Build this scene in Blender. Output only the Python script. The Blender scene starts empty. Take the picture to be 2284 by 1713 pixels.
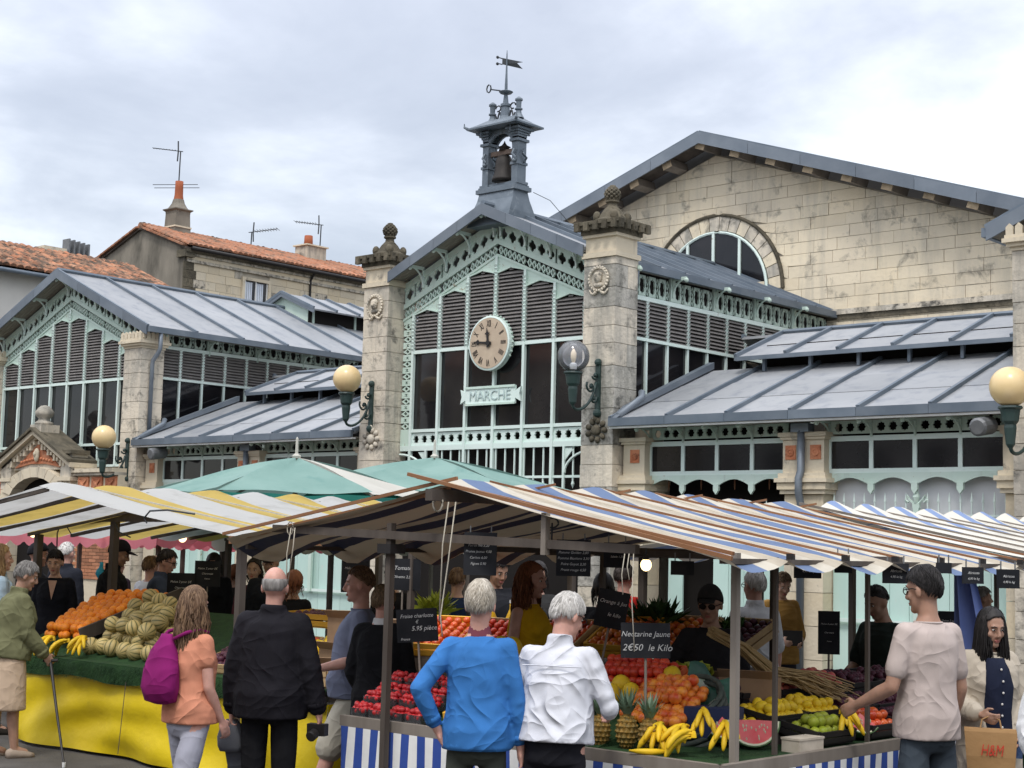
import bpy, bmesh, math, random
from mathutils import Vector, Matrix, Euler, noise
random.seed(7)
R = math.radians
scene = bpy.context.scene
COL = scene.collection

# ------------------------------------------------------------------ camera
cam_d = bpy.data.cameras.new("camera")
cam_d.sensor_width = 36.0
cam_d.lens = 36.0 * 3500.0 / 2284.0
cam_d.clip_start = 0.1
cam_d.clip_end = 600.0
camera = bpy.data.objects.new("camera", cam_d)
COL.objects.link(camera)
CR, CD, CF = (0.74628366, 0.66513874, 0.02551758), (-0.04980962, 0.09403272, -0.99432231), (-0.66376177, 0.74077547, 0.10330539)
camera.matrix_world = Matrix(((CR[0], -CD[0], -CF[0], 0), (CR[1], -CD[1], -CF[1], 0), (CR[2], -CD[2], -CF[2], 1.9), (0, 0, 0, 1)))
scene.camera = camera

# ------------------------------------------------------------------ light, sky, exposure
SUN_EL, SUN_AZ = R(58), R(208)
scene.view_settings.view_transform = 'Standard'
scene.view_settings.look = 'None'
scene.view_settings.exposure = 0.33
scene.view_settings.gamma = 1.0
scene.view_settings.use_curve_mapping = False
world = bpy.data.worlds.new("World")
scene.world = world
world.use_nodes = True
def build_sky():
    nt = world.node_tree; N = nt.nodes; L = nt.links
    N.clear()
    out = N.new("ShaderNodeOutputWorld")
    sky = N.new("ShaderNodeTexSky"); sky.sky_type = 'NISHITA'; sky.sun_disc = False
    sky.sun_elevation = SUN_EL; sky.sun_rotation = SUN_AZ
    b1 = N.new("ShaderNodeBackground"); b1.inputs[1].default_value = 0.05
    L.new(sky.outputs[0], b1.inputs[0])
    tc = N.new("ShaderNodeTexCoord")
    sep = N.new("ShaderNodeSeparateXYZ"); L.new(tc.outputs["Generated"], sep.inputs[0])
    # cloud deck: project the direction on a flat layer so clouds flatten towards the horizon
    zz = N.new("ShaderNodeMath"); zz.operation = 'MAXIMUM'; L.new(sep.outputs[2], zz.inputs[0]); zz.inputs[1].default_value = 0.0
    za = N.new("ShaderNodeMath"); za.operation = 'ADD'; L.new(zz.outputs[0], za.inputs[0]); za.inputs[1].default_value = 0.22
    dx = N.new("ShaderNodeMath"); dx.operation = 'DIVIDE'; L.new(sep.outputs[0], dx.inputs[0]); L.new(za.outputs[0], dx.inputs[1])
    dy = N.new("ShaderNodeMath"); dy.operation = 'DIVIDE'; L.new(sep.outputs[1], dy.inputs[0]); L.new(za.outputs[0], dy.inputs[1])
    cmb = N.new("ShaderNodeCombineXYZ"); L.new(dx.outputs[0], cmb.inputs[0]); L.new(dy.outputs[0], cmb.inputs[1])
    def cloud(scale, detail, dist, off):
        mp = N.new("ShaderNodeMapping"); mp.inputs["Location"].default_value = off
        L.new(cmb.outputs[0], mp.inputs[0])
        n = N.new("ShaderNodeTexNoise"); n.inputs["Scale"].default_value = scale; n.inputs["Detail"].default_value = detail
        n.inputs["Roughness"].default_value = 0.55; n.inputs["Distortion"].default_value = dist
        L.new(mp.outputs[0], n.inputs["Vector"]); return n.outputs["Fac"]
    big = cloud(0.95, 7, 0.35, (2.3, 0.4, 0)); small = cloud(2.6, 8, 0.25, (7.1, 3.3, 0))
    mx = N.new("ShaderNodeMath"); mx.operation = 'MULTIPLY_ADD'; L.new(small, mx.inputs[0]); mx.inputs[1].default_value = 0.38
    m2 = N.new("ShaderNodeMath"); m2.operation = 'MULTIPLY'; L.new(big, m2.inputs[0]); m2.inputs[1].default_value = 0.82
    L.new(m2.outputs[0], mx.inputs[2])
    mr = N.new("ShaderNodeMapRange"); mr.clamp = False; L.new(mx.outputs[0], mr.inputs[0]); mr.inputs[1].default_value = 0.44; mr.inputs[2].default_value = 0.76; mr.inputs[3].default_value = 0.0; mr.inputs[4].default_value = 1.0
    ramp = N.new("ShaderNodeValToRGB"); L.new(mr.outputs[0], ramp.inputs[0])
    cr = ramp.color_ramp; cr.interpolation = 'B_SPLINE'
    cr.elements[0].position = 0.05; cr.elements[0].color = (0.375, 0.385, 0.42, 1)
    cr.elements[1].position = 0.95; cr.elements[1].color = (0.90, 0.905, 0.92, 1)
    for p, c in ((0.30, (0.455, 0.465, 0.50, 1)), (0.50, (0.585, 0.595, 0.625, 1)), (0.68, (0.74, 0.75, 0.775, 1))):
        e = cr.elements.new(p); e.color = c
    # an overcast sky is about three times brighter overhead than at the horizon
    ma = N.new("ShaderNodeMath"); ma.operation = 'MULTIPLY_ADD'; L.new(zz.outputs[0], ma.inputs[0]); ma.inputs[1].default_value = SKY_GAIN; ma.inputs[2].default_value = SKY_BASE
    b2 = N.new("ShaderNodeBackground"); L.new(ramp.outputs[0], b2.inputs[0]); L.new(ma.outputs[0], b2.inputs[1])
    add = N.new("ShaderNodeAddShader"); L.new(b1.outputs[0], add.inputs[0]); L.new(b2.outputs[0], add.inputs[1])
    L.new(add.outputs[0], out.inputs[0])
SKY_BASE, SKY_GAIN = 0.45, 2.15
build_sky()
sun_d = bpy.data.lights.new("sun", 'SUN'); sun_d.energy = 1.5; sun_d.angle = R(12); sun_d.color = (1.0, 0.96, 0.9)
sun = bpy.data.objects.new("sun", sun_d); COL.objects.link(sun)
sun.rotation_euler = (R(90) - SUN_EL, 0, R(28))

# ------------------------------------------------------------------ mesh helper
class MB:
    def __init__(self): self.v = []; self.f = []
    def add(self, vs, fs):
        n = len(self.v); self.v += [tuple(v) for v in vs]; self.f += [tuple(n + i for i in f) for f in fs]; return self
    def box(self, x0, x1, y0, y1, z0, z1):
        return self.add([(x0,y0,z0),(x1,y0,z0),(x1,y1,z0),(x0,y1,z0),(x0,y0,z1),(x1,y0,z1),(x1,y1,z1),(x0,y1,z1)],
                        [(0,3,2,1),(4,5,6,7),(0,1,5,4),(1,2,6,5),(2,3,7,6),(3,0,4,7)])
    def obox(self, o, a, b, c):
        o, a, b, c = Vector(o), Vector(a), Vector(b), Vector(c)
        p = [o, o+a, o+a+b, o+b, o+c, o+a+c, o+a+b+c, o+b+c]
        return self.add(p, [(0,3,2,1),(4,5,6,7),(0,1,5,4),(1,2,6,5),(2,3,7,6),(3,0,4,7)])
    def bar(self, p, q, w, h=None, up=(0,0,1)):
        h = h or w; p, q = Vector(p), Vector(q); d = (q-p).normalized(); up = Vector(up)
        s = d.cross(up)
        if s.length < 1e-4: s = d.cross(Vector((0,1,0)))
        s.normalize(); u = s.cross(d)
        return self.obox(p - s*w/2 - u*h/2, q-p, s*w, u*h)
    def prism(self, pts, d):
        """closed outline (3-D, planar) pushed along d"""
        n = len(pts); d = Vector(d); a = [Vector(p) for p in pts]; b = [p + d for p in a]
        return self.add(a + b, [tuple(range(n-1,-1,-1)), tuple(range(n,2*n))] + [(i, (i+1) % n, n+(i+1) % n, n+i) for i in range(n)])
    def tube(self, path, r, seg=6, cap=True):
        path = [Vector(p) for p in path]; n = len(path)
        rs = r if isinstance(r, (list, tuple)) else [r]*n
        vs = []; ref = None
        for i, p in enumerate(path):
            d = (path[min(i+1,n-1)] - path[max(i-1,0)]).normalized()
            if ref is None: ref = Vector((0,0,1)) if abs(d.z) < .9 else Vector((1,0,0))
            s = d.cross(ref)
            if s.length < 1e-5: s = d.orthogonal()
            s.normalize(); u = s.cross(d)
            for k in range(seg):
                a = 2*math.pi*k/seg
                vs.append(p + (s*math.cos(a) + u*math.sin(a))*rs[i])
        fs = [(i*seg+k, i*seg+(k+1) % seg, (i+1)*seg+(k+1) % seg, (i+1)*seg+k) for i in range(n-1) for k in range(seg)]
        if cap: fs += [tuple(range(seg-1,-1,-1)), tuple((n-1)*seg+k for k in range(seg))]
        return self.add(vs, fs)
    def lathe(self, prof, c, seg=16, axis=None):
        """profile of (r, h) about an axis through c (default up)"""
        c = Vector(c); w = Vector(axis or (0,0,1)).normalized(); s = w.orthogonal().normalized(); u = w.cross(s); vs = []
        if not axis: s, u = Vector((1,0,0)), Vector((0,1,0))
        for r, h in prof:
            for k in range(seg):
                a = 2*math.pi*(k+.5)/seg; vs.append(c + w*h + (s*math.cos(a)+u*math.sin(a))*r)
        n = len(prof)
        fs = [(i*seg+k, i*seg+(k+1) % seg, (i+1)*seg+(k+1) % seg, (i+1)*seg+k) for i in range(n-1) for k in range(seg)]
        fs += [tuple(range(seg-1,-1,-1)), tuple((n-1)*seg+k for k in range(seg))]
        return self.add(vs, fs)
    def ball(self, c, r, seg=12, rings=8, M=None):
        c = Vector(c); r = r if isinstance(r, (tuple, list)) else (r, r, r); vs = []
        for i in range(rings+1):
            t = math.pi*i/rings
            for k in range(seg):
                a = 2*math.pi*k/seg; p = Vector((r[0]*math.sin(t)*math.cos(a), r[1]*math.sin(t)*math.sin(a), r[2]*math.cos(t)))
                if M: p = M @ p
                vs.append(c + p)
        fs = [(i*seg+k, (i+1)*seg+k, (i+1)*seg+(k+1) % seg, i*seg+(k+1) % seg) for i in range(rings) for k in range(seg)]
        return self.add(vs, fs)
    def loft(self, rings, cap=True):
        n = len(rings[0]); vs = [v for r in rings for v in r]; m = len(rings)
        fs = [(i*n+k, i*n+(k+1) % n, (i+1)*n+(k+1) % n, (i+1)*n+k) for i in range(m-1) for k in range(n)]
        if cap: fs += [tuple(range(n-1,-1,-1)), tuple((m-1)*n+k for k in range(n))]
        return self.add(vs, fs)
    def grid(self, fn, nu, nv):
        vs = [fn(i/nu, j/nv) for j in range(nv+1) for i in range(nu+1)]
        return self.add(vs, [(j*(nu+1)+i, j*(nu+1)+i+1, (j+1)*(nu+1)+i+1, (j+1)*(nu+1)+i) for j in range(nv) for i in range(nu)])
    def cell(self, o, a, b, d, hole):
        """one pierced plate cell: parallelogram o,a,b pushed d deep with a hole (points in 0..1)"""
        n = len(hole); o, a, b, d = Vector(o), Vector(a), Vector(b), Vector(d); outer = []
        for (x, y) in hole:
            x -= .5; y -= .5; m = max(abs(x), abs(y)); outer.append((.5+x/m*.5, .5+y/m*.5))
        F = [o + a*x + b*y for x, y in outer]; I = [o + a*x + b*y for x, y in hole]
        B = [p+d for p in F]; J = [p+d for p in I]
        vs = F + I + B + J; fs = []
        for k in range(n):
            m = (k+1) % n
            fs += [(k, m, n+m, n+k), (2*n+k, 3*n+k, 3*n+m, 2*n+m), (n+k, n+m, 3*n+m, 3*n+k)]
        return self.add(vs, fs)
    def mesh(self, name, smooth=False):
        me = bpy.data.meshes.new(name); me.from_pydata(self.v, [], self.f)
        if smooth: me.polygons.foreach_set("use_smooth", [True]*len(me.polygons))
        me.update(); return me
    def build(self, name, mat, parent=None, smooth=False, recalc=False, **kw):
        me = self.mesh(name, smooth)
        if recalc:
            bm = bmesh.new(); bm.from_mesh(me); bmesh.ops.recalc_face_normals(bm, faces=bm.faces); bm.to_mesh(me); bm.free()
        return link(name, me, mat, parent, **kw)

def link(name, me, mat, parent=None, label=None, cat=None, group=None, kind=None, local=False):
    if mat is not None and not me.materials: me.materials.append(mat)
    o = bpy.data.objects.new(name, me); COL.objects.link(o)
    if parent is not None:
        o.parent = parent
        if not local: o.matrix_parent_inverse = WM[parent.name].inverted()
    if label: o["label"] = label
    if cat: o["category"] = cat
    if group: o["group"] = group
    if kind: o["kind"] = kind
    WM[o.name] = Matrix.Identity(4) if not local or parent is None else WM[parent.name]
    return o
WM = {}
def thing(name, label, cat, loc=(0,0,0), rz=0.0, group=None):
    o = bpy.data.objects.new(name, None); COL.objects.link(o); o.empty_display_size = .1
    o.location = loc; o.rotation_euler = (0, 0, rz)
    WM[o.name] = Matrix.Translation(loc) @ Matrix.Rotation(rz, 4, 'Z')
    o["label"] = label; o["category"] = cat
    if group: o["group"] = group
    return o
def tag(o, label, cat, group=None):
    o["label"] = label; o["category"] = cat
    if group: o["group"] = group
    return o
def copy_tree(o, parent=None):
    c = o.copy(); COL.objects.link(c)
    if parent is not None: c.parent = parent
    for ch in list(o.children): copy_tree(ch, c)
    return c

# ------------------------------------------------------------------ materials
def new_mat(name):
    m = bpy.data.materials.new(name); m.use_nodes = True
    return m, m.node_tree.nodes, m.node_tree.links, m.node_tree.nodes["Principled BSDF"]
def mixrgb(N, L, fac, a, b, mode='MIX'):
    m = N.new("ShaderNodeMix"); m.data_type = 'RGBA'; m.blend_type = mode
    for s, x in ((m.inputs[0], fac), (m.inputs[6], a), (m.inputs[7], b)):
        if isinstance(x, (int, float)): s.default_value = x
        elif isinstance(x, tuple): s.default_value = (x[0], x[1], x[2], 1)
        else: L.new(x, s)
    return m.outputs[2]
def noise_fac(N, L, vec, scale, detail=4, rough=.55, lo=.35, hi=.65, dist=0.0):
    n = N.new("ShaderNodeTexNoise"); n.inputs["Scale"].default_value = scale; n.inputs["Detail"].default_value = detail
    n.inputs["Roughness"].default_value = rough; n.inputs["Distortion"].default_value = dist
    L.new(vec, n.inputs["Vector"])
    r = N.new("ShaderNodeMapRange"); r.inputs[1].default_value = lo; r.inputs[2].default_value = hi; L.new(n.outputs["Fac"], r.inputs[0])
    return r.outputs[0]
def mat(name, c1, c2=None, scale=3.0, rough=.7, metal=0.0, spec=.3, stain=None, stain_scale=2.0, stain_lo=.55, stain_hi=.7, stretch=(1,1,1),
        bump=0.0, bump_scale=20.0, rnd=0.0, trans=0.0, fine=None, streak=None):
    m, N, L, b = new_mat(name)
    tc = N.new("ShaderNodeTexCoord"); mp = N.new("ShaderNodeMapping"); mp.inputs["Scale"].default_value = stretch
    ge = N.new("ShaderNodeNewGeometry")
    L.new(ge.outputs["Position"], mp.inputs[0]); vec = mp.outputs[0]
    col = c1
    if c2: col = mixrgb(N, L, noise_fac(N, L, vec, scale, 6), c1, c2)
    if fine: col = mixrgb(N, L, noise_fac(N, L, vec, fine[1], 3), col, fine[0])
    if stain: col = mixrgb(N, L, noise_fac(N, L, vec, stain_scale, 9, .68, stain_lo, stain_hi, .3), col, stain)
    if streak:
        m2 = N.new("ShaderNodeMapping"); m2.inputs["Scale"].default_value = (2.2, 2.2, .28); L.new(ge.outputs["Position"], m2.inputs[0])
        col = mixrgb(N, L, noise_fac(N, L, m2.outputs[0], streak[1], 7, .65, streak[2], streak[3], .4), col, streak[0])
    if rnd:
        oi = N.new("ShaderNodeObjectInfo"); mr = N.new("ShaderNodeMapRange"); mr.inputs[3].default_value = 1-rnd; mr.inputs[4].default_value = 1+rnd
        L.new(oi.outputs["Random"], mr.inputs[0])
        cm = N.new("ShaderNodeCombineColor"); [L.new(mr.outputs[0], cm.inputs[i]) for i in range(3)]
        col = mixrgb(N, L, 1.0, col, cm.outputs[0], 'MULTIPLY')
    if isinstance(col, tuple): b.inputs["Base Color"].default_value = (*col, 1)
    else: L.new(col, b.inputs["Base Color"])
    b.inputs["Roughness"].default_value = rough; b.inputs["Metallic"].default_value = metal; b.inputs["Specular IOR Level"].default_value = spec
    if bump:
        n = N.new("ShaderNodeTexNoise"); n.inputs["Scale"].default_value = bump_scale; n.inputs["Detail"].default_value = 5; L.new(vec, n.inputs["Vector"])
        bp = N.new("ShaderNodeBump"); bp.inputs["Strength"].default_value = 1.0; bp.inputs["Distance"].default_value = bump
        L.new(n.outputs["Fac"], bp.inputs["Height"]); L.new(bp.outputs[0], b.inputs["Normal"])
    if trans:
        t = N.new("ShaderNodeBsdfTranslucent"); mx = N.new("ShaderNodeMixShader"); mx.inputs[0].default_value = trans
        if isinstance(col, tuple): t.inputs[0].default_value = (*col, 1)
        else: L.new(col, t.inputs[0])
        out = N["Material Output"]; L.new(b.outputs[0], mx.inputs[1]); L.new(t.outputs[0], mx.inputs[2]); L.new(mx.outputs[0], out.inputs[0])
    return m
M = {}
def defmats():
    M['stone'] = mat("limestone", (.60,.53,.42), (.50,.46,.39), 1.3, .9, streak=((.25,.24,.21),1.2,.46,.70), stain=(.11,.105,.095), stain_scale=2.6, stain_lo=.53, stain_hi=.68, bump=.01, bump_scale=14, rnd=.14, spec=.1)
    M['stone_clean'] = mat("pale_limestone", (.64,.56,.425), (.57,.50,.38), 1.0, .9, streak=((.30,.275,.235),1.3,.56,.76), stain=(.19,.175,.15), stain_scale=2.4, stain_lo=.60, stain_hi=.72, bump=.008, bump_scale=16, rnd=.08, spec=.1)
    M['stone_warm'] = mat("golden_limestone", (.63,.53,.37), (.58,.51,.39), .8, .9, stain=(.2,.18,.15), stain_scale=1.9, stain_lo=.6, stain_hi=.8, bump=.008, bump_scale=16, rnd=.1, spec=.1)
    M['stone_spot'] = mat("lichen_limestone", (.50,.46,.39), (.58,.51,.40), 2.0, .9, streak=((.24,.225,.19),1.2,.45,.68), stain=(.10,.095,.085), stain_scale=5.5, stain_lo=.49, stain_hi=.62, bump=.015, bump_scale=18, rnd=.1, spec=.1)
    M['stone_dark'] = mat("blackened_stone", (.075,.068,.052), (.15,.13,.095), 3.0, .95, stain=(.03,.028,.022), stain_scale=3, bump=.02, bump_scale=16, rnd=.2, spec=.1)
    M['joint'] = mat("mortar", (.40,.36,.29), (.30,.27,.22), 3, .95, spec=.05)
    M['zinc'] = mat("zinc_sheet", (.285,.295,.308), (.335,.343,.352), .7, .5, metal=.25, spec=.4, streak=((.22,.235,.26),1.6,.5,.7), stain=(.36,.365,.37), stain_scale=1.2, stain_lo=.60, stain_hi=.95, bump=.004, bump_scale=3, rnd=.09)
    M['zinc_dark'] = mat("weathered_zinc_trim", (.12,.15,.185), (.17,.20,.235), 2, .5, metal=.3, spec=.4, bump=.003, bump_scale=8, rnd=.08)
    M['zinc_edge'] = mat("zinc_fascia", (.13,.155,.185), (.18,.205,.235), 1.5, .5, metal=.3, spec=.4, bump=.003, bump_scale=6, rnd=.1)
    M['belfry'] = mat("dark_zinc_belfry", (.10,.125,.15), (.16,.19,.22), 2.5, .5, metal=.3, spec=.4, stain=(.25,.28,.3), stain_scale=4, stain_lo=.6, stain_hi=.75, bump=.004, bump_scale=10)
    M['mint'] = mat("mint_painted_iron", (.52,.66,.575), (.58,.70,.63), 1.5, .55, streak=((.42,.49,.44),2.2,.58,.78), stain=(.30,.22,.13), stain_scale=6, stain_lo=.62, stain_hi=.70, bump=.002, bump_scale=30, spec=.3)
    M['mint_shaded'] = mat("shaded_mint_iron", (.44,.55,.48), (.50,.60,.535), 2, .6, stain=(.25,.2,.14), stain_scale=4, stain_lo=.62, stain_hi=.74, spec=.3)  # darker copy of the mint iron, with shade put into the colour
    M['mint_pale'] = mat("pale_mint_iron", (.62,.74,.69), (.68,.78,.735), 2, .5, stain=(.35,.28,.18), stain_scale=4, stain_lo=.66, stain_hi=.76, spec=.3)
    M['mint_wood'] = mat("mint_painted_boards", (.44,.62,.56), (.52,.68,.62), 2, .6, stain=(.55,.6,.55), stain_scale=6, stain_lo=.62, stain_hi=.7, stretch=(1,1,.3), bump=.003, bump_scale=20, rnd=.08)
    M['louvre'] = mat("brown_louvre", (.175,.165,.158), (.22,.205,.195), 6, .8, stain=(.2,.18,.17), stain_scale=5, stain_lo=.62, stain_hi=.8, spec=.2)
    M['glass'] = mat("dark_window_glass", (.008,.008,.010), (.020,.018,.019), 1.2, .07, spec=.5)
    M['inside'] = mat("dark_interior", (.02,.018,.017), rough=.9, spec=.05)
    M['soffit'] = mat("soffit_boards", (.30,.28,.24), (.22,.20,.17), 5, .8, stretch=(1,6,1), spec=.2)
    M['terra'] = mat("terracotta", (.45,.15,.07), (.55,.24,.13), 5, .8, stain=(.2,.07,.04), stain_scale=9, rnd=.15, bump=.01, bump_scale=25)
    M['tile'] = mat("roof_tile_clay", (.36,.145,.075), (.30,.165,.11), 4, .85, stain=(.12,.085,.06), stain_scale=1.4, stain_lo=.5, stain_hi=.66, rnd=.33, bump=.01, bump_scale=20, spec=.15)
    M['tile_old'] = mat("old_mossy_tile", (.40,.16,.085), (.33,.19,.12), 3, .9, stain=(.085,.065,.05), stain_scale=2.3, stain_lo=.40, stain_hi=.58, rnd=.4, bump=.012, bump_scale=20, spec=.1)
    M['render'] = mat("grey_wall_render", (.25,.225,.185), (.16,.145,.12), 1.2, .95, stain=(.07,.065,.055), stain_scale=.9, stain_lo=.5, stain_hi=.72, stretch=(1,1,.35), bump=.02, bump_scale=6, spec=.1)
    M['whitewall'] = mat("off_white_render", (.60,.58,.54), (.52,.50,.47), .8, .9, bump=.004, bump_scale=8, spec=.1)
    M['black_iron'] = mat("dark_green_iron", (.018,.04,.036), (.028,.05,.045), 6, .45, spec=.4)
    M['globe'] = mat("frosted_globe", (.74,.56,.29), (.68,.50,.26), 3, .28, spec=.5, stain=(.5,.36,.18), stain_scale=2, stain_lo=.6, stain_hi=.8)
    M['bronze'] = mat("old_bronze", (.04,.034,.030), (.026,.023,.021), 5, .6, metal=.3, spec=.4)
    M['white_paint'] = mat("white_paint", (.74,.74,.72), (.62,.62,.60), 4, .5)
    M['wire'] = mat("dull_wire", (.05,.055,.06), rough=.5, metal=.5)
    M['asphalt'] = mat("asphalt", (.06,.055,.052), (.095,.088,.08), 1.8, .85, bump=.008, bump_scale=70, spec=.25)
    M['brick'] = mat("orange_brick", (.40,.17,.09), (.33,.15,.085), 3, .9, rnd=.3, bump=.006, bump_scale=25)
    M['clockface'] = mat("clock_face", (.52,.42,.31), (.43,.34,.25), 5, .6, stain=(.33,.24,.16), stain_scale=6, stain_lo=.6, stain_hi=.75)
    M['dark'] = mat("black_paint", (.018,.016,.016), rough=.5)
    M['wood_dark'] = mat("dark_weathered_wood", (.06,.048,.04), (.10,.082,.068), 6, .8, stretch=(1,1,.15), bump=.003, bump_scale=30)
    M['wood_red'] = mat("varnished_batten", (.19,.085,.038), (.26,.125,.058), 5, .5, stretch=(.3,1,1), bump=.002, bump_scale=30, spec=.35)
    M['wood_grey'] = mat("grey_weathered_wood", (.17,.145,.12), (.23,.20,.17), 6, .8, stretch=(1,1,.15), bump=.003, bump_scale=30)
    M['crate'] = mat("crate_wood", (.52,.36,.19), (.44,.29,.14), 5, .8, stretch=(.3,1,1), rnd=.12)
    M['yellow_crate'] = mat("yellow_crate", (.75,.42,.05), (.66,.36,.04), 5, .6, rnd=.1)
    M['slate'] = mat("chalkboard", (.010,.011,.014), (.022,.023,.027), 4, .7, spec=.2)
    M['chalk'] = mat("chalk", (.62,.62,.60), (.4,.4,.4), 60, .95)
    M['rope'] = mat("rope", (.48,.44,.36), rough=.9)
    M['pier'] = mat("weathered_pier_stone", (.63,.56,.45), (.54,.49,.41), 1.6, .9, streak=((.27,.26,.23),1.1,.47,.70), stain=(.12,.115,.10), stain_scale=3.2, stain_lo=.53, stain_hi=.68, bump=.014, bump_scale=14, rnd=.06, spec=.1)
    M['pier_grey'] = mat("lichened_pier_stone", (.50,.47,.41), (.42,.40,.36), 1.6, .9, streak=((.22,.215,.19),1.1,.40,.66), stain=(.09,.088,.08), stain_scale=4.2, stain_lo=.49, stain_hi=.64, bump=.018, bump_scale=16, rnd=.06, spec=.1)
    M['gable'] = mat("gable_limestone", (.71,.62,.46), (.64,.56,.43), .8, .9, streak=((.42,.385,.315),.9,.48,.76), stain=(.17,.16,.135), stain_scale=2.3, stain_lo=.54, stain_hi=.70, bump=.008, bump_scale=16, rnd=.06, spec=.1)
    M['gable_warm'] = mat("warm_gable_limestone", (.70,.60,.435), (.63,.555,.43), .8, .9, streak=((.44,.39,.30),.9,.50,.78), stain=(.17,.16,.135), stain_scale=2.3, stain_lo=.54, stain_hi=.70, bump=.008, bump_scale=16, rnd=.06, spec=.1)
    M['steel'] = mat("galvanised_steel", (.20,.205,.21), (.15,.155,.16), 8, .5, metal=.5)
    M['purlin'] = mat("weathered_purlin", (.42,.33,.22), (.30,.23,.15), 9, .9, rnd=.2)
    M['rust'] = mat("rusty_spike", (.35,.17,.1), rough=.8)
    M['sheet'] = mat("grey_white_sheet", (.64,.65,.66), (.55,.56,.575), 1.5, .6, stain=(.42,.42,.43), stain_scale=3, stain_lo=.6, stain_hi=.8)
defmats()
def glass_mat(name, col, rough=.02, alpha=.18):
    m, N, L, b = new_mat(name)
    t = N.new("ShaderNodeBsdfTransparent"); t.inputs[0].default_value = (*col, 1)
    g = N.new("ShaderNodeBsdfGlossy"); g.inputs["Roughness"].default_value = rough
    d = N.new("ShaderNodeBsdfDiffuse"); d.inputs[0].default_value = (.75,.77,.8,1)
    f = N.new("ShaderNodeFresnel"); f.inputs[0].default_value = 1.45
    m1 = N.new("ShaderNodeMixShader"); m1.inputs[0].default_value = alpha; L.new(t.outputs[0], m1.inputs[1]); L.new(d.outputs[0], m1.inputs[2])
    m2 = N.new("ShaderNodeMixShader"); L.new(f.outputs[0], m2.inputs[0]); L.new(m1.outputs[0], m2.inputs[1]); L.new(g.outputs[0], m2.inputs[2])
    L.new(m2.outputs[0], N["Material Output"].inputs[0]); return m
M['glass_clear'] = glass_mat("clear_lamp_glass", (.95,.96,1.0))
M['plastic_clear'] = glass_mat("clear_plastic", (.93,.95,.98), .1, .05)
def emit_mat(name, col, s):
    m, N, L, b = new_mat(name)
    b.inputs["Base Color"].default_value = (*col, 1); b.inputs["Emission Color"].default_value = (*col, 1); b.inputs["Emission Strength"].default_value = s
    return m
M['bulb'] = emit_mat("lit_bulb", (1.0, .74, .36), 3.2)
M['bulb_small'] = emit_mat("small_lit_bulb", (1.0, .74, .40), 2.6)

# ------------------------------------------------------------------ text on things
def text_mesh(s, size, font=None, depth=0.0, shear=0.0, space=1.0):
    cu = bpy.data.curves.new("lettering", 'FONT'); cu.body = s; cu.size = size; cu.align_x = 'CENTER'; cu.align_y = 'CENTER'
    cu.extrude = depth; cu.shear = shear; cu.space_character = space; cu.resolution_u = 3
    o = bpy.data.objects.new("lettering", cu); COL.objects.link(o)
    dg = bpy.context.evaluated_depsgraph_get(); me = bpy.data.meshes.new_from_object(o.evaluated_get(dg))
    bpy.data.objects.remove(o); bpy.data.curves.remove(cu); return me
def put_text(s, size, mtx, m, parent, depth=.001, shear=0.0, name="lettering"):
    me = text_mesh(s, size, depth=depth, shear=shear); me.transform(mtx); me.materials.clear()
    return link(name, me, m, parent)
# ------------------------------------------------------------------ ground
g = MB().grid(lambda u, v: (-260+520*u, -140+520*v, 0.0), 4, 4)
o = g.build("ground", M['asphalt']); o["kind"] = "structure"

# ------------------------------------------------------------------ shapes used on the iron fronts
def star8(r=.42, q=.30):
    return [(.5+(r if k % 2 == 0 else q)*math.cos(math.pi*k/8), .5+(r if k % 2 == 0 else q)*math.sin(math.pi*k/8)) for k in range(16)]
def quatre(r=.22, d=.19):
    out = []
    for k in range(32):
        a = 2*math.pi*k/32; best = 0
        for j in range(4):
            b = math.pi/2*j; c = d*math.cos(a-b); s2 = r*r-(d*math.sin(a-b))**2
            if s2 > 0: best = max(best, c+math.sqrt(s2))
        out.append((.5+best*math.cos(a), .5+best*math.sin(a)))
    return out
def diamond(w=.3, h=.42): return [(.5+w, .5), (.5, .5+h), (.5-w, .5), (.5, .5-h)]
def oct_(r=.42): return [(.5+r*math.cos(math.pi*(k+.5)/4), .5+r*math.sin(math.pi*(k+.5)/4)) for k in range(8)]

def stone_pier(root, x0, x1, y0, y1, z0, z1, course, mats, inset=.006):
    """a square pier: mortar core and one block per course face"""
    MB().box(x0+inset*2, x1-inset*2, y0+inset*2, y1-inset*2, z0, z1).build("core", M['joint'], root)
    z = z0; k = 0
    while z < z1-.02:
        h = min(course*random.uniform(.85, 1.15), z1-z)
        if z1-z-h < .12: h = z1-z
        d = random.uniform(0, .006)
        m = random.choice(mats)
        if k % 2 == 0:
            xm = x0+(x1-x0)*random.uniform(.45, .55)
            MB().box(x0-d, x1+d, y0-d, y1+d, z+.005, z+h-.005).build("stone_block", M[m], root)
        else:
            MB().box(x0-d, x1+d, y0-d, y0+(y1-y0)*.55, z+.005, z+h-.005).build("stone_block", M[m], root)
            m = random.choice(mats)
            MB().box(x0-d, x1+d, y0+(y1-y0)*.55+.006, y1+d, z+.005, z+h-.005).build("stone_block", M[m], root)
        z += h; k += 1

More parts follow.
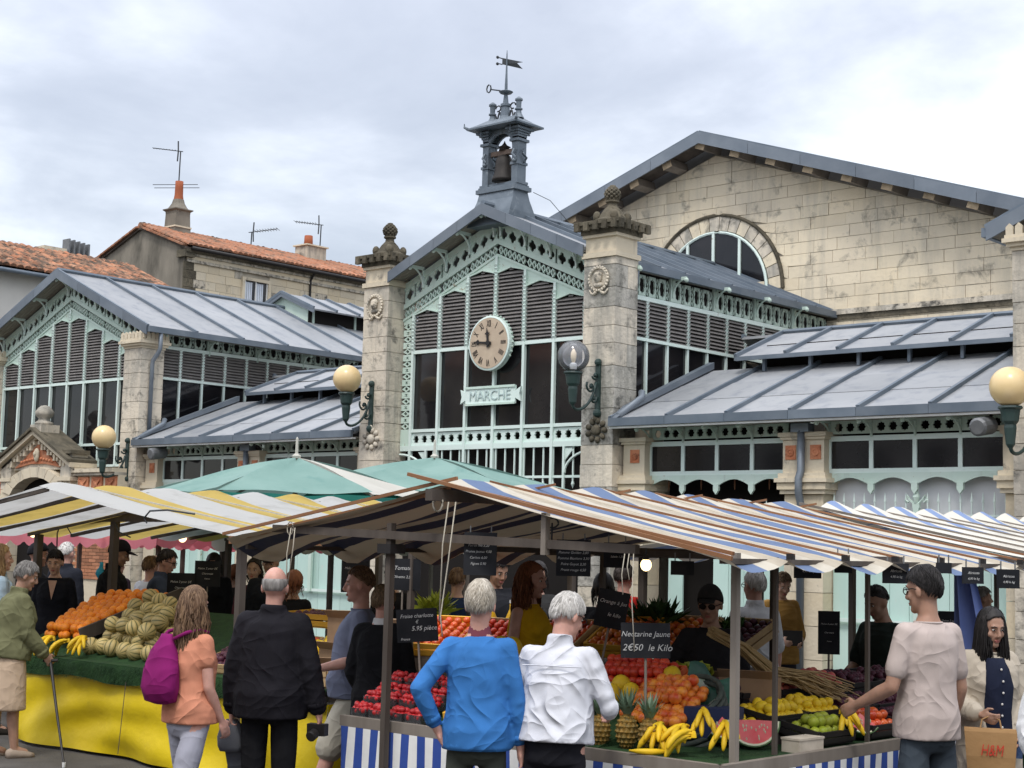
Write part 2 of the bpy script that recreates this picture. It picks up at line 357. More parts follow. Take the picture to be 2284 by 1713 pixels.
def slope(root, e0, e1, r0, r1, n, th=.05, m='zinc', seam=.055, laps=0):
    """a sheet-metal roof slope from eave e0-e1 to ridge r0-r1, n panels divided by raised seams"""
    e0, e1, r0, r1 = map(Vector, (e0, e1, r0, r1)); nn = (e1-e0).cross(r0-e0).normalized()
    if nn.z < 0: nn = -nn
    for i in range(n):
        a, b = i/n, (i+1)/n
        p, q, s, t = e0.lerp(e1, a), e0.lerp(e1, b), r0.lerp(r1, b), r0.lerp(r1, a)
        for j in range(laps+1):
            u0, u1 = j/(laps+1), (j+1)/(laps+1)
            lift = nn*(.008*(j % 2))
            MB().prism([p.lerp(t, u0)+lift, q.lerp(s, u0)+lift, q.lerp(s, u1)+lift, p.lerp(t, u1)+lift], -nn*th).build("roof_panel", M[m], root, recalc=True)
    for i in range(n+1):
        a = i/n; p, t = e0.lerp(e1, a), r0.lerp(r1, a)
        sb = MB(); sb.bar(p+nn*.02, t+nn*.02, seam, .075, up=nn)
        sb.build("roof_seam", M['zinc_dark'], root)

def louvres(root, x0, x1, zb, ztop_fn, plane, horiz, step=.062):
    """sloping slats filling a bay; horiz = unit vector along the wall, plane = point fn"""
    mb = MB(); z = zb+.02; nrm = Vector(horiz).cross(Vector((0,0,1)))      # outwards
    while True:
        # clip the slat to the pointed head
        xa, xb = x0+.012, x1-.012
        if ztop_fn(.5*(x0+x1)) < z+.04: break
        if ztop_fn(xa) < z+.03:
            lo, hi = xa, .5*(x0+x1)
            for _ in range(14):
                md = .5*(lo+hi)
                if ztop_fn(md) < z+.03: lo = md
                else: hi = md
            xa = hi; xb = x0+x1-hi
        a = plane(xa, z); b = plane(xb, z); sag = random.uniform(-.006, .006)
        mb.obox(a + nrm*.035 + Vector((0,0,-.012)), (b-a) + Vector((0,0,sag)), -nrm*.055 + Vector((0,0,.05)), Vector((0,0,.012)))
        z += step
    return mb

def pier_crown(root, x0, x1, y0, y1, z, finial):
    cx, cy = (x0+x1)/2, (y0+y1)/2
    def ring(s, z0, z1, m, name="moulding"): MB().box(x0-s, x1+s, y0-s, y1+s, z0, z1).build(name, M[m], root)
    if finial:
        ring(.03, z, z+.05, 'stone_clean'); ring(.05, z+.05, z+.13, 'stone_dark'); ring(.11, z+.13, z+.19, 'stone_dark')
        ring(.135, z+.19, z+.25, 'stone_dark')
        h = z+.19
        for k in range(5):                       # carved blocks along the cornice
            for ax in range(2):
                t = -.4+.2*k
                if ax == 0: MB().box(cx+t*(x1-x0+.3)-.045, cx+t*(x1-x0+.3)+.045, y0-.165, y0-.1, z+.10, z+.235).build("dentil", M['stone_dark'], root)
                else: MB().box(x1+.1, x1+.165, cy+t*(y1-y0+.3)-.045, cy+t*(y1-y0+.3)+.045, z+.10, z+.235).build("dentil", M['stone_dark'], root)
        # little stepped scroll pedestal and the pine-cone finial
        MB().lathe([(.30,.25),(.30,.29),(.23,.33),(.20,.38),(.15,.46),(.085,.53),(.075,.58),(.11,.60),(.11,.625),(.06,.64)], (cx, cy, z), 16).build("finial_base", M['stone_dark'], root, smooth=False)
        for sx in (-1, 1):
            for sy in (-1, 1): MB().ball((cx+sx*.17, cy+sy*.17, z+.36), (.065,.065,.09), 8, 6).build("scroll", M['stone_dark'], root, smooth=True)
        cone = MB(); zc = z+.63
        for i in range(8):
            t = i/7; r = .105*math.sin(math.pi*(.22+.72*t))+.005
            for k in range(9):
                a = 2*math.pi*(k+.5*(i % 2))/9
                cone.ball((cx+r*math.cos(a), cy+r*math.sin(a), zc+.02+t*.20), (.034,.034,.028), 6, 4)
        cone.ball((cx, cy, zc+.115), (.095,.095,.125), 10, 8)
        cone.build("pine_cone", M['stone_dark'], root, smooth=True)
    else:
        ring(.02, z, z+.05, 'stone_clean'); ring(.06, z+.05, z+.10, 'stone_clean'); ring(.10, z+.10, z+.155, 'stone_clean'); ring(.075, z+.155, z+.20, 'stone_clean')
        for k in range(6):
            t = (k+.5)/6
            for nm, (px, py) in (("merlon", (x0-.07+t*(x1-x0+.14), y0-.055)), ("merlon", (x1+.055, y0-.07+t*(y1-y0+.14)))):
                m_ = MB(); w = .048
                m_.box(px-w, px+w, py-.02, py+.02, z+.20, z+.30) if py < y0 else m_.box(px-.02, px+.02, py-w, py+w, z+.20, z+.30)
                if py < y0: m_.prism([(px-w, py-.02, z+.30), (px+w, py-.02, z+.30), (px, py-.02, z+.345)], (0,.04,0))
                else: m_.prism([(px-.02, py-w, z+.30), (px-.02, py+w, z+.30), (px-.02, py, z+.345)], (.04,0,0))
                m_.build(nm, M['stone_clean'], root)

def medallion(root, x, y, z, r=.19):
    """carved head in a wreathed roundel on the pier front"""
    MB().lathe([(r, 0), (r, .035), (r*.86, .05), (r*.80, .02), (r*.5, .015), (.001, .02)], (x, y, z), 20, axis=(0,-1,0)).build("roundel", M['stone'], root, smooth=False)
    w = MB()
    for k in range(22):
        a = 2*math.pi*k/22; w.ball((x+r*.98*math.cos(a), y-.035, z+r*.98*math.sin(a)), (.026,.02,.026), 6, 4)
    w.build("wreath", M['stone'], root, smooth=True)
    h = MB(); h.ball((x, y-.045, z+.01), (.068,.055,.088), 10, 8); h.ball((x, y-.095, z-.005), (.014,.02,.025), 6, 4)
    h.ball((x, y-.035, z+.055), (.08,.06,.06), 8, 6); h.ball((x, y-.03, z-.10), (.10,.04,.045), 8, 6); h.ball((x-.028,y-.088,z+.02),(.012,.01,.008),6,4); h.ball((x+.028,y-.088,z+.02),(.012,.01,.008),6,4)
    h.build("carved_head", M['stone_spot'], root, smooth=True)
    sc = MB()
    for s in (-1, 1):
        sc.tube([(x+s*(.05+.13*t), y-.02, z-.2-.05*math.sin(t*3.1)+.03*t) for t in [i/8 for i in range(9)]], [.03-.018*i/8 for i in range(9)], 6)
    sc.build("scroll", M['stone'], root, smooth=True)

def relief(root, x, y, z, m='stone_spot'):
    """carved cartouche of leaves"""
    r = MB(); r.ball((x, y-.02, z), (.10,.05,.085), 8, 6)
    for k in range(9):
        a = 2*math.pi*k/9
        r.ball((x+.16*math.cos(a), y-.015, z+.15*math.sin(a)), (.06,.04,.045), 6, 5, Matrix.Rotation(-a, 3, 'Y'))
    r.ball((x, y-.03, z+.19), (.055,.04,.06), 6, 5)
    r.build("carved_cartouche", M[m], root, smooth=True)

def bracket(root, p, out, drop, m, r=.018):
    """curved iron bracket from the wall point p to the point out"""
    p = Vector(p); o_ = Vector(out); a = p + Vector((0,0,-drop)); mb = MB()
    pts = []
    for i in range(9):
        t = i/8; pts.append(Vector((a.x+(o_.x-a.x)*(1-math.cos(t*math.pi/2)), a.y+(o_.y-a.y)*(1-math.cos(t*math.pi/2)), a.z+(o_.z-a.z)*math.sin(t*math.pi/2))))
    mb.tube(pts, r, 5); mb.bar(p, o_, r*2, r*3); mb.bar(a, p, r*2)
    mb.ball(o_ + Vector((0,0,-.03)), .04, 6, 5)
    return mb.build("bracket", M[m], root)

# ------------------------------------------------------------------ pavilions of the iron market hall
YF, YP = 18.83, 19.25
SL = .43                                             # roof pitch
def pavilion(label, xc, hi, pw, nb, hero, ridge_z, eave_half, yback, side=True):
    root = thing("market_pavilion", label, "market hall", (xc, YF, 0), group="iron and stone pavilions of the market hall")
    bw = 2*(hi-(.27 if hero else .06))/nb; xb0 = xc - bw*nb/2
    mi, mp = M['mint'], M['mint_pale']
    zl, zw = 5.25, 3.87                                # louvre rail, window sill rail
    zband = ridge_z-.86                                # lower edge of the pierced gable bands at the middle
    band_lo = lambda x: zband - SL*abs(x-xc)
    # --- stone piers
    for s in (-1, 1):
        a = xc + s*hi; x0, x1 = (a-pw, a) if s < 0 else (a, a+pw)
        y1 = YF+.56
        stone_pier(root, x0, x1, YF, y1, 0, 6.42 if hero else 5.80, .31, ('pier_grey', 'pier') if hero and s > 0 else ('pier',))
        if hero:
            MB().box(x0-.035, x1+.035, YF-.035, y1+.035, 6.42, 6.50).build("moulding", M['stone_clean'], root)
            MB().box(x0+.01, x1-.01, YF+.01, y1-.01, 6.50, 6.78).build("stone_block", M['stone_clean'], root)
            pier_crown(root, x0, x1, YF, y1, 6.74, True)
            medallion(root, (x0+x1)/2, YF-.004, 6.08)
            relief(root, (x0+x1)/2, YF-.004, 3.72, 'stone_dark' if s > 0 else 'stone')
        else:
            pier_crown(root, x0, x1, YF, y1, 5.80, False)
    # --- pierced iron gable
    n_c = 4                                            # friezes are laid out per bay
    def rake_cells(xa, xb, off, h, n, hole, name, m=mi):
        mb = MB(); s = -SL if xa >= xc-1e-6 else SL
        for i in range(n):
            x = xa+(xb-xa)*i/n; w = (xb-xa)/n
            z = band_lo(x) + off
            mb.cell((x, YP-.03, z), (w, 0, s*w), (0, 0, h), (0, .03, 0), hole)
        return mb.build(name, m, root)
    ends = [xc-hi] + [xb0+bw*i for i in range(1, nb)] + [xc+hi] if not hero else [xc-hi, xb0] + [xb0+bw*i for i in range(1, nb+1)] + [xc+hi]
    for a, b in zip(ends[:-1], ends[1:]):
        k = max(1, round((b-a)/.21))
        rake_cells(a+.02, b-.02, .36, .24, k, quatre(.19,.22), "pierced_frieze")
        rake_cells(a+.02, b-.02, .10, .16, max(2, round((b-a)/.1)), diamond(.24,.34), "pierced_band")
        s = -SL if a >= xc-1e-6 else SL
        for off, hh in ((.27, .09), (.055, .045), (.60, .12)):
            MB().prism([(a, YP-.045, band_lo(a)+off), (b, YP-.045, band_lo(b)+off), (b, YP-.045, band_lo(b)+off+hh), (a, YP-.045, band_lo(a)+off+hh)], (0,.06,0)).build("rail", mi, root)
    # --- bays: louvres with pointed heads above, glass below
    for i in range(nb):
        x0, x1 = xb0+bw*i, xb0+bw*(i+1); xm = .5*(x0+x1)
        zt = band_lo(xm) - .02
        tf = lambda x, x0=x0, x1=x1, zt=zt, xm=xm: zt - .24*abs(x-xm)
        louvres(root, x0, x1, zl, tf, lambda x, z: Vector((x, YP, z)), (1,0,0)).build("louvre_slats", M['louvre'], root, kind="stuff")
        MB().box(x0, x1, YP+.06, YP+.075, zl, zt).build("louvre_back", M['inside'], root)
        # spandrel plate with the pointed opening
        zs = lambda x: band_lo(x)+.055
        MB().prism([(x0, YP-.028, tf(x0)), (xm, YP-.028, zt), (xm, YP-.028, zs(xm)), (x0, YP-.028, zs(x0))], (0,.02,0)).build("spandrel", mi, root)
        MB().prism([(xm, YP-.028, zt), (x1, YP-.028, tf(x1)), (x1, YP-.028, zs(x1)), (xm, YP-.028, zs(xm))], (0,.02,0)).build("spandrel", mi, root)
        hb = MB(); hb.bar((x0, YP-.04, tf(x0)), (xm, YP-.04, zt), .022, .03, up=(0,1,0)); hb.bar((xm, YP-.04, zt), (x1, YP-.04, tf(x1)), .022, .03, up=(0,1,0)); hb.build("head_moulding", mi, root)
        MB().box(x0+.01, x1-.01, YP+.01, YP+.022, zw+.02, zl-.02).build("pane", M['glass'], root)
        if hero:
            f = MB(); w = (bw-.04)/3
            for j in range(3): f.cell((x0+.02+w*j, YP-.02, 3.61), (w,0,0), (0,0,.22), (0,.03,0), star8(.36,.27))
            f.build("star_frieze", mp, root)
    for i in range(nb+1):
        x = xb0+bw*i
        ztop = band_lo(x)+.05
        t_ = MB(); t_.box(x-.026, x+.026, YP-.06, YP, 2.4 if hero else 3.4, ztop); t_.build("mullion", mp, root)
        tt = MB(); z = zl+.03
        while z < ztop-.12:
            tt.obox((x-.036, YP-.062, z), (.072,0,0), (0,.02,0), (0,-.02,.035)); z += .062
        tt.build("slat_clip", mp, root, kind="stuff")
    for z, h in ((zl-.03, .06), (zw-.03, .055)): MB().box(xb0-.02, xb0+bw*nb+.02, YP-.05, YP+.005, z, z+h).build("transom", mp, root)
    if hero:
        MB().box(xb0-.24, xb0+bw*nb+.24, YP-.05, YP+.005, 3.52, 3.61).build("transom", mp, root)
        # side strips pierced with diamonds
        for xs in (xc-hi+.01, xb0+bw*nb+.03):
            mb = MB(); z = 3.9; k = 0
            while z < 5.75: mb.cell((xs, YP-.03, z), (.22,0,0), (0,0,.11), (0,.03,0), diamond(.2,.36) if k % 2 == 0 else [(.3,.3),(.7,.3),(.55,.5),(.7,.7),(.3,.7),(.45,.5)]); z += .11; k += 1
            mb.build("pierced_strip", mi, root)
            MB().box(xs, xs+.22, YP-.03, YP, 5.75, band_lo(xs+.11)+.06).build("side_plate", mi, root)
            MB().box(xs, xs+.22, YP-.03, YP, 3.61, 3.9).build("side_plate", mi, root)
        # grille below: bars with arrow points on a low rail
        MB().box(xb0+.3, xb0+bw*nb, YP-.035, YP-.005, 3.02, 3.06).build("grille_rail", mp, root)
        for i in range(nb*3):
            x = xb0+.35+(bw*nb-.35)*i/(nb*3-1)
            zb = 2.98 if i % 3 else 2.72
            g_ = MB(); g_.box(x-.012, x+.012, YP-.03, YP-.008, zb, 3.52)
            g_.lathe([(.002,-.13),(.03,-.06),(.012,0)], (x, YP-.02, zb), 6); g_.build("grille_bar", mp, root)
        MB().box(xc-hi, xc+hi, YP+.12, YP+.15, 0, 3.56).build("dark_opening", M['inside'], root)
        # fretted corner arches at both ends of the grille
        for s in (-1, 1):
            x = xc+s*(hi-.02); q = MB()
            q.tube([(x-s*(.62*math.sin(t)), YP-.04, 3.1+.36*math.cos(t)) for t in [math.pi/2*i/10 for i in range(11)]], .022, 5)
            q.box(min(x-s*.62,x-s*.66), max(x-s*.62,x-s*.66), YP-.055, YP-.02, 2.75, 3.52)
            q.prism([(x-s*.64, YP-.03, 3.5), (x-s*.64, YP-.03, 3.28), (x-s*.44, YP-.03, 3.5)], (0,.02,0))
            q.build("corner_bracket", mp, root)
    else:
        MB().box(xc-hi, xc+hi, YP-.02, YP+.3, 0, 3.4).build("stone_plinth", M['stone_clean'], root)
        MB().box(xc-hi, xc+hi, YP+.01, YP+.022, 3.42, zw-.02).build("pane", M['glass'], root)
        MB().box(xc-hi, xc+hi, YP-.05, YP+.005, 3.38, 3.43).build("transom", mp, root)
    # --- roof, bargeboards, soffit
    yf = YF-.02; eh = eave_half; ez = ridge_z - SL*eh
    for s in (-1, 1):
        fh = hi if hero else eh                        # between the piers on the middle pavilion
        n = 9
        ys = YF+.6 if hero else yf
        slope(root, (xc+s*eh, ys, ez), (xc+s*eh, yback, ez), (xc, ys, ridge_z), (xc, yback, ridge_z), n)
        if hero: MB().prism([(xc, yf, ridge_z), (xc+s*fh, yf, ridge_z-SL*fh), (xc+s*fh, ys, ridge_z-SL*fh), (xc, ys, ridge_z)], (0,0,-.05)).build("roof_panel", M['zinc'], root, recalc=True)
        nseg = 4                                       # joints in the fascia
        for j in range(nseg):
            xa, xb = xc+s*fh*j/nseg, xc+s*fh*(j+1)/nseg - s*.006
            za, zb = ridge_z-SL*abs(xa-xc), ridge_z-SL*abs(xb-xc)
            MB().prism([(xa, yf-.03, za-.16), (xb, yf-.03, zb-.16), (xb, yf-.03, zb+.03), (xa, yf-.03, za+.03)], (0,.03,0)).build("fascia_board", M['zinc_edge'], root, recalc=True)
        for j in range(5):                             # boards under the overhang
            d0, d1 = yf+.01+.085*j, yf+.01+.085*(j+1)-.006
            MB().prism([(xc, d0, ridge_z-.06), (xc+s*fh, d0, ridge_z-.06-SL*fh), (xc+s*fh, d1, ridge_z-.06-SL*fh), (xc, d1, ridge_z-.06)], (0,0,-.02)).build("soffit_board", M['soffit'], root, recalc=True)
        for j in range(4):
            x = xc+s*fh*(j*.25+.035)
            z = ridge_z-.1-SL*abs(x-xc)
            bracket(root, (x, YP-.05, z), (x, yf+.06, z), .34, 'mint_pale')
        if not hero or s > 0:
            gx = xc+s*eh
            MB().box(min(gx, gx+s*.07), max(gx, gx+s*.07), yf if not hero else YF+.6, yback, ez-.10, ez+.02).build("gutter", M['zinc_dark'], root)
            MB().box(min(gx-s*.02, gx-s*.3), max(gx-s*.02, gx-s*.3), YF+.6, yback, ez-.07, ez-.05).build("soffit_board", M['soffit'], root)
    MB().tube([(xc, yf, ridge_z+.035), (xc, yback, ridge_z+.035)], .05, 6).build("ridge_cap", M['zinc_dark'], root)
    # --- long side walls
    for s in ((1, -1) if side else (1,)):
        xs = xc+s*(hi+pw-.25); d = -s
        y0, y1 = YF+.56, yback
        n = int((y1-y0)/.56); w = (y1-y0)/n
        wall = []
        zr = 5.89
        for i in range(n):
            ya, yb = y0+w*i, y0+w*(i+1)
            if s > 0:
                louvres(root, ya, yb, zl, lambda x: zr, lambda y, z: Vector((xs, y, z)), (0,1,0)).build("louvre_slats", M['louvre'], root, kind="stuff")
                MB().box(xs-.02, xs-.01, ya+.01, yb-.01, 3.9, zl-.03).build("pane", M['glass'], root)
            MB().box(xs-.09 if s > 0 else xs-.01, xs-.07 if s > 0 else xs+.01, ya, yb, zl if s > 0 else 0, zr).build("louvre_back", M['inside'] if s > 0 else M['mint_shaded'], root)
        if s < 0: continue
        MB().box(xs-.1, xs-.03, y0, y1, 0, 3.9).build("wall", M['stone_clean'], root)
        for i in range(n+1):
            y = y0+w*i
            MB().box(xs-.03, xs+.03, y-.024, y+.024, 3.9, zr).build("mullion", mp, root)
            tt = MB(); z = zl+.03
            while z < zr-.03: tt.obox((xs+.03, y-.035, z), (0,.07,0), (-.02,0,0), (.02,0,.035)); z += .062
            tt.build("slat_clip", mp, root, kind="stuff")
        for z, h in ((zl-.03, .05), (zr-.02, .07)): MB().box(xs-.03, xs+.045, y0, y1, z, z+h).build("transom", mp, root)
        # pierced frieze under the eave: panels of octagons between brackets
        nf = max(3, round((y1-y0)/1.25)); wf = (y1-y0)/nf
        for i in range(nf):
            ya = y0+wf*i; mb = MB(); c = (wf-.16)/4
            for j in range(4):
                mb.cell((xs+.01, ya+.08+c*j, 5.955), (0,c*.66,0), (0,0,.33), (-.03,0,0), star8(.44,.36))
                for zz_ in (5.955, 6.12): mb.cell((xs+.01, ya+.08+c*(j+.66), zz_), (0,c*.34,0), (0,0,.165), (-.03,0,0), diamond(.36,.36))
            mb.build("pierced_frieze", M['mint_shaded'], root)
            MB().box(xs-.02, xs+.03, ya-.05, ya+.07, 5.95, ez).build("frieze_post", M['mint_shaded'], root)
            bracket(root, (xs+.03, ya, ez-.08), (xs+.30, ya, ez-.08), .3, 'mint_shaded')
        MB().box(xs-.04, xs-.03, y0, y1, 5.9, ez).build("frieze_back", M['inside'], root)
        dp = xs+.14 if hero else xs+.31
        if hero: MB().tube([(xc+eh+.03, YF+.66, ez-.05), (xc+eh-.02, YF+.66, 5.95), (xs+.1, YF+.66, 5.8)], .045, 8).build("downpipe", M['zinc_edge'], root, smooth=True)
        else:
            px = xc+hi+pw
            MB().tube([(px+.22, YF+.30, ez-.06), (px+.22, YF+.30, 5.80), (px+.20, YF+.28, 5.72), (px+.07, YF+.24, 5.55), (px+.05, YF+.24, 5.45), (px+.05, YF+.24, 3.95)], .045, 8).build("downpipe", M['zinc_edge'], root, smooth=True)
    return root, xb0, bw
CX = -17.62
mid, mxb0, mbw = pavilion("pavilion with a bell turret, pine cone piers and MARCHÉ plate on mint ironwork", CX, 2.215, .62, 6, True, 7.57, 2.72, 25.6)
lef, _, _ = pavilion("far left market hall pavilion with low crowned piers behind the stone doorway", -30.45, 2.70, .60, 8, False, 7.72, 3.50, 30.0)
rig, _, _ = pavilion("market hall pavilion cut off by the right edge, showing a roof corner and crowned pier", -5.02, 2.78, .60, 8, False, 7.72, 3.72, 27.0)

# lantern roof riding on the left pavilion
for s in (-1, 1):
    x = -30.45
    slope(lef, (x+s*1.25, 25.2, 7.62), (x+s*1.25, 29.8, 7.62), (x, 25.2, 8.12), (x, 29.8, 8.12), 6, .04)
    MB().prism([(x, 25.18, 8.02), (x+s*1.27, 25.18, 7.51), (x+s*1.27, 25.18, 7.64), (x, 25.18, 8.15)], (0,.03,0)).build("fascia_board", M['zinc_edge'], lef, recalc=True)
    MB().box(x+s*.95-.02, x+s*.95+.02, 25.3, 29.8, 7.2, 7.66).build("lantern_side", M['inside'], lef)
    for k in range(4): MB().box(x+s*.97-.03, x+s*.97+.03, 25.4+1.4*k, 25.46+1.4*k, 7.2, 7.66).build("lantern_post", M['mint_shaded'], lef)
MB().prism([(-31.4, 25.3, 7.2), (-29.5, 25.3, 7.2), (-29.5, 25.3, 7.66), (-30.45, 25.3, 8.06), (-31.4, 25.3, 7.66)], (0,.03,0)).build("lantern_gable", M['mint_shaded'], lef, recalc=True)

# ------------------------------------------------------------------ bell turret on the middle pavilion
bt = thing("bell_turret", "dark zinc bell turret with a pitched cap on the ridge of the middle pavilion", "bell turret", (CX, 19.3, 7.5))
bm_ = M['belfry']; BY = 19.32; hw, hd = .46, .17
MB().loft([[(CX+sx*a, BY+sy*b, z) for sx, sy in ((-1,-1),(1,-1),(1,1),(-1,1))] for a, b, z in ((.45,.40,7.25),(.44,.31,7.5),(.41,.21,7.72),(.39,.18,7.86))]).build("flared_base", bm_, bt)
MB().box(CX-.45, CX+.45, BY-.21, BY+.21, 7.86, 7.93).box(CX-.42, CX+.42, BY-.18, BY+.18, 7.93, 7.965).build("sill", bm_, bt)
MB().box(CX-.36, CX+.36, BY-.11, BY+.14, 7.965, 8.02).build("curb", bm_, bt)
for s in (-1, 1):
    px = CX+s*.335; mb = MB()
    mb.box(px-.065, px+.065, BY-.11, BY+.11, 7.965, 8.93); mb.build("turret_post", bm_, bt)
    mb = MB()
    for z, e in ((7.97, .03), (8.30, .02), (8.70, .035)): mb.box(px-.065-e, px+.065+e, BY-.11-e, BY+.11+e, z, z+.045)
    mb.build("post_collar", bm_, bt)
    cp = MB()
    for k in range(5): t = k/4; cp.box(px-.065-.08*t*t, px+.065+.08*t*t, BY-.11-.1*t*t, BY+.11+.1*t*t, 8.745+.038*k, 8.745+.038*(k+1)-.002)
    cp.build("flared_capital", bm_, bt)
    orn = MB(); orn.tube([(px+.02, BY-.15, 8.34), (px+.05, BY-.16, 8.42), (px-.02, BY-.16, 8.48), (px+.03, BY-.15, 8.56)], .022, 6); orn.ball((px+.02, BY-.15, 8.36), .04, 6, 5)
    orn.tube([(px+.1, BY+.02, 8.34), (px+.12, BY+.06, 8.42), (px+.12, BY-.04, 8.48), (px+.1, BY+.01, 8.56)], .022, 6)
    orn.build("applied_scroll", M['belfry'], bt, smooth=True)
    for sy in (-1, 1): MB().tube([(px, BY+sy*.24, 8.95), (px, BY+sy*.24, 8.88)], .012, 5).ball((px, BY+sy*.24, 8.87), .022, 6, 5).build("pendant", bm_, bt)
for sy in (-1, 1):
    a = MB(); pts = [(CX+.27*math.cos(math.pi*i/12), BY+sy*.11, 8.63+.25*math.sin(math.pi*i/12)) for i in range(13)]
    outer = [(CX+.27, BY+sy*.11, 8.95), (CX-.27, BY+sy*.11, 8.95)]
    a.prism(pts[::-1]+[(CX+.27, BY+sy*.11, 8.95), (CX-.27, BY+sy*.11, 8.95)][::1], (0, -sy*.04, 0)); a.build("arch_plate", bm_, bt, recalc=True)
# cap: low hipped roof with broad eaves
ev = [(CX-.64, BY-.36, 8.88), (CX+.64, BY-.36, 8.88), (CX+.64, BY+.36, 8.88), (CX-.64, BY+.36, 8.88)]
MB().loft([[(CX+sx*a, BY+sy*b, z) for sx, sy in ((-1,-1),(1,-1),(1,1),(-1,1))] for a, b, z in ((.565,.36,8.96),(.565,.36,8.99),(.43,.24,9.06),(.32,.12,9.14),(.28,.05,9.16))]).build("cap_roof", bm_, bt)
for sx in (-1, 1): MB().tube([(CX+sx*.55, BY-.34, 8.99), (CX+sx*.60, BY-.38, 9.02), (CX+sx*.60, BY-.38, 9.08)], [.03,.02,.008], 5).build("eave_spike", bm_, bt)
for sx in (-1, 1): MB().lathe([(.10,0),(.055,.08),(.045,.14),(.07,.145),(.07,.165),(.045,.18),(.05,.30),(.07,.305),(.07,.33),(.02,.37)], (CX+sx*.30, BY, 9.12), 8).build("corner_finial", bm_, bt)
MB().lathe([(.12,0),(.09,.08),(.07,.24),(.09,.25),(.09,.29),(.05,.31),(.038,.42),(.028,.48),(.025,.64),(.016,.88),(.010,1.16),(.004,1.24)], (CX, BY, 9.12), 10).build("spire", bm_, bt)
MB().lathe([(.02,0),(.10,.02),(.125,.045),(.10,.06),(.02,.07)], (CX, BY, 9.58), 12).build("spire_dish", bm_, bt)
for sx in (-1, 1):
    c = MB(); c.tube([(CX+sx*(.10+.12*t), BY, 9.20+.08*math.sin(t*6.0)+.06*t) for t in [i/10 for i in range(11)]], .016, 5)
    c.tube([(CX+sx*(.17+.06*math.cos(a)), BY, 9.36+.05*math.sin(a)) for a in [i*.55 for i in range(10)]], .014, 5); c.build("ironwork_scroll", M['wire'], bt)
v = MB(); v.tube([(CX-.02, BY-.02, 9.64), (CX-.26, BY-.12, 9.69)], .012, 5)
v.tube([(CX-.30+.05*math.cos(a), BY-.11, 9.71+.07*math.sin(a)) for a in [2*math.pi*i/8 for i in range(9)]], .013, 5); v.build("key_pointer", M['wire'], bt)
w = MB(); zz = 10.18
w.prism([(CX-.10, BY+.0, zz+.06), (CX+.22, BY+.17, zz-.03), (CX+.14, BY+.11, zz-.045), (CX+.22, BY+.17, zz-.15), (CX-.10, BY, zz-.05)], (.004,-.012,0))
for k in (0, 1): w.tube([(CX-.10, BY, zz+.05-.10*k), (CX-.17, BY-.03, zz+.08-.11*k)], .010, 5); w.ball((CX-.19, BY-.03, zz+.085-.115*k), .028, 6, 5)
w.build("weather_vane", M['wire'], bt)
bell = thing("bell", "old bronze bell hanging on a wooden yoke inside the zinc turret", "bell", (CX, BY, 8.5))
MB().lathe([(.205,-.47),(.20,-.43),(.165,-.34),(.15,-.2),(.14,-.1),(.11,-.04),(.04,-.01)], (CX, BY, 8.54), 20).build("bell_body", M['bronze'], bell, smooth=True)
MB().box(CX-.27, CX+.27, BY-.05, BY+.05, 8.52, 8.60).build("yoke", mat("rusty_yoke", (.14,.10,.08), (.2,.15,.12), 6, .8), bell)
MB().lathe([(.10,0),(.08,.05),(.11,.06),(.05,.09),(.02,.13),(.004,.17)], (CX, BY, 8.60), 10).build("crown", M['bronze'], bell, smooth=True)
MB().tube([(CX+.5, BY+.2, 7.85), (CX+.62, BY+.5, 7.75), (CX+.72, BY+.9, 7.42)], .006, 5).build("lightning_cable", M['wire'], bt)

# ------------------------------------------------------------------ clock and name plate on the middle pavilion
ck = thing("clock", "round tan clock with Roman numerals and a pale rim on the mint ironwork", "clock", (CX, 19.0, 5.27))
MB().lathe([(.44,0),(.46,.02),(.46,.12),(.43,.13),(.43,.11)], (CX, 19.18, 5.27), 40, axis=(0,-1,0)).build("clock_case", M['mint_pale'], ck)
MB().lathe([(.425,0),(.425,.012)], (CX, 19.062, 5.27), 40, axis=(0,-1,0)).build("clock_dial", M['clockface'], ck)
for k in range(26):
    a = math.pi*(k-3)/19.0
    if 0 <= k: MB().ball((CX+.475*math.cos(a), 19.13, 5.27+.475*math.sin(a)), (.02,.025,.02), 6, 5).build("rim_bead", M['mint_shaded'], ck)
ROM = ["XII","I","II","III","IIII","V","VI","VII","VIII","IX","X","XI"]
for i, s_ in enumerate(ROM):
    a = math.pi/2 - i*math.pi/6; p = Vector((CX+.325*math.cos(a), 19.047, 5.27+.325*math.sin(a)))
    mt = Matrix.Translation(p) @ Matrix.Rotation(-(a-math.pi/2), 4, 'Y') @ Matrix.Rotation(R(90), 4, 'X')
    mt = mt @ Matrix.Diagonal((.62, 1.25, 1, 1))
    put_text(s_, .13, mt, M['dark'], ck, .003, name="numeral")
def hand(ang, ln, w):
    d = Vector((math.sin(ang), 0, math.cos(ang))); s = Vector((d.z, 0, -d.x)); c = Vector((CX, 19.035, 5.27))
    pts = [c-d*.07-s*w*1.3, c-d*.07+s*w*1.3, c+s*w, c+d*ln*.55+s*w*.8, c+d*ln*.62+s*w*2.4, c+d*ln*.72+s*w*.7, c+d*ln, c+d*ln*.72-s*w*.7, c+d*ln*.62-s*w*2.4, c+d*ln*.55-s*w*.8, c-s*w]
    MB().prism(pts, (0,-.008,0)).build("clock_hand", M['dark'], ck, recalc=True)
hand(R(-84), .37, .02); hand(R(-7), .26, .024)
MB().lathe([(.045,0),(.045,.02)], (CX, 19.04, 5.27), 12, axis=(0,-1,0)).build("hand_boss", M['dark'], ck)

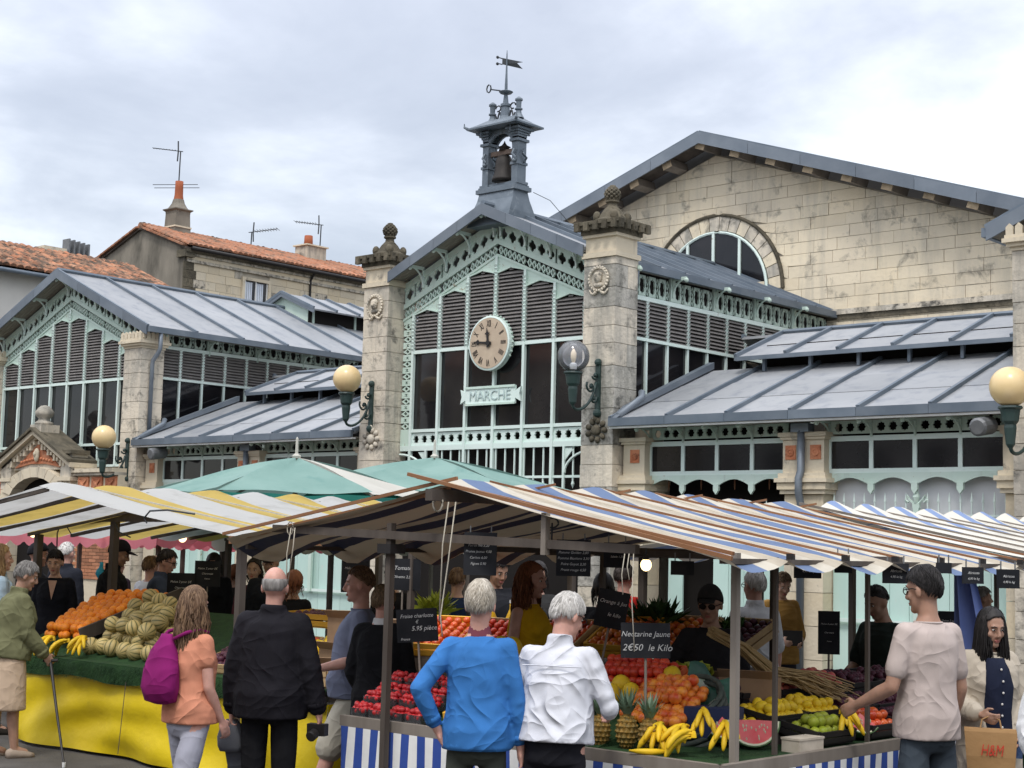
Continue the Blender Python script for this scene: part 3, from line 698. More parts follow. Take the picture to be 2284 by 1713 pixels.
sg = thing("name_plate", "pale iron plate with raised letters MARCHÉ below the clock", "sign", (CX, 19.12, 4.42))
pw_, ph_ = .56, .15; PX, PZ = CX-.0, 4.40
MB().prism([(PX-pw_,19.12,PZ-ph_),(PX+pw_,19.12,PZ-ph_),(PX+pw_,19.12,PZ-.06),(PX+pw_+.12,19.12,PZ-.12),(PX+pw_+.09,19.12,PZ),(PX+pw_+.12,19.12,PZ+.12),(PX+pw_,19.12,PZ+.06),(PX+pw_,19.12,PZ+ph_),(PX-pw_,19.12,PZ+ph_),(PX-pw_,19.12,PZ+.06),(PX-pw_-.12,19.12,PZ+.12),(PX-pw_-.09,19.12,PZ),(PX-pw_-.12,19.12,PZ-.12),(PX-pw_,19.12,PZ-.06)], (0,.035,0)).build("plate", M['mint_pale'], sg, recalc=True)
MB().box(PX-pw_, PX+pw_, 19.10, 19.12, PZ+ph_-.03, PZ+ph_+.01).box(PX-pw_, PX+pw_, 19.10, 19.12, PZ-ph_-.01, PZ-ph_+.025).build("plate_border", M['mint'], sg)
put_text("MARCHÉ", .235, Matrix.Translation((PX, 19.112, PZ-.005)) @ Matrix.Rotation(R(90), 4, 'X'), mat("raised_letter_paint", (.46,.56,.55), (.40,.5,.49), 8, .6), sg, .006, name="raised_lettering")

# ------------------------------------------------------------------ low wings between the pavilions
def small_pier(root, x0, x1, y0, y1, z0, tiles, dbl=False):
    def b(e, za, zb, m='stone_clean', nm="moulding"): MB().box(x0-e, x1+e, y0-e, y1+e, za, zb).build(nm, M[m], root)
    z = 0; k = 0
    while z < 2.74:
        h = min(.46, 2.74-z); 
        MB().box(x0+.02, x1-.02, y0+.02, y1-.02, z+.004, z+h-.004).build("stone_block", M[random.choice(['stone_clean','stone_warm'])], root); z += h; k += 1
    b(.03, 2.74, 2.80); b(.06, 2.80, 2.90, 'stone_warm'); b(.09, 2.90, 2.96); b(.05, 2.96, 3.03)
    MB().box(x0, x1, y0, y1, 3.03, 3.50).build("stone_block", M['stone_clean'], root)
    b(.03, 3.50, 3.54); b(.055, 3.54, 3.60)
    for tx in tiles:
        MB().box(tx-.085, tx+.085, y0-.012, y0+.01, 3.22, 3.42).build("terracotta_tile", M['terra'], root)
        MB().lathe([(.055,0),(.055,.012),(.035,.016),(.03,.008),(.001,.014)], (tx, y0-.012, 3.32), 10, axis=(0,-1,0)).build("rosette", M['terra'], root)
def wing(label, x0, x1, vent_x0, doors):
    root = thing("market_wing", label, "market hall", ((x0+x1)/2, 19, 0), group="low zinc roofed wings of the market hall")
    ye, ze, k = 18.72, 3.86, .39
    zz = lambda y: ze + k*(y-ye)
    n = 6
    slope(root, (x0, ye, ze), (x1, ye, ze), (x0, 21.3, zz(21.3)), (x1, 21.3, zz(21.3)), n, laps=2)
    # eave gutter and its pale lip, in lengths
    for i in range(n):
        a, b = x0+(x1-x0)*i/n, x0+(x1-x0)*(i+1)/n
        MB().box(a, b-.006, ye-.06, ye-.005, ze-.10, ze+.025).build("gutter", M['zinc_dark'], root)
    MB().box(x0, x1, ye-.03, ye+.06, ze-.135, ze-.104).build("eave_lip", M['white_paint'], root)
    MB().box(x0, x1, ye+.06, 19.2, ze-.11, ze-.09).build("soffit_board", M['soffit'], root)
    # edge flashing against the left pavilion
    MB().prism([(x0, ye+.0, ze+.03), (x0, 21.3, zz(21.3)+.03), (x0, 21.3, zz(21.3)+.14), (x0, ye+.3, zz(ye+.3)+.12)], (.12,0,0)).build("flashing", M['zinc_edge'], root, recalc=True)
    MB().tube([(x0+.06, 19.42, zz(19.42)+.22), (x0+.10, 19.36, zz(19.3)+.16), (x0+.08, ye+.1, ze+.07)], .055, 8).build("downpipe", M['zinc_edge'], root, smooth=True)
    # raised ventilation roof
    yu, zu = 20.9, 5.0; yr, zr = 22.3, 5.55
    slope(root, (vent_x0, yu, zu), (x1, yu, zu), (vent_x0, yr, zr), (x1, yr, zr), n, th=.035)
    MB().box(vent_x0, x1, yu-.012, yu+.02, zu-.055, zu+.01).build("vent_edge", M['zinc_dark'], root)
    MB().prism([(vent_x0, yu, zu-.05), (vent_x0, yr, zr-.05), (vent_x0, yr, zr+.05), (vent_x0, yu, zu+.05)], (-.03,0,0)).build("vent_verge", M['zinc_edge'], root, recalc=True)
    slope(root, (x0, 25.0, 4.6), (x1, 25.0, 4.6), (x0, yr, zr), (x1, yr, zr), n)
    MB().tube([(vent_x0, yr, zr+.03), (x1, yr, zr+.03)], .04, 6).build("ridge_cap", M['zinc_dark'], root)
    MB().box(vent_x0+.2, x1, 21.5, 21.52, 4.6, 5.25).build("vent_back", M['inside'], root)
    for i in range(n+1):
        x = vent_x0+.45+(x1-vent_x0-.5)*i/n
        MB().box(x-.025, x+.025, yu+.12, yu+.18, zz(yu+.15), zu+.03).build("vent_post", M['zinc_dark'], root)
    # wall: bays of pierced frieze, windows and scalloped lintel between the small piers
    yw = 19.2
    xm = (x0+x1)/2+.02
    piers = [(x0+.02, x0+.42, [x0+.24]), (xm-.33, xm+.33, [xm-.2, xm+.2]), (x1-.22, x1-.0, [])]
    for a, b, t in piers: small_pier(root, a, b, yw-.16, yw+.3, 0, t)
    MB().tube([(xm, yw-.22, 3.62), (xm, yw-.22, 3.06), (xm, yw-.28, 2.95), (xm, yw-.28, 2.75), (xm, yw-.22, 2.6), (xm, yw-.22, .1)], .055, 8).build("downpipe", M['zinc_edge'], root, smooth=True)
    MB().box(xm-.14, xm+.14, yw-.27, yw-.1, 3.60, 3.72).build("hopper", M['zinc_edge'], root)
    for bi, (a, b) in enumerate(((x0+.42, xm-.33), (xm+.33, x1-.22))):
        w = (b-a)/4
        MB().box(a, b, yw-.02, yw+.03, 3.03, 3.09).build("transom", M['mint_pale'], root)
        MB().box(a, b, yw-.03, yw+.03, 3.47, 3.54).build("transom", M['mint_pale'], root)
        for i in range(5): MB().box(a+w*i-.03, a+w*i+.03, yw-.025, yw+.02, 3.09, 3.47).build("mullion", M['mint_pale'], root)
        for i in range(4):
            xa = a+w*i
            MB().box(xa+.03, xa+w-.03, yw, yw+.012, 3.09, 3.47).build("pane", M['glass'], root)
            f = MB(); c = (w-.12)/3
            for j in range(3): f.cell((xa+.06+c*j, yw-.02, 3.57), (c,0,0), (0,0,.18), (0,.03,0), star8(.40,.30))
            f.box(xa, xa+.06, yw-.02, yw+.01, 3.57, 3.75); f.box(xa+w-.06, xa+w, yw-.02, yw+.01, 3.57, 3.75)
            f.build("star_frieze", M['mint_shaded'], root)
            bracket(root, (xa+.01, yw-.03, 3.74), (xa+.01, ye+.1, 3.74), .22, 'mint_shaded', .014)
            # scalloped lintel plate
            pts = [(xa, yw-.03, 3.03), (xa, yw-.03, 2.86)] + [(xa+.05+(w-.1)*j/8, yw-.03, 2.88+.085*math.sin(math.pi*j/8)) for j in range(9)] + [(xa+w, yw-.03, 2.86), (xa+w, yw-.03, 3.03)]
            MB().prism(pts, (0,.03,0)).build("scalloped_lintel", M['mint'], root, recalc=True)
            if i: 
                p_ = MB(); p_.box(xa-.045, xa+.045, yw-.04, yw+.005, 2.80, 2.90); p_.prism([(xa-.045, yw-.04, 2.80), (xa+.045, yw-.04, 2.80), (xa, yw-.04, 2.74)], (0,.04,0)); p_.build("lintel_drop", M['mint'], root, recalc=True)
        MB().box(a, b, yw+.25, yw+.28, 3.5, 3.8).build("frieze_back", M['inside'], root)
        kind = doors[bi]
        if kind == 'open':
            MB().box(a, b, yw+.5, yw+.53, 0, 3.02).build("dark_opening", M['inside'], root)
            for i in range(8):
                x = a+.12+(b-a-.2)*i/7
                MB().lathe([(.012,0),(.012,.12),(.02,.14),(.002,.24)], (x, yw+.05, 2.42), 6).build("gate_spike", M['mint_pale'], root)
            MB().box(a, b, yw+.035, yw+.065, 2.40, 2.44).build("gate_rail", M['mint_pale'], root)
            for i in range(8):
                MB().lathe([(.004,-.16),(.014,-.08),(.012,0)], (a+.2+(b-a-.35)*i/7, yw+.2, 2.98), 5).build("hanging_spike", M['rust'], root)
            nb_ = 9; y_ = yw+.12
            for i in range(nb_):
                xa = a+(b-a)*i/nb_
                if xa < a+.02 or i in (2, 3): continue
                MB().box(xa+.004, xa+(b-a)/nb_-.004, y_, y_+.03, .05, 2.28).build("door_board", M['mint_wood'], root)
        else:
            MB().box(a, b, yw+.12, yw+.14, 2.2, 3.03).build("gate_sheet", M['sheet'], root)
            for i in range(9):
                xa = a+(b-a)*i/9
                MB().box(xa+.004, xa+(b-a)/9-.004, yw+.1, yw+.135, .05, 2.2).build("door_board", M['mint_wood'], root)
            for z in (2.44, 2.22): MB().box(a-.02, b, yw+.02, yw+.045, z, z+.03).build("gate_rail", M['mint_pale'], root)
            for i in range(17):
                x = a+.05+(b-a-.1)*i/16
                if i == 8: continue
                MB().lathe([(.011,0),(.011,.62),(.018,.64),(.002,.76)], (x, yw+.032, 2.0), 6).build("gate_spike", M['mint_pale'], root)
            c = (a+b)/2; lily = MB()
            lily.box(c-.04, c+.04, yw, yw+.05, 1.0, 2.55); lily.lathe([(.03,0),(.05,.08),(.002,.26)], (c, yw+.02, 2.62), 8); lily.box(c-.05, c+.05, yw, yw+.05, 2.55, 2.62)
            for s in (-1, 1):
                lily.tube([(c+s*.02, yw+.02, 2.6), (c+s*.09, yw+.02, 2.66), (c+s*.13, yw+.02, 2.72), (c+s*.15, yw+.02, 2.66), (c+s*.11, yw+.02, 2.63)], .018, 5)
                lily.tube([(c+s*.16, yw+.02, 2.44), (c+s*.07, yw+.02, 2.40), (c+s*.05, yw+.02, 2.33), (c+s*.07, yw+.02, 2.26), (c+s*.16, yw+.02, 2.23)], .03, 5)
            lily.build("gate_lily", M['mint'], root)
            MB().box(a, b, yw+.03, yw+.055, 1.0, 1.05).build("gate_rail", M['mint_pale'], root)
    MB().box(x0, x1, 25.0, 25.02, 0, 4.6).build("back_wall", M['stone_clean'], root)
    return root
wing("low zinc roofed wing with a grey sheeted gate, right of the clock", -14.75, -8.42, -13.95, ('open', 'gate'))
wing("low zinc roofed wing between the far left pavilion and the bell pavilion", -27.12, -20.5, -26.3, ('gate', 'gate'))
for (x, y, z, lb) in ((-26.35, 18.85, 3.62, "grey cylindrical floodlight under the eave of the left wing"), (-8.75, 18.8, 3.60, "grey cylindrical floodlight under the eave by the right gate")):
    fl = thing("floodlight", lb, "floodlight", (x, y, z), group="floodlights under the eaves")
    MB().lathe([(.10,0),(.12,.02),(.12,.34),(.09,.36)], (x, y+.1, z), 14, axis=(0,-1,-.15)).build("lamp_housing", M['steel'], fl, smooth=False)
    MB().bar((x, y, z), (x, y+.2, z+.18), .03).build("arm", M['wire'], fl)

# ------------------------------------------------------------------ stone hall behind
hall = thing("stone_hall", "large limestone hall with a broad gable and fanlight behind the pavilions", "hall", (CX, 25.05, 0))
HY, HW, HR, HS = 25.62, 6.55, 9.84, .335
zr_ = lambda x: HR - HS*abs(x-CX)
MB().prism([(CX-HW, HY+.02, 0), (CX+HW, HY+.02, 0), (CX+HW, HY+.02, zr_(CX+HW)), (CX, HY+.02, HR), (CX-HW, HY+.02, zr_(CX-HW))], (0,.3,0)).build("wall_core", M['joint'], hall, recalc=True)
MB().box(CX+HW-.3, CX+HW, HY+.32, 45, 0, zr_(CX+HW)).build("side_wall", M['stone_clean'], hall)
AZ, AR, AO = 6.98, 1.25, 1.57
def clip(poly, inside, cut):
    out = []
    for i in range(len(poly)):
        a, b = poly[i], poly[(i+1) % len(poly)]
        if inside(a): out.append(a)
        if inside(a) != inside(b): out.append(cut(a, b))
    return out
def line_cut(f):
    def c(a, b):
        fa, fb = f(a), f(b); t = fa/(fa-fb); return (a[0]+(b[0]-a[0])*t, a[1]+(b[1]-a[1])*t)
    return (lambda p: f(p) >= 0), c
course = .228; z = 5.55; k = 0
while z < HR:
    h = course; x = CX-HW - random.uniform(0, .5)
    while x < CX+HW:
        w = random.uniform(.42, .80); x1 = min(x+w, CX+HW); x0 = max(x, CX-HW); x += w
        if x1-x0 < .1: continue
        poly = [(x0+.004, z+.004), (x1-.004, z+.004), (x1-.004, z+h-.004), (x0+.004, z+h-.004)]
        for s in (-1, 1):
            ins, ct = line_cut(lambda p, s=s: (HR-.03 - HS*s*(p[0]-CX)) - p[1])
            poly = clip(poly, ins, ct)
            if len(poly) < 3: break
        if len(poly) < 3: continue
        cx_, cz_ = sum(p[0] for p in poly)/len(poly), sum(p[1] for p in poly)/len(poly)
        if z+h > AZ-.2:
            dd = [math.hypot(p[0]-CX, p[1]-AZ) for p in poly]
            if max(dd) < AO+.02: continue
            if min(dd) < AO:                     # trim the block back to the arch ring
                poly = [((CX+(p[0]-CX)*AO/d_, AZ+(p[1]-AZ)*AO/d_) if (d_ < AO and p[1] > AZ) else p) for p, d_ in zip(poly, dd)]
        m = random.choices(['gable', 'gable_warm'], [3, 1.3])[0]
        d = random.uniform(0, .012)
        MB().prism([(p[0], HY-d, p[1]) for p in poly], (0,.03+d,0)).build("stone_block", M[m], hall, recalc=True)
    z += h; k += 1
nv = 19
for i in range(nv):                               # arch stones round the fanlight
    a0, a1 = math.pi*i/nv+.006, math.pi*(i+1)/nv-.006
    pts = [(CX+r*math.cos(a), HY-.03, AZ+r*math.sin(a)) for r, a in ((AR+.04,a0),(AO,a0),(AO,(a0+a1)/2),(AO,a1),(AR+.04,a1),(AR+.04,(a0+a1)/2))]
    MB().prism(pts, (0,.06,0)).build("arch_stone", M[random.choice(['pier','gable'])], hall, recalc=True)
mo = MB(); mo.tube([(CX+(AO+.03)*math.cos(math.pi*i/24), HY-.03, AZ+(AO+.03)*math.sin(math.pi*i/24)) for i in range(25)], .04, 6); mo.build("hood_moulding", M['stone_dark'], hall)
fan = MB(); fan.prism([(CX+AR*math.cos(math.pi*i/24), HY-.035, AZ+AR*math.sin(math.pi*i/24)) for i in range(25)], (0,.01,0)); fw = fan.build("fanlight", M['glass'], hall, recalc=True)
fr = MB(); fr.tube([(CX+AR*math.cos(math.pi*i/24), HY-.05, AZ+AR*math.sin(math.pi*i/24)) for i in range(25)], .03, 6)
for x in (-.62, 0, .62): fr.box(CX+x-.028, CX+x+.028, HY-.07, HY-.036, AZ, AZ+math.sqrt(AR*AR-x*x))
fr.box(CX-AR, CX+AR, HY-.07, HY-.036, AZ-.03, AZ+.03); fr.build("fanlight_frame", M['mint_pale'], fw)
for i, (a, b) in enumerate(((-1.2,-.62),(-.6,0),(.02,.6),(.64,1.2))): MB().box(CX+a, CX+b, HY-.06, HY-.036, AZ+.04, AZ+(.32 if i in (1,2) else .16)).build("sill_stone", M['stone_clean'], hall)
MB().box(CX+1.6, CX+HW+.03, HY-.06, HY+.02, 6.36, 6.46).build("string_course", M['stone_spot'], hall)
MB().box(CX+1.6, CX+HW+.01, HY-.03, HY+.02, 6.26, 6.355).build("string_course", M['stone_dark'], hall)
for i in range(2): MB().tube([(CX+HW-.10, HY-.10, 7.6), (CX+HW-.10, HY-.10, 4.5)], .05, 8).build("downpipe", M['zinc_edge'], hall) if i == 0 else None
# roof with deep overhang
HO = 25.02; RW = HW+.45
for s in (-1, 1):
    rz = lambda x: HR+.30 - HS*abs(x-CX)
    slope(hall, (CX+s*RW, HO, rz(CX+s*RW)), (CX+s*RW, 45, rz(CX+s*RW)), (CX, HO, rz(CX)), (CX, 45, rz(CX)), 20, .06)
    n = 6
    for j in range(n):
        xa, xb = CX+s*RW*j/n, CX+s*(RW*(j+1)/n-.008)
        MB().prism([(xa, HO-.03, rz(xa)-.20), (xb, HO-.03, rz(xb)-.20), (xb, HO-.03, rz(xb)+.03), (xa, HO-.03, rz(xa)+.03)], (0,.03,0)).build("fascia_board", M['zinc_edge'], hall, recalc=True)
    MB().prism([(CX, HO+.01, rz(CX)-.08), (CX+s*RW, HO+.01, rz(CX+s*RW)-.08), (CX+s*RW, HY, rz(CX+s*RW)-.08), (CX, HY, rz(CX)-.08)], (0,0,-.03)).build("soffit_board", M['wood_dark'], hall, recalc=True)
    for j in range(0 if s > 0 else 1, 9):
        x = CX+s*.82*j; z = rz(x)-.11; d = Vector((1,0,-s*HS)).normalized()
        sp = MB(); c = Vector((x, HO+.06, z-.105)); u = Vector((s*HS,0,1)).normalized()
        sp.obox(c-d*.10-u*.085, d*.20, (0,.6,0), u*.17); sp.build("purlin_end", M['wood_grey'], hall)
        MB().obox(c-d*.11-u*.095+Vector((0,-.012,0)), d*.22, (0,.012,0), u*.19).build("purlin_face", M['purlin'], hall)

# ------------------------------------------------------------------ stone doorway before the left pavilion
po = thing("stone_doorway", "small pedimented stone doorway with terracotta carving in front of the left pavilion", "doorway", (-30.3, 18.6, 0))
px_ = -30.3; py = 18.55
for s in (-1, 1):
    a, b = sorted((px_+s*.98, px_+s*1.38)); z = 0
    while z < 3.05:
        MB().box(a+random.uniform(0,.008), b, py-.1, py+.3, z+.005, min(z+.36,3.05)-.003).build("stone_block", M[random.choice(['stone_clean','stone','stone_warm'])], po); z += .36
    MB().box(a-.05, b+.05, py-.15, py+.3, 3.05, 3.13).build("capital", M['stone_clean'], po)
    MB().box(a, b, py-.1, py+.3, 3.13, 3.62).build("stone_block", M['stone'], po)
    MB().box(a-.07, b+.07, py-.17, py+.3, 3.62, 3.70).build("cornice", M['stone_dark'], po)
    # walls beside with carved terracotta panels
    a2, b2 = sorted((px_+s*1.38, px_+s*(2.9 if s > 0 else 3.4)))
    MB().box(a2, b2, py+.06, py+.3, 0, 2.05).build("plinth_wall", M['stone_clean'], po)
    for r_ in range(14):
        for c_ in range(6):
            w = (b2-a2)/6; xo = (w/2 if r_ % 2 else 0)
            xa = a2+w*c_+xo; xb = min(xa+w-.012, b2)
            if xb-xa > .05: MB().box(xa, xb, py+.03, py+.06, 1.02+.07*r_, 1.02+.07*r_+.06).build("brick", M['brick'], po)
    MB().box(a2, b2, py+.03, py+.3, 2.08, 2.62).build("wall", M['stone'], po)
    for (za, zb, e) in ((2.62,2.70,.08),(2.70,2.76,.05),(3.16,3.22,.05),(3.22,3.30,.10)): MB().box(a2, b2, py-e, py+.3, za, zb).build("string_course", M['stone' if e < .06 else 'stone_clean'], po)
    MB().box(a2, b2, py+.04, py+.3, 2.76, 3.16).build("panel_wall", M['stone_clean'], po)
    for k in range(3 if s > 0 else 4):
        xa = a2+.12+k*.50
        if xa+.4 > b2: continue
        MB().box(xa, xa+.38, py-.0, py+.04, 2.79, 3.13).build("terracotta_panel", M['terra'], po)
        cr_ = MB()
        for dx_ in (-1, 1): cr_.bar((xa+.19-dx_*.13, py-.01, 2.85), (xa+.19+dx_*.13, py-.01, 3.07), .035, .03, up=(0,1,0))
        cr_.ball((xa+.19, py-.012, 2.96), (.055,.03,.055), 8, 6); cr_.build("panel_cross", M['terra'], po)
nv = 9
for i in range(nv):
    a0, a1 = math.pi*(.12+.76*i/nv)+.006, math.pi*(.12+.76*(i+1)/nv)-.006
    pts = [(px_+r*1.02*math.cos(a), py-.13, 2.52+r*.62*math.sin(a)) for r, a in ((1.0,a0),(1.35,a0),(1.35,a1),(1.0,a1))]
    MB().prism(pts, (0,.3,0)).build("arch_stone", M['stone_clean'], po, recalc=True)
MB().box(px_-.98, px_+.98, py+.16, py+.2, 0, 3.2).build("door_leaf", M['inside'], po)
MB().prism([(px_-.98, py-.02, 3.3), (px_+.98, py-.02, 3.3), (px_+.98, py-.02, 3.62), (px_, py-.02, 4.12), (px_-.98, py-.02, 3.62)], (0,.25,0)).build("pediment_back", M['stone'], po, recalc=True)
MB().prism([(px_-.90, py-.06, 3.34), (px_-.3, py-.06, 3.43), (px_+.3, py-.06, 3.43), (px_+.90, py-.06, 3.34), (px_, py-.06, 3.86)], (0,.05,0)).build("terracotta_tympanum", M['terra'], po, recalc=True)
tm = MB()
for i in range(12): tm.ball((px_+(-.62+.11*i), py-.07, 3.46+.10*(1-abs(-.62+.11*i)/.7)), (.05,.025,.035), 6, 4)
tm.build("tympanum_leaf", M['terra'], po, smooth=True)
MB().ball((px_, py-.09, 3.62), (.10,.05,.15), 10, 8).ball((px_, py-.13, 3.64), (.05,.04,.06), 8, 6).build("shield", M['stone_clean'], po, smooth=True)
for s in (-1, 1):
    for (o0, th, ou, m) in ((3.98,.06,.10,'stone_clean'),(4.05,.10,.22,'stone_clean'),(4.155,.06,.28,'stone_dark')):
        MB().prism([(px_, py-ou, o0), (px_+s*1.5, py-ou, o0-.72), (px_+s*1.5, py-ou, o0-.72+th), (px_, py-ou, o0+th)], (0,ou+.45,0)).build("raking_cornice", M[m], po, recalc=True)
    for k in range(9):
        x = px_+s*(.10+.125*k); zt = 3.975-.48*abs(x-px_)
        MB().box(x-.035, x+.035, py-.12, py, zt-.085-.06*(k % 2), zt-.012).build("dentil", M['stone_clean'], po)
MB().box(px_-.22, px_+.22, py-.15, py+.3, 4.1, 4.28).build("pedestal", M['stone'], po)
MB().lathe([(.20,0),(.20,.05),(.13,.09),(.12,.14),(.19,.2),(.21,.28),(.15,.36),(.09,.41),(.02,.43)], (px_, py+.05, 4.28), 12).build("urn", M['stone'], po, smooth=True)


# ------------------------------------------------------------------ houses across the square, seen only in the panes
for k, (x, w, h, m) in enumerate(((-52,17,11.5,'stone_clean'),(-34,16,12.6,'whitewall'),(-17,15,11.0,'stone_warm'),(0,18,12.8,'stone_clean'),(18,16,11.4,'whitewall'),(36,18,12.2,'stone_clean'))):
    t = thing("town_house", ("stone house reflected in the left panes", "white house reflected beside the stone one", "golden house reflected in the middle panes", "tall stone house behind the viewer", "white house behind the viewer", "last stone house across the square")[k], "house", (x, -22, 0), 0, "houses across the square")
    MB().box(x-w/2, x+w/2, -30, -22, 0, h).build("wall", M[m], t); MB().prism([(x-w/2-.2,-21.6,h),(x+w/2+.2,-21.6,h),(x+w/2+.2,-26,h+2.2),(x-w/2-.2,-26,h+2.2)], (0,0,-.12)).build("roof", M['tile'], t, recalc=True)
    for r_ in range(3):
        for c_ in range(int(w/2.6)):
            xa = x-w/2+1.3+c_*2.6; MB().box(xa-.5, xa+.5, -21.99, -21.96, 1+r_*3.5, 3+r_*3.5).build("window", M['glass'], t)
# ------------------------------------------------------------------ houses behind the market
tile_cache = {}
def tile_mesh(w, l, m):
    key = (round(w, 3), round(l, 3))
    if key not in tile_cache:
        mb = MB(); r0, r1 = w*.56, w*.47; seg = 5; vs = []
        for (r, y, dz) in ((r0, 0, 0), (r1, l*1.18, .02)):
            for k in range(seg+1):
                a = math.pi*k/seg; vs.append((r*math.cos(a), y, r*.75*math.sin(a)+dz))
        mb.add(vs, [(k, k+1, seg+2+k, seg+1+k) for k in range(seg)]+[tuple(range(seg, -1, -1))])
        tile_cache[key] = mb
    return tile_cache[key]
def tile_roof(root, e0, e1, up, cols, rows, w, l, m='tile', limit=280, jit=.03):
    """clay half-round tiles: e0-e1 eave line, up = vector up the slope; near rows are single tiles, the rest one part"""
    e0, e1, up = Vector(e0), Vector(e1), Vector(up); a = (e1-e0).normalized(); u = up.normalized(); n = a.cross(u).normalized()
    if n.z < 0: n = -n
    proto = tile_mesh(w, l, m); me = proto.mesh("tile_shape", False); me.materials.append(M[m])
    rest = MB(); cnt = 0; R3 = Matrix((a, u, n)).transposed()
    for r in range(rows):
        for c in range(cols):
            p = e0 + a*((c+.5)*(e1-e0).length/cols + random.uniform(-.012,.012)) + u*(r*l + random.uniform(-jit,jit)) + n*random.uniform(.0,.02)
            tw = Matrix.Rotation(random.uniform(-.05,.05), 3, 'Z')
            if cnt < limit:
                o = link("roof_tile", me, None, root)
                o.matrix_basis = Matrix.LocRotScale(p, (R3 @ tw).to_quaternion(), None); cnt += 1
            else: rest.add([p + R3 @ (tw @ Vector(v)) for v in proto.v], proto.f)
    if rest.f: rest.build("roof_tiles", M[m], root, kind="stuff")
def stone_courses(root, axis, fixed, a0, a1, z0, z1, course, mats, holes=(), d=.02, out=1):
    z = z0
    while z < z1-.02:
        h = min(course, z1-z); a = a0-random.uniform(0, .4)
        while a < a1:
            w = random.uniform(.5, .95); b0, b1 = max(a, a0), min(a+w, a1); a += w
            if b1-b0 < .08: continue
            parts = [(b0, b1)]
            for (h0, h1, hz0, hz1) in holes:
                if z+h > hz0 and z < hz1:
                    np_ = []
                    for (q0, q1) in parts:
                        if q1 <= h0 or q0 >= h1: np_.append((q0, q1))
                        else:
                            if q0 < h0-.03: np_.append((q0, h0))
                            if q1 > h1+.03: np_.append((h1, q1))
                    parts = np_
            for (q0, q1) in parts:
                dd = random.uniform(0, .01); m = M[random.choice(mats)]
                if axis == 'Y': MB().box(fixed, fixed+(d+dd)*out, q0+.006, q1-.006, z+.006, z+h-.006).build("stone_block", m, root, recalc=out < 0)
                else: MB().box(q0+.006, q1-.006, fixed-(d+dd), fixed, z+.006, z+h-.006).build("stone_block", m, root)
        z += h
def antenna(label, p, h, kind, rot):
    t = thing("tv_antenna", label, "antenna", p, group="television antennas on the roofs")
    x, y, z = p; c, s = math.cos(rot), math.sin(rot)
    MB().tube([(x, y, z), (x+.03, y, z+h)], .028, 6).build("mast", M['wire'], t)
    bm2 = MB(); el = MB(); L_ = 1.15
    bm2.bar((x-c*L_, y-s*L_, z+h+.14), (x+c*.12, y+s*.12, z+h-.02), .03); bm2.build("boom", M['wire'], t)
    if kind != 'v':
        for k in range(9):
            q = -L_+.12*k; px, py, pz = x+c*q, y+s*q, z+h+.13-.012*k
            e_ = .10 if kind == 'yagi' else .30
            MB().bar((px+s*e_, py-c*e_, pz), (px-s*e_, py+c*e_, pz), .013).build("element", M['wire'], t)
    for sg_ in (-1, 1):
        MB().bar((x-c*.08, y-s*.08, z+h), (x-c*.0+c*(-.1), y-s*.1, z+h+sg_*.42), .045).build("reflector", M['wire'], t)
    if kind == 'yagi':
        for k, ln in enumerate((.95, .95)):
            q = -.25+.4*k; MB().bar((x-c*ln*1.1+q*.3, y-s*ln*1.1, z+h*.13+.14-.15*k), (x+c*ln*.9+q*.3, y+s*ln*.9, z+h*.13+.14-.15*k), .022).build("element", M['wire'], t)
    return t
h1 = thing("stone_house", "stone house with clay tiled roof, grey gable wall and one small curtained window", "house", (-52.3, 36, 0))
MB().prism([(-55.2,36,0),(-49.4,36,0),(-49.4,36,13.12),(-52.3,36,14.16),(-55.2,36,13.12)], (0,.4,0)).build("gable_wall", M['render'], h1, recalc=True)
MB().box(-49.7, -49.42, 36.4, 52, 0, 12.95).build("wall", M['joint'], h1)
MB().box(-55.2, -54.9, 36.4, 52, 0, 13.1).build("wall", M['render'], h1)
stone_courses(h1, 'Y', -49.42, 36.45, 48, 9.6, 12.55, .33, ('stone_warm','stone_clean','stone_warm','stone_spot'), holes=((38.85,40.2,11.0,12.28),))
for k in range(9): MB().box(-49.44, -49.37, 36.0-.02, 36.45+.12*(k % 2), 9.6+.33*k+.006, 9.6+.33*(k+1)-.006).build("quoin", M['stone_dark'], h1)
for (z0, z1, e, m) in ((12.55,12.66,.06,'stone_spot'),(12.66,12.80,.03,'stone_warm'),(12.80,12.90,.10,'stone_spot'),(12.90,13.02,.22,'stone_dark')): MB().box(-49.45, -49.38+e, 35.95 if z0 > 12.75 else 36.1, 52, z0, z1).build("cornice", M[m], h1)
MB().box(-49.75, -49.2, 35.88, 36.35, 12.72, 13.0).build("cornice_return", M['stone_dark'], h1)
wd = MB().box(-49.41, -49.30, 38.80, 38.92, 11.0, 12.36).box(-49.41, -49.30, 40.13, 40.25, 11.0, 12.36).box(-49.41, -49.30, 38.92, 40.13, 12.24, 12.36).build("window", M['stone_clean'], h1)
MB().box(-49.42, -49.40, 38.92, 40.13, 11.0, 12.24).build("glass", M['glass'], wd)
for y in (38.95, 39.5, 40.07): MB().box(-49.40, -49.36, y, y+.055, 11.0, 12.24).build("frame", M['white_paint'], wd)
for ya in (39.02, 39.58):
    cu_ = MB().grid(lambda u, v, ya=ya: (-49.392+.012*math.sin(u*22), ya+u*.33, 11.0+v*1.18), 14, 1); cu_.build("curtain", mat("net_curtain", (.55,.60,.68), (.62,.66,.72), 5, .9) if ya < 39.3 else bpy.data.materials["net_curtain"], wd, smooth=True)
rail_ = MB().box(-49.30, -49.27, 38.9, 40.15, 11.36, 11.39)
for k in range(9): rail_.box(-49.295, -49.275, 38.95+.14*k, 38.97+.14*k, 11.0, 11.36)
rail_.build("window_rail", M['wire'], wd)
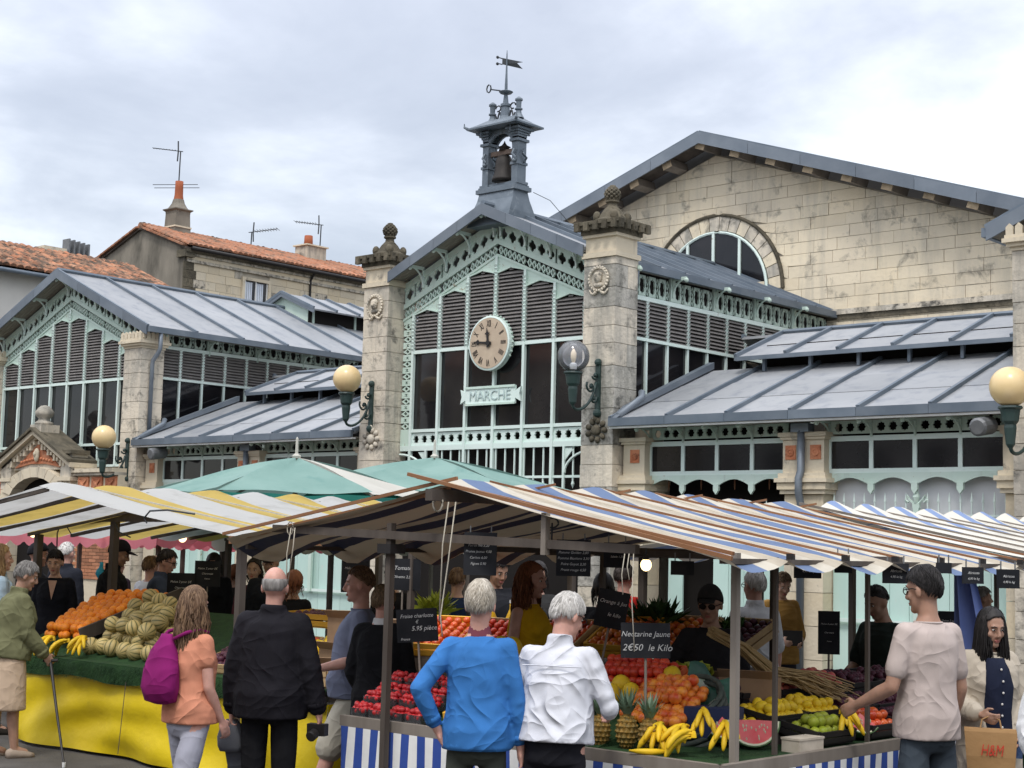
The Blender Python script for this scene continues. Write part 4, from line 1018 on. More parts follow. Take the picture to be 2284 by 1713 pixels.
up1 = Vector((-2.95, 0, 1.06))
for s in (1, -1):
    MB().prism([(-52.3,35.9,14.20),(-52.3+s*3.1,35.9,13.09),(-52.3+s*3.1,52,13.09),(-52.3,52,14.20)], (0,0,-.08)).build("roof_deck", M['wood_dark'], h1, recalc=True)
tile_roof(h1, (-49.15, 35.95, 13.17), (-49.15, 51.95, 13.17), up1, 66, 12, .24, .28, limit=264)
tile_roof(h1, (-55.45, 35.95, 13.17), (-55.45, 51.95, 13.17), Vector((2.95,0,1.06)), 66, 12, .24, .28, limit=0)
for k in range(38): MB().lathe([(.15,0),(.13,.46)], (-52.3, 35.9+.42*k, 14.27), 8, axis=(0,1,.02)).build("ridge_tile", M['tile'], h1)
for k in range(12):
    for s in (-1, 1): MB().bar((-52.3+s*(.1+.245*k), 35.9, 14.24-.088*k-.03), (-52.3+s*(.1+.245*(k+1)), 35.9, 14.24-.088*(k+1)-.02), .22, .07, up=(0,0,1)).build("verge_tile", M['tile'], h1)
MB().tube([(-49.05, 36.1, 13.04), (-49.05, 52, 13.04)], .085, 8).build("gutter", M['dark'], h1, smooth=True)
MB().tube([(-49.1, 42.35, 13.0), (-49.33, 42.35, 12.7), (-49.33, 42.35, 9)], .05, 6).build("downpipe", M['dark'], h1)
ch = thing("chimney", "tall round shouldered stone chimney ending in an orange clay cone", "chimney", (-52.2, 37.6, 14.0), group="chimneys on the stone house")
cx_, cy_ = -52.2, 37.62
MB().loft([[(cx_+sx*a, cy_+sy*a, z) for sx, sy in ((-1,-1),(1,-1),(1,1),(-1,1))] for a, z in ((.40,13.7),(.38,14.45),(.37,14.46),(.35,15.0),(.36,15.1),(.44,15.16),(.44,15.2))]).build("stack", M['render'], ch)
MB().box(cx_-.41, cx_+.41, cy_-.41, cy_+.41, 14.42, 14.48).build("band", M['stone_clean'], ch)
MB().lathe([(.44,0),(.36,.10),(.27,.25),(.22,.42)], (cx_, cy_, 15.2), 14).build("shoulder", M['render'], ch)
MB().lathe([(.245,0),(.21,.18),(.175,.40),(.165,.75),(.165,.98)], (cx_, cy_, 15.4), 14).build("clay_cone", mat("bright_terracotta", (.34,.10,.045), (.29,.085,.04), 4, .8), ch, smooth=True)
antenna("long yagi television antenna on the tall chimney", (cx_-.05, cy_, 15.9), 1.75, 'yagi', R(35))
ch2 = thing("chimney", "low square stone chimney with one short clay pot", "chimney", (-52.2, 44.7, 14.0), group="chimneys on the stone house")
MB().box(-52.6, -51.8, 44.2, 45.3, 13.8, 14.78).build("stack", M['stone'], ch2); MB().box(-52.68, -51.72, 44.12, 45.38, 14.78, 14.84).build("slab", M['stone_clean'], ch2)
MB().lathe([(.20,0),(.18,.45)], (-52.2, 44.6, 14.84), 12).build("clay_pot", bpy.data.materials["bright_terracotta"], ch2, smooth=True)
antenna("small yagi antenna beside the low square chimney", (-52.0, 45.1, 14.8), 1.05, 'small', R(35))
antenna("grid shaped antenna standing alone on the roof between both chimneys", (-52.3, 41.5, 14.2), .75, 'grid', R(215))
h2 = thing("tiled_house", "lower white walled house under old mottled clay tiles at the left edge", "house", (-47, 26, 0))
MB().box(-49.7, -44.35, 14.2, 31.9, 0, 10.1).build("wall", M['whitewall'], h2)
MB().prism([(-49.7,31.9,10.1),(-44.35,31.9,10.1),(-47,31.9,11.25)], (0,-.1,0)).build("gable_wall", M['render'], h2, recalc=True)
for s in (1, -1): MB().prism([(-47,14,11.36),(-47+s*3.05,14,10.10),(-47+s*3.05,32.05,10.10),(-47,32.05,11.36)], (0,0,-.08)).build("roof_deck", M['wood_dark'], h2, recalc=True)
tile_roof(h2, (-43.95, 18, 10.19), (-43.95, 32.0, 10.19), Vector((-3.05,0,1.26)), 58, 12, .24, .29, m='tile_old', limit=290, jit=.06)
for k in range(35): MB().lathe([(.14,0),(.12,.46)], (-47, 17+.43*k, 11.42), 8, axis=(0,1,.02)).build("ridge_tile", M['tile'], h2)
MB().tube([(-43.85, 14, 10.06), (-43.85, 31.9, 10.06)], .07, 8).build("gutter", M['zinc_dark'], h2, smooth=True)
sk = thing("chimney", "thin grey slatted vent stack behind the ridge of the lower tiled house", "vent stack", (-48.5, 29.6, 11))
MB().box(-48.7, -48.2, 29.2, 30.1, 10.6, 11.95).build("stack", M['stone_clean'], sk)
for k in range(5): MB().box(-48.66, -48.24, 30.2+.2*k, 30.26+.2*k, 10.7, 12.35-.02*k).build("slat", M['steel'], sk)

# ------------------------------------------------------------------ globe lamps on the piers
def globe_lamp(label, x, y, z, clear=False):
    """x,y,z = globe centre; bracket on the pier front behind it"""
    t = thing("globe_lamp", label, "street lamp", (x, YF, z-.4), group="globe lamps on the market piers")
    MB().ball((x, y, z), .245, 28, 18).build("globe", M['glass_clear'] if clear else M['globe'], t, smooth=True)
    if clear:
        MB().lathe([(.05,-.2),(.055,-.12),(.03,-.1)], (x, y, z), 12).build("lamp_socket", M['white_paint'], t)
        MB().lathe([(.022,-.10),(.045,-.02),(.045,.05),(.02,.10),(.002,.12)], (x, y, z), 10).build("lamp_bulb", mat("unlit_bulb", (.85,.68,.45), rough=.2), t, smooth=True)
    MB().lathe([(.14,-.235),(.15,-.26),(.12,-.28),(.10,-.42),(.07,-.46),(.075,-.50),(.055,-.70),(.03,-.74)], (x, y, z), 14).build("holder", M['black_iron'], t)
    ir = MB(); b = Vector((x, YF-.03, z-.42))
    pts = [Vector((x, y, z-.72))]
    for i in range(1, 13):
        q = i/12; pts.append(Vector((x, y+(YF-.06-y)*(.5-.5*math.cos(q*math.pi*.9)), z-.72-.16*math.sin(q*math.pi*.9)+.42*q*q)))
    ir.tube(pts, .024, 6); ir.build("arm", M['black_iron'], t, smooth=True)
    sc = MB()
    for (cy, cz, r0, a0, dr) in ((YF-.20, z-.42, .11, 2.6, 1), (YF-.13, z-.60, .08, .4, -1), (YF-.10, z-.24, .075, 3.4, 1)):
        sc.tube([(x, cy+r0*(1-.075*i)*math.cos(a0+dr*.55*i), cz+r0*(1-.075*i)*math.sin(a0+dr*.55*i)) for i in range(12)], .018, 5)
        sc.ball((x, cy, cz), .032, 6, 5)
    sc.build("scroll", M['black_iron'], t, smooth=True)
    MB().box(x-.045, x+.045, YF-.04, YF-.008, z-.78, z-.06).ball((x, YF-.03, z-.03), .06, 8, 6).ball((x, YF-.03, z-.82), .07, 8, 6).build("wall_plate", M['black_iron'], t)
globe_lamp("frosted amber globe lamp on the crowned pier beside the stone doorway", -27.44, 18.23, 3.91)
globe_lamp("frosted amber globe lamp on the pier left of the clock", -20.16, 18.22, 4.72)
globe_lamp("clear glass globe lamp showing its bulb, right of the clock", -15.07, 18.20, 4.80, True)
globe_lamp("frosted amber globe lamp cut by the right edge of the picture", -8.1, 18.06, 3.98)

# ------------------------------------------------------------------ market parasols
M['teal'] = mat("faded_teal_canvas", (.19,.325,.29), (.25,.39,.35), 1.2, .8, stain=(.15,.29,.265), stain_scale=2.5, stain_lo=.55, stain_hi=.75, bump=.02, bump_scale=3, trans=.25)
M['teal_dark'] = mat("dark_green_valance", (.010,.125,.105), (.015,.16,.135), 2, .8, trans=.2)
M['canvas'] = mat("off_white_canvas", (.66,.64,.58), (.58,.56,.50), 1.5, .8, bump=.015, bump_scale=3, trans=.3)
def parasol(label, ax, ay, az, rad, ze, rot, cols):
    t = thing("market_parasol", label, "parasol", (ax, ay, 0), group="green market parasols behind the stalls")
    n = 6; cs = [(ax+rad*math.cos(rot+2*math.pi*k/n), ay+rad*math.sin(rot+2*math.pi*k/n)) for k in range(n)]
    for k in range(n):
        a, b = cs[k], cs[(k+1) % n]; mb = MB()
        def P_(u, v, a=a, b=b):
            ex, ey = a[0]+(b[0]-a[0])*u, a[1]+(b[1]-a[1])*u
            sag = -.05*math.sin(math.pi*u)*math.sin(math.pi*min(1, v*.9))
            return (ax+(ex-ax)*v, ay+(ey-ay)*v, az+(ze-az)*(v**1.28)+sag+.015*math.sin(9*u+5*v))
        mb.grid(P_, 8, 8)
        mb.build("canopy_panel", M[cols[k]], t, smooth=True)
        mv = MB(); mv.grid(lambda u, v, a=a, b=b: (a[0]+(b[0]-a[0])*u+(a[0]+b[0]-2*ax)*.02*v, a[1]+(b[1]-a[1])*u+(a[1]+b[1]-2*ay)*.02*v, ze-.02-.09*math.sin(math.pi*u)*.28-.27*v-.01*math.sin(u*14)), 12, 3)
        mv.build("valance", M['teal_dark'], t, smooth=True)
        MB().tube([(ax, ay, az-.03), (a[0], a[1], ze-.03)], .018, 5).build("rib", M['wood_grey'], t)
    MB().tube([(ax, ay, 0), (ax, ay, az+.02)], .03, 8).build("pole", M['wood_grey'], t)
    MB().lathe([(.05,0),(.06,.03),(.02,.06),(.016,.24),(.004,.26)], (ax, ay, az), 8).build("pole_tip", M['canvas'], t)
rr = math.atan2(.665, .746)
parasol("teal parasol with one white panel, pole tip showing", -14.6, 12.42, 2.90, 1.72, 2.46, rr+R(8), ['teal','teal','teal','teal','teal','canvas'])
parasol("all teal parasol in front of the bell pavilion grille", -15.1, 15.3, 3.08, 2.25, 2.58, rr+R(0), ['teal','teal','teal','teal','teal','teal'])

# ------------------------------------------------------------------ pink awnings and their lights at the back left
M['pink'] = mat("pink_striped_awning", (.66,.22,.26), (.60,.19,.23), 3, .8, trans=.35)
def stripe_mat(name, cols, axis, period, offs=0.0, trans=.3, rough=.8, dirt=None, bump=.01, wob=0.0):
    """printed cloth stripes across an object axis: cols = [(from, colour)...] over one period"""
    m, N, L, b = new_mat(name)
    tc = N.new("ShaderNodeTexCoord"); sp = N.new("ShaderNodeSeparateXYZ"); L.new(tc.outputs["Object"], sp.inputs[0])
    src = sp.outputs[axis]
    if wob:
        nf = noise_fac(N, L, tc.outputs["Object"], 1.5, 2, .5, 0, 1); ad = N.new("ShaderNodeMath"); ad.operation = 'MULTIPLY_ADD'; L.new(nf, ad.inputs[0]); ad.inputs[1].default_value = wob; L.new(src, ad.inputs[2]); src = ad.outputs[0]
    a = N.new("ShaderNodeMath"); a.operation = 'ADD'; L.new(src, a.inputs[0]); a.inputs[1].default_value = 1000*period - offs
    d = N.new("ShaderNodeMath"); d.operation = 'DIVIDE'; L.new(a.outputs[0], d.inputs[0]); d.inputs[1].default_value = period
    fr = N.new("ShaderNodeMath"); fr.operation = 'FRACT'; L.new(d.outputs[0], fr.inputs[0])
    rp = N.new("ShaderNodeValToRGB"); rp.color_ramp.interpolation = 'CONSTANT'; L.new(fr.outputs[0], rp.inputs[0])
    el = rp.color_ramp.elements
    el[0].position = 0; el[0].color = (*cols[0][1], 1); el[1].position = cols[1][0]; el[1].color = (*cols[1][1], 1)
    for p, c in cols[2:]:
        e = el.new(p); e.color = (*c, 1)
    col = rp.outputs[0]
    col = mixrgb(N, L, noise_fac(N, L, tc.outputs["Object"], 2.2, 8, .65, .52, .78), col, dirt, 'MULTIPLY') if dirt else col
    L.new(col, b.inputs["Base Color"]); b.inputs["Roughness"].default_value = rough; b.inputs["Specular IOR Level"].default_value = .2
    if bump:
        n = N.new("ShaderNodeTexNoise"); n.inputs["Scale"].default_value = 5; n.inputs["Detail"].default_value = 4; L.new(tc.outputs["Object"], n.inputs["Vector"])
        bp = N.new("ShaderNodeBump"); bp.inputs["Distance"].default_value = bump; L.new(n.outputs["Fac"], bp.inputs["Height"]); L.new(bp.outputs[0], b.inputs["Normal"])
    if trans:
        t = N.new("ShaderNodeBsdfTranslucent"); L.new(col, t.inputs[0]); mx = N.new("ShaderNodeMixShader"); mx.inputs[0].default_value = trans
        L.new(b.outputs[0], mx.inputs[1]); L.new(t.outputs[0], mx.inputs[2]); L.new(mx.outputs[0], N["Material Output"].inputs[0])
    return m
M['pinkwhite'] = stripe_mat("pink_and_white_stripes", [(0, (.66,.24,.27)), (.5, (.72,.66,.62))], 0, .55, trans=.4)
def awning(label, x0, x1, y0, y1, zf, zr, m, mv, sc, group="pink striped awnings by the left pavilion"):
    t = thing("awning_stall", label, "market stall", ((x0+x1)/2, (y0+y1)/2, 0), group=group)
    MB().grid(lambda u, v: (x0+(x1-x0)*u, y0+(y1-y0)*v, zf+(zr-zf)*(1-abs(2*v-1))+.03*math.sin(u*17)*math.sin(math.pi*v)), 24, 8).build("canopy", M[m], t, smooth=True)
    for y in (y0, y1):
        MB().grid(lambda u, v, y=y: (x0+(x1-x0)*u, y-.01*math.sin(u*40)*v, zf-v*(.16+.07*abs(math.sin(u*math.pi*(x1-x0)/sc)))), int((x1-x0)/.06), 2).build("valance", M[mv], t, smooth=True)
    for x in (x0, x1): MB().grid(lambda u, v, x=x: (x, y0+(y1-y0)*u, zf+(zr-zf)*(1-abs(2*u-1))-v*(.16+.07*abs(math.sin(u*math.pi*(y1-y0)/sc)))), int((y1-y0)/.06), 2).build("valance", M[mv], t, smooth=True)
    for x in (x0+.1, x1-.1):
        for y in (y0+.1, y1-.1): MB().bar((x, y, 0), (x, y, zf), .05).build("post", M['wood_dark'], t)
    return t
awning("pink and white striped awning with scalloped edge at the far left", -20.6, -16.2, 11.6, 13.4, 1.98, 2.12, 'pinkwhite', 'pink', .34)
awning("white scalloped awning with a red corner behind the yellow stall", -15.9, -13.2, 12.2, 14.2, 1.98, 2.12, 'canvas', 'canvas', .40)
awning("deep red scalloped awning behind the man in the cap", -18.6, -16.8, 13.6, 15.2, 1.96, 2.10, 'pinkwhite', 'pink', .30)
nb_ = thing("notice_board", "grey board with black lettering on the wall at the left edge", "sign", (-31.75, 18.40, 1.85))
MB().box(-32.05, -31.45, 18.36, 18.40, 1.48, 2.22).build("board", mat("grey_sign_paint", (.42,.45,.48), (.36,.39,.42), 3, .6), nb_)
MB().box(-31.98, -31.52, 18.352, 18.36, 1.54, 2.16).build("sign_field", mat("pale_sign_paint", (.55,.60,.64), rough=.6), nb_)
for k, s_ in enumerate(("CRÈS", "MARCHÉ", "PLEIN")): put_text(s_, .13, Matrix.Translation((-31.75, 18.350, 2.03-.19*k)) @ Matrix.Rotation(R(90), 4, 'X'), M['dark'], nb_, .001)
def bulb(label, p, drop, m='bulb', r=.045, group=None):
    t = thing("hanging_bulb", label, "light bulb", p, group=group)
    MB().ball(p, (r, r, r*1.12), 12, 8).build("glass_bulb", M[m], t, smooth=True)
    MB().lathe([(r*.55,r*.9),(r*.5,r*1.9)], p, 8).build("socket", M['dark'], t)
    MB().tube([(p[0],p[1],p[2]+r*1.8), (p[0],p[1],p[2]+drop)], .006, 4).build("flex", M['wire'], t)
for lb, p in (("lit bulb hanging left of the man in the beanie", (-18.85, 11.5, 1.92)), ("lit bulb hanging beside the post of the yellow stall", (-17.30, 11.5, 1.965)), ("lit bulb hanging above the man in glasses", (-15.55, 11.5, 1.91))):
    bulb(lb, p, .14, 'bulb_small', .05, "lit bulbs under the pink awnings")
# ------------------------------------------------------------------ market stalls
M['blue_top'] = stripe_mat("blue_and_cream_canvas", [(0,(.50,.44,.34)),(.18,(.50,.46,.39)),(.34,(.125,.175,.29)),(.68,(.52,.48,.40)),(.88,(.44,.39,.31))], 1, .585, 6.8, trans=.12, dirt=(.60,.57,.54), wob=.05)
M['blue_top_far'] = stripe_mat("pale_blue_and_white_canvas", [(0,(.60,.57,.50)),(.45,(.20,.27,.44)),(.68,(.60,.58,.52))], 1, .56, 11.0, trans=.08, dirt=(.75,.74,.72), wob=.05)
M['blue_left_shaded'] = stripe_mat("shaded_blue_and_cream_canvas", [(0,(.42,.36,.26)),(.40,(.03,.034,.055)),(.74,(.42,.36,.26))], 1, .38, 6.8, trans=.05, dirt=(.7,.68,.65), wob=.08)  # darker copy of the canopy stripes, underside shade put into the colours
M['yellow_top'] = stripe_mat("yellow_and_white_canvas", [(0,(.60,.60,.58)),(.55,(.62,.46,.13)),(.98,(.60,.60,.58))], 1, 1.05, 7.75, trans=.42, dirt=(.66,.65,.62), wob=.03)
M['skirt_front'] = stripe_mat("blue_and_white_skirt", [(0,(.035,.075,.30)),(.5,(.74,.74,.72))], 0, .138, -7.6, trans=.0, dirt=(.8,.8,.8))
M['skirt_side'] = stripe_mat("blue_and_white_side_skirt", [(0,(.035,.075,.30)),(.5,(.74,.74,.72))], 1, .138, 6.95, trans=.0, dirt=(.8,.8,.8))
M['card'] = mat("brown_cardboard", (.32,.205,.12), (.25,.16,.095), 4, .85)
M['batten_white'] = mat("pale_batten", (.50,.47,.38), (.40,.37,.30), 5, .7)
M['yellow_cloth'] = mat("yellow_table_cloth", (.62,.46,.006), (.54,.39,.006), 1.2, .5, stain=(.40,.30,.02), stain_scale=3.5, stain_lo=.60, stain_hi=.80, bump=.03, bump_scale=2.2, spec=.3)
M['green_mat'] = mat("artificial_turf", (.010,.034,.010), (.018,.055,.014), 12, .95, bump=.01, bump_scale=90)

def canopy(root, xr, zr, xe, ze, y0, y1, bat, m, mb_, sag, lip, tips, name="canvas"):
    """one slope of a ridge canopy: ridge (xr,zr) to eave (xe,ze), y0..y1, battens every bat"""
    nb = max(1, round((y1-y0)/bat)); w = (y1-y0)/nb; s = 1 if xe > xr else -1
    mb = MB(); nu, nv = nb*8, 12
    def P_(u, v):
        y = y0+(y1-y0)*u; fr = (u*nb) % 1.0
        ph = math.sin(math.pi*fr)
        z = zr+(ze-zr)*v - ph*(sag*math.sin(math.pi*min(v,1)*.75+.25)+lip*max(0,(v-.70)/.30)**2) - .03*math.sin(math.pi*v) - .012*max(0,(v-.94)/.06)
        z += ph*tips*max(0, (.12-v)/.12) + .008*math.sin(y*13+v*9)*ph
        return (xr+(xe-xr)*v, y, z)
    mb.grid(P_, nu, nv); mb.build(name, M[m], root, smooth=True)
    if mb_:
        for i in range(nb+1):
            y = y0+w*i; o = random.uniform(-.03, .03)
            a = Vector((xr-s*(.12+random.uniform(0,.10)), y+o*.3, zr+.03+.012)); b = Vector((xe+s*.03, y-o*.3, ze+.02))
            MB().bar(a, b, .012 if i else .018, .014 if i else .020).build("batten", M[mb_], root)
            if i: MB().box(xe-.01 if s > 0 else xe-.03, xe+.03 if s > 0 else xe+.01, y-.014, y+.014, ze-.005, ze+.028).build("batten_end", M['dark'], root)

rs = thing("fruit_stall", "front fruit stall under a blue and cream striped canopy with brown battens", "market stall", (-6.65, 8.5, 0))
RX, RZ = -6.65, 2.27
canopy(rs, RX, RZ, -4.57, 1.875, 6.8, 10.9, .586, 'blue_top', 'wood_red', .012, .062, .045)
canopy(rs, RX, RZ-.01, -8.70, 1.92, 6.8, 10.9, .82, 'blue_left_shaded', 'wood_red', .06, .13, 0)
MB().bar((RX+.02, 6.86, RZ-.03), (-8.72, 6.86, 1.90), .022, .028).build("rake_board", M['wood_red'], rs)
MB().bar((RX-.26, 6.775, RZ+.060), (-4.53, 6.775, 1.870), .016, .022).build("rake_board", M['wood_red'], rs)
MB().bar((-8.26, 6.86, 1.985), (-5.2, 6.86, 1.905), .04, .05).build("cross_beam", M['wood_dark'], rs)
MB().bar((RX, 6.7, RZ-.07), (RX, 10.9, RZ-.07), .06, .07).build("ridge_beam", M['wood_dark'], rs)
for x in (-8.6, -4.68): MB().bar((x, 6.9, 1.855), (x, 10.9, 1.855), .025, .03).build("eave_beam", M['wood_dark'], rs)
MB().box(-5.87, -5.835, 6.83, 6.87, 1.86, 2.10).build("king_post", M['wood_grey'], rs)
for x, y, m, zt, w in ((-7.15, 6.88, 'wood_dark', 2.03, .021), (-4.735, 7.12, 'wood_grey', 1.9, .019), (-4.80, 7.62, 'wood_dark', 1.88, .012), (-4.78, 8.62, 'wood_dark', 1.88, .012), (-4.78, 9.32, 'wood_dark', 1.88, .012), (-4.75, 10.35, 'wood_dark', 1.88, .013), (-9.0, 8.9, 'wood_dark', 1.9, .022), (-8.4, 10.6, 'wood_dark', 1.9, .02), (-6.7, 10.6, 'wood_dark', 2.2, .02)):
    MB().box(x-w, x+w, y-w, y+w, 0, zt).build("post", M[m], rs)
MB().box(-7.21, -7.09, 6.82, 6.95, 1.84, 1.90).build("post_bracket", M['dark'], rs)
MB().bar((-9.0, 8.9, 1.88), (-4.7, 8.9, 1.88), .03, .04).build("cross_beam", M['wood_dark'], rs)
MB().bar((-8.5, 10.7, 1.9), (-4.7, 10.7, 1.9), .03, .04).build("cross_beam", M['wood_dark'], rs)
def cord(pts, r=.004, m='rope', parent=rs): 
    return MB().tube(pts, r, 5).build("cord", M[m], parent, smooth=True)
cord([(-6.58,6.80,2.16),(-6.60,6.78,1.9),(-6.61,6.78,1.45)], .0045); cord([(-6.52,6.80,2.16),(-6.55,6.78,1.8),(-6.6,6.78,1.48),(-6.58,6.78,1.36)], .0045)
cord([(-6.66+.04*math.cos(a), 6.79, 2.15+.05*math.sin(a)) for a in [.6*i for i in range(14)]], .007)
cord([(-8.02,6.80,1.99),(-8.04,6.79,1.82),(-8.03,6.79,1.55)]); cord([(-7.98,6.80,1.99),(-7.98,6.79,1.86),(-8.02,6.79,1.62)])
cord([(-8.04+.03*math.cos(a), 6.81, 1.985+.045*math.sin(a)) for a in [.6*i for i in range(12)]])
for k, (dx, l) in enumerate(((0,.22),(.03,.14),(.06,.52))): cord([(-5.24+dx,6.80,1.88),(-5.25+dx*1.2,6.79,1.88-l*.5),(-5.24+dx*1.4,6.79,1.88-l)], .003)
cord([(-6.1+.05*math.cos(a), 7.2, 2.05+.03*math.sin(a)) for a in [.6*i for i in range(12)]], .006, 'wire'); cord([(-6.1,7.2,2.05),(-6.1,7.2,1.9)], .006, 'wire')
# counter and striped skirts
MB().box(-7.6, -4.72, 6.97, 8.3, .73, .79).build("counter_top", M['green_mat'], rs)
MB().box(-5.75, -4.72, 8.3, 10.6, .73, .79).build("counter_top", M['green_mat'], rs)
MB().box(-7.62, -4.70, 6.93, 6.975, .735, .80).build("counter_edge", M['wood_grey'], rs)
MB().box(-4.725, -4.68, 6.94, 10.6, .735, .80).build("counter_edge", M['wood_grey'], rs)
def skirt(nm, m, fn, n): MB().grid(fn, n, 10).build(nm, M[m], rs, smooth=True)
skirt("skirt", 'skirt_front', lambda u, v: (-7.6+2.88*u+.05*math.sin(v*3)*(.5-u), 6.925-.022*math.sin(u*70)*v-.03*v*math.sin(u*9+1), .735-.70*v), 160)
skirt("skirt", 'skirt_side', lambda u, v: (-4.675+.022*math.sin(u*80)*v+.03*v*math.sin(u*11), 6.94+3.6*u, .735-.70*v), 160)
# rising back shelf under the fruit
MB().prism([(-7.55,7.05,.79),(-7.55,8.25,.79),(-7.55,8.25,1.10)], (1.95,0,0)).build("sloped_shelf", M['green_mat'], rs, recalc=True)
MB().box(-5.36,-5.04,7.95,10.3,.79,.86).box(-5.72,-5.365,8.1,10.3,.79,.96).build("stepped_shelf", M['wood_dark'], rs)

rs2 = thing("fruit_stall", "paler blue and white striped canopy continuing behind the front fruit stall", "market stall", (-6.65, 13.5, 0))
canopy(rs2, -6.6, 2.27, -4.5, 1.86, 11.1, 17, .55, 'blue_top_far', 'wood_grey', .03, .07, .08)
canopy(rs2, -6.6, 2.26, -8.7, 1.9, 11.1, 17, .8, 'blue_top_far', None, .05, .07, 0)
for x in (-8.5, -4.65):
    for y in (11.3, 13.2, 15, 16.8): MB().box(x-.03, x+.03, y-.03, y+.03, 0, 1.9).build("post", M['wood_dark'], rs2)
    MB().bar((x, 11.1, 1.86), (x, 17, 1.86), .04, .05).build("eave_beam", M['wood_dark'], rs2)
MB().box(-8.3, -5.0, 12.6, 13.4, .7, .78).build("counter_top", M['wood_dark'], rs2)
MB().box(-8.3, -5.0, 12.6, 12.63, .05, .7).build("counter_front", M['green_mat'], rs2)

ys = thing("yellow_stall", "fruit stall with a yellow table cloth under a yellow and white striped canopy", "market stall", (-12, 9, 0))
canopy(ys, -12.65, 2.34, -9.8, 1.93, 7.75, 12.1, .54, 'yellow_top', None, .02, .03, .05)
canopy(ys, -12.66, 2.335, -15.5, 1.93, 7.75, 12.1, .54, 'yellow_top', None, .03, .03, 0)
for i in range(9):
    y = 7.78+.54*i
    (MB().bar((-12.75, y, 2.352), (-9.78, y, 1.942), .012, .014).build("batten", M['batten_white'], ys) if i % 2 else None)
    MB().bar((-12.55, y, 2.31), (-15.5, y, 1.90), .03, .035).build("batten", M['wood_dark'], ys)
MB().bar((-15.5, 9.5, 2.09), (-12.7, 9.5, 2.11), .05, .09).build("cross_beam", M['wood_dark'], ys)
MB().bar((-9.82, 7.72, 1.90), (-9.82, 12.1, 1.90), .05, .06).build("eave_beam", M['wood_red'], ys)
for x, y, zt, w in ((-14.1, 9.56, 2.12, .036), (-15.45, 9.5, 2.05, .036), (-9.9, 7.9, 1.9, .03), (-9.9, 12.0, 1.92, .03), (-12.65, 12.0, 2.3, .03), (-15.3, 12.0, 1.92, .03)):
    MB().box(x-w, x+w, y-w, y+w, 0, zt).build("post", M['wood_dark'], ys)
cord([(-14.9,9.42,2.06),(-14.95,9.41,1.92),(-14.93,9.41,1.62)], .008, 'wire', ys); cord([(-14.9,9.42,2.06),(-14.8,9.41,2.02),(-14.66,9.41,1.90)], .006, 'wire', ys)
cord([(-13.9,9.42,2.05),(-13.8,9.41,1.95),(-13.6,9.41,1.90)], .008, 'wire', ys)
hk = MB(); hk.tube([(-10.95,7.73,2.02),(-10.98,7.72,2.06),(-10.9,7.72,2.12),(-10.7,7.75,2.13),(-10.4,7.8,2.10)], .008, 5); hk.build("wire_hook", M['wire'], ys)
MB().box(-13.2, -8.98, 8.06, 9.6, .70, .78).build("table_top", M['wood_grey'], ys)
MB().box(-13.25, -8.95, 8.0, 8.5, .785, .80).build("turf_cover", M['green_mat'], ys)
def turf(u, v): return (-13.25+4.3*u, 7.985-.012*math.sin(u*60)-.01*v, .80-.15*v-.018*math.sin(u*21)*v)
MB().grid(turf, 80, 3).build("turf_fringe", M['green_mat'], ys, smooth=True)
blades = MB()
for k in range(2600):
    x = random.uniform(-13.25, -8.95); z = random.uniform(.655, .80); l = random.uniform(.015, .035)
    blades.add([(x-.003, 7.97, z), (x+.003, 7.97, z), (x+random.uniform(-.01,.01), 7.955-random.uniform(0,.012), z-l)], [(0,1,2)])
blades.build("turf_blades", M['green_mat'], ys, kind="stuff")
def ycl(u, v):
    x = -13.2+4.25*u
    fold = .055*math.sin(u*13+1.3*math.sin(v*3))*v + .02*math.sin(u*31+v*5)*v + .018*math.sin(9*u+14*v*(.5+.5*math.sin(u*5)))*math.sin(math.pi*v)
    return (x, 8.02-fold-.03*v, .69-.66*v)
MB().grid(ycl, 120, 16).build("table_cloth", M['yellow_cloth'], ys, smooth=True)
MB().grid(lambda u, v: (-8.95+.02*math.sin(u*20)*v, 8.02+1.6*u, .69-.66*v), 30, 8).build("table_cloth", M['yellow_cloth'], ys, smooth=True)
MB().tube([(-11.45-.02*t, 7.95-.03*t, .67-.6*t) for t in [i/6 for i in range(7)]], .004, 4).build("seam", M['wood_dark'], ys)
MB().prism([(-14.0,8.4,.80),(-14.0,9.5,.80),(-14.0,9.5,1.24)], (1.15,0,0)).build("sloped_shelf", M['green_mat'], ys, recalc=True)
MB().prism([(-12.75,8.15,.80),(-12.75,9.45,.80),(-12.75,9.45,1.20)], (1.75,0,0)).build("sloped_shelf", M['green_mat'], ys, recalc=True)
MB().bar((-12.86, 8.4, .98), (-12.80, 9.5, 1.36), .03, .12).build("divider_board", M['wood_dark'], ys)

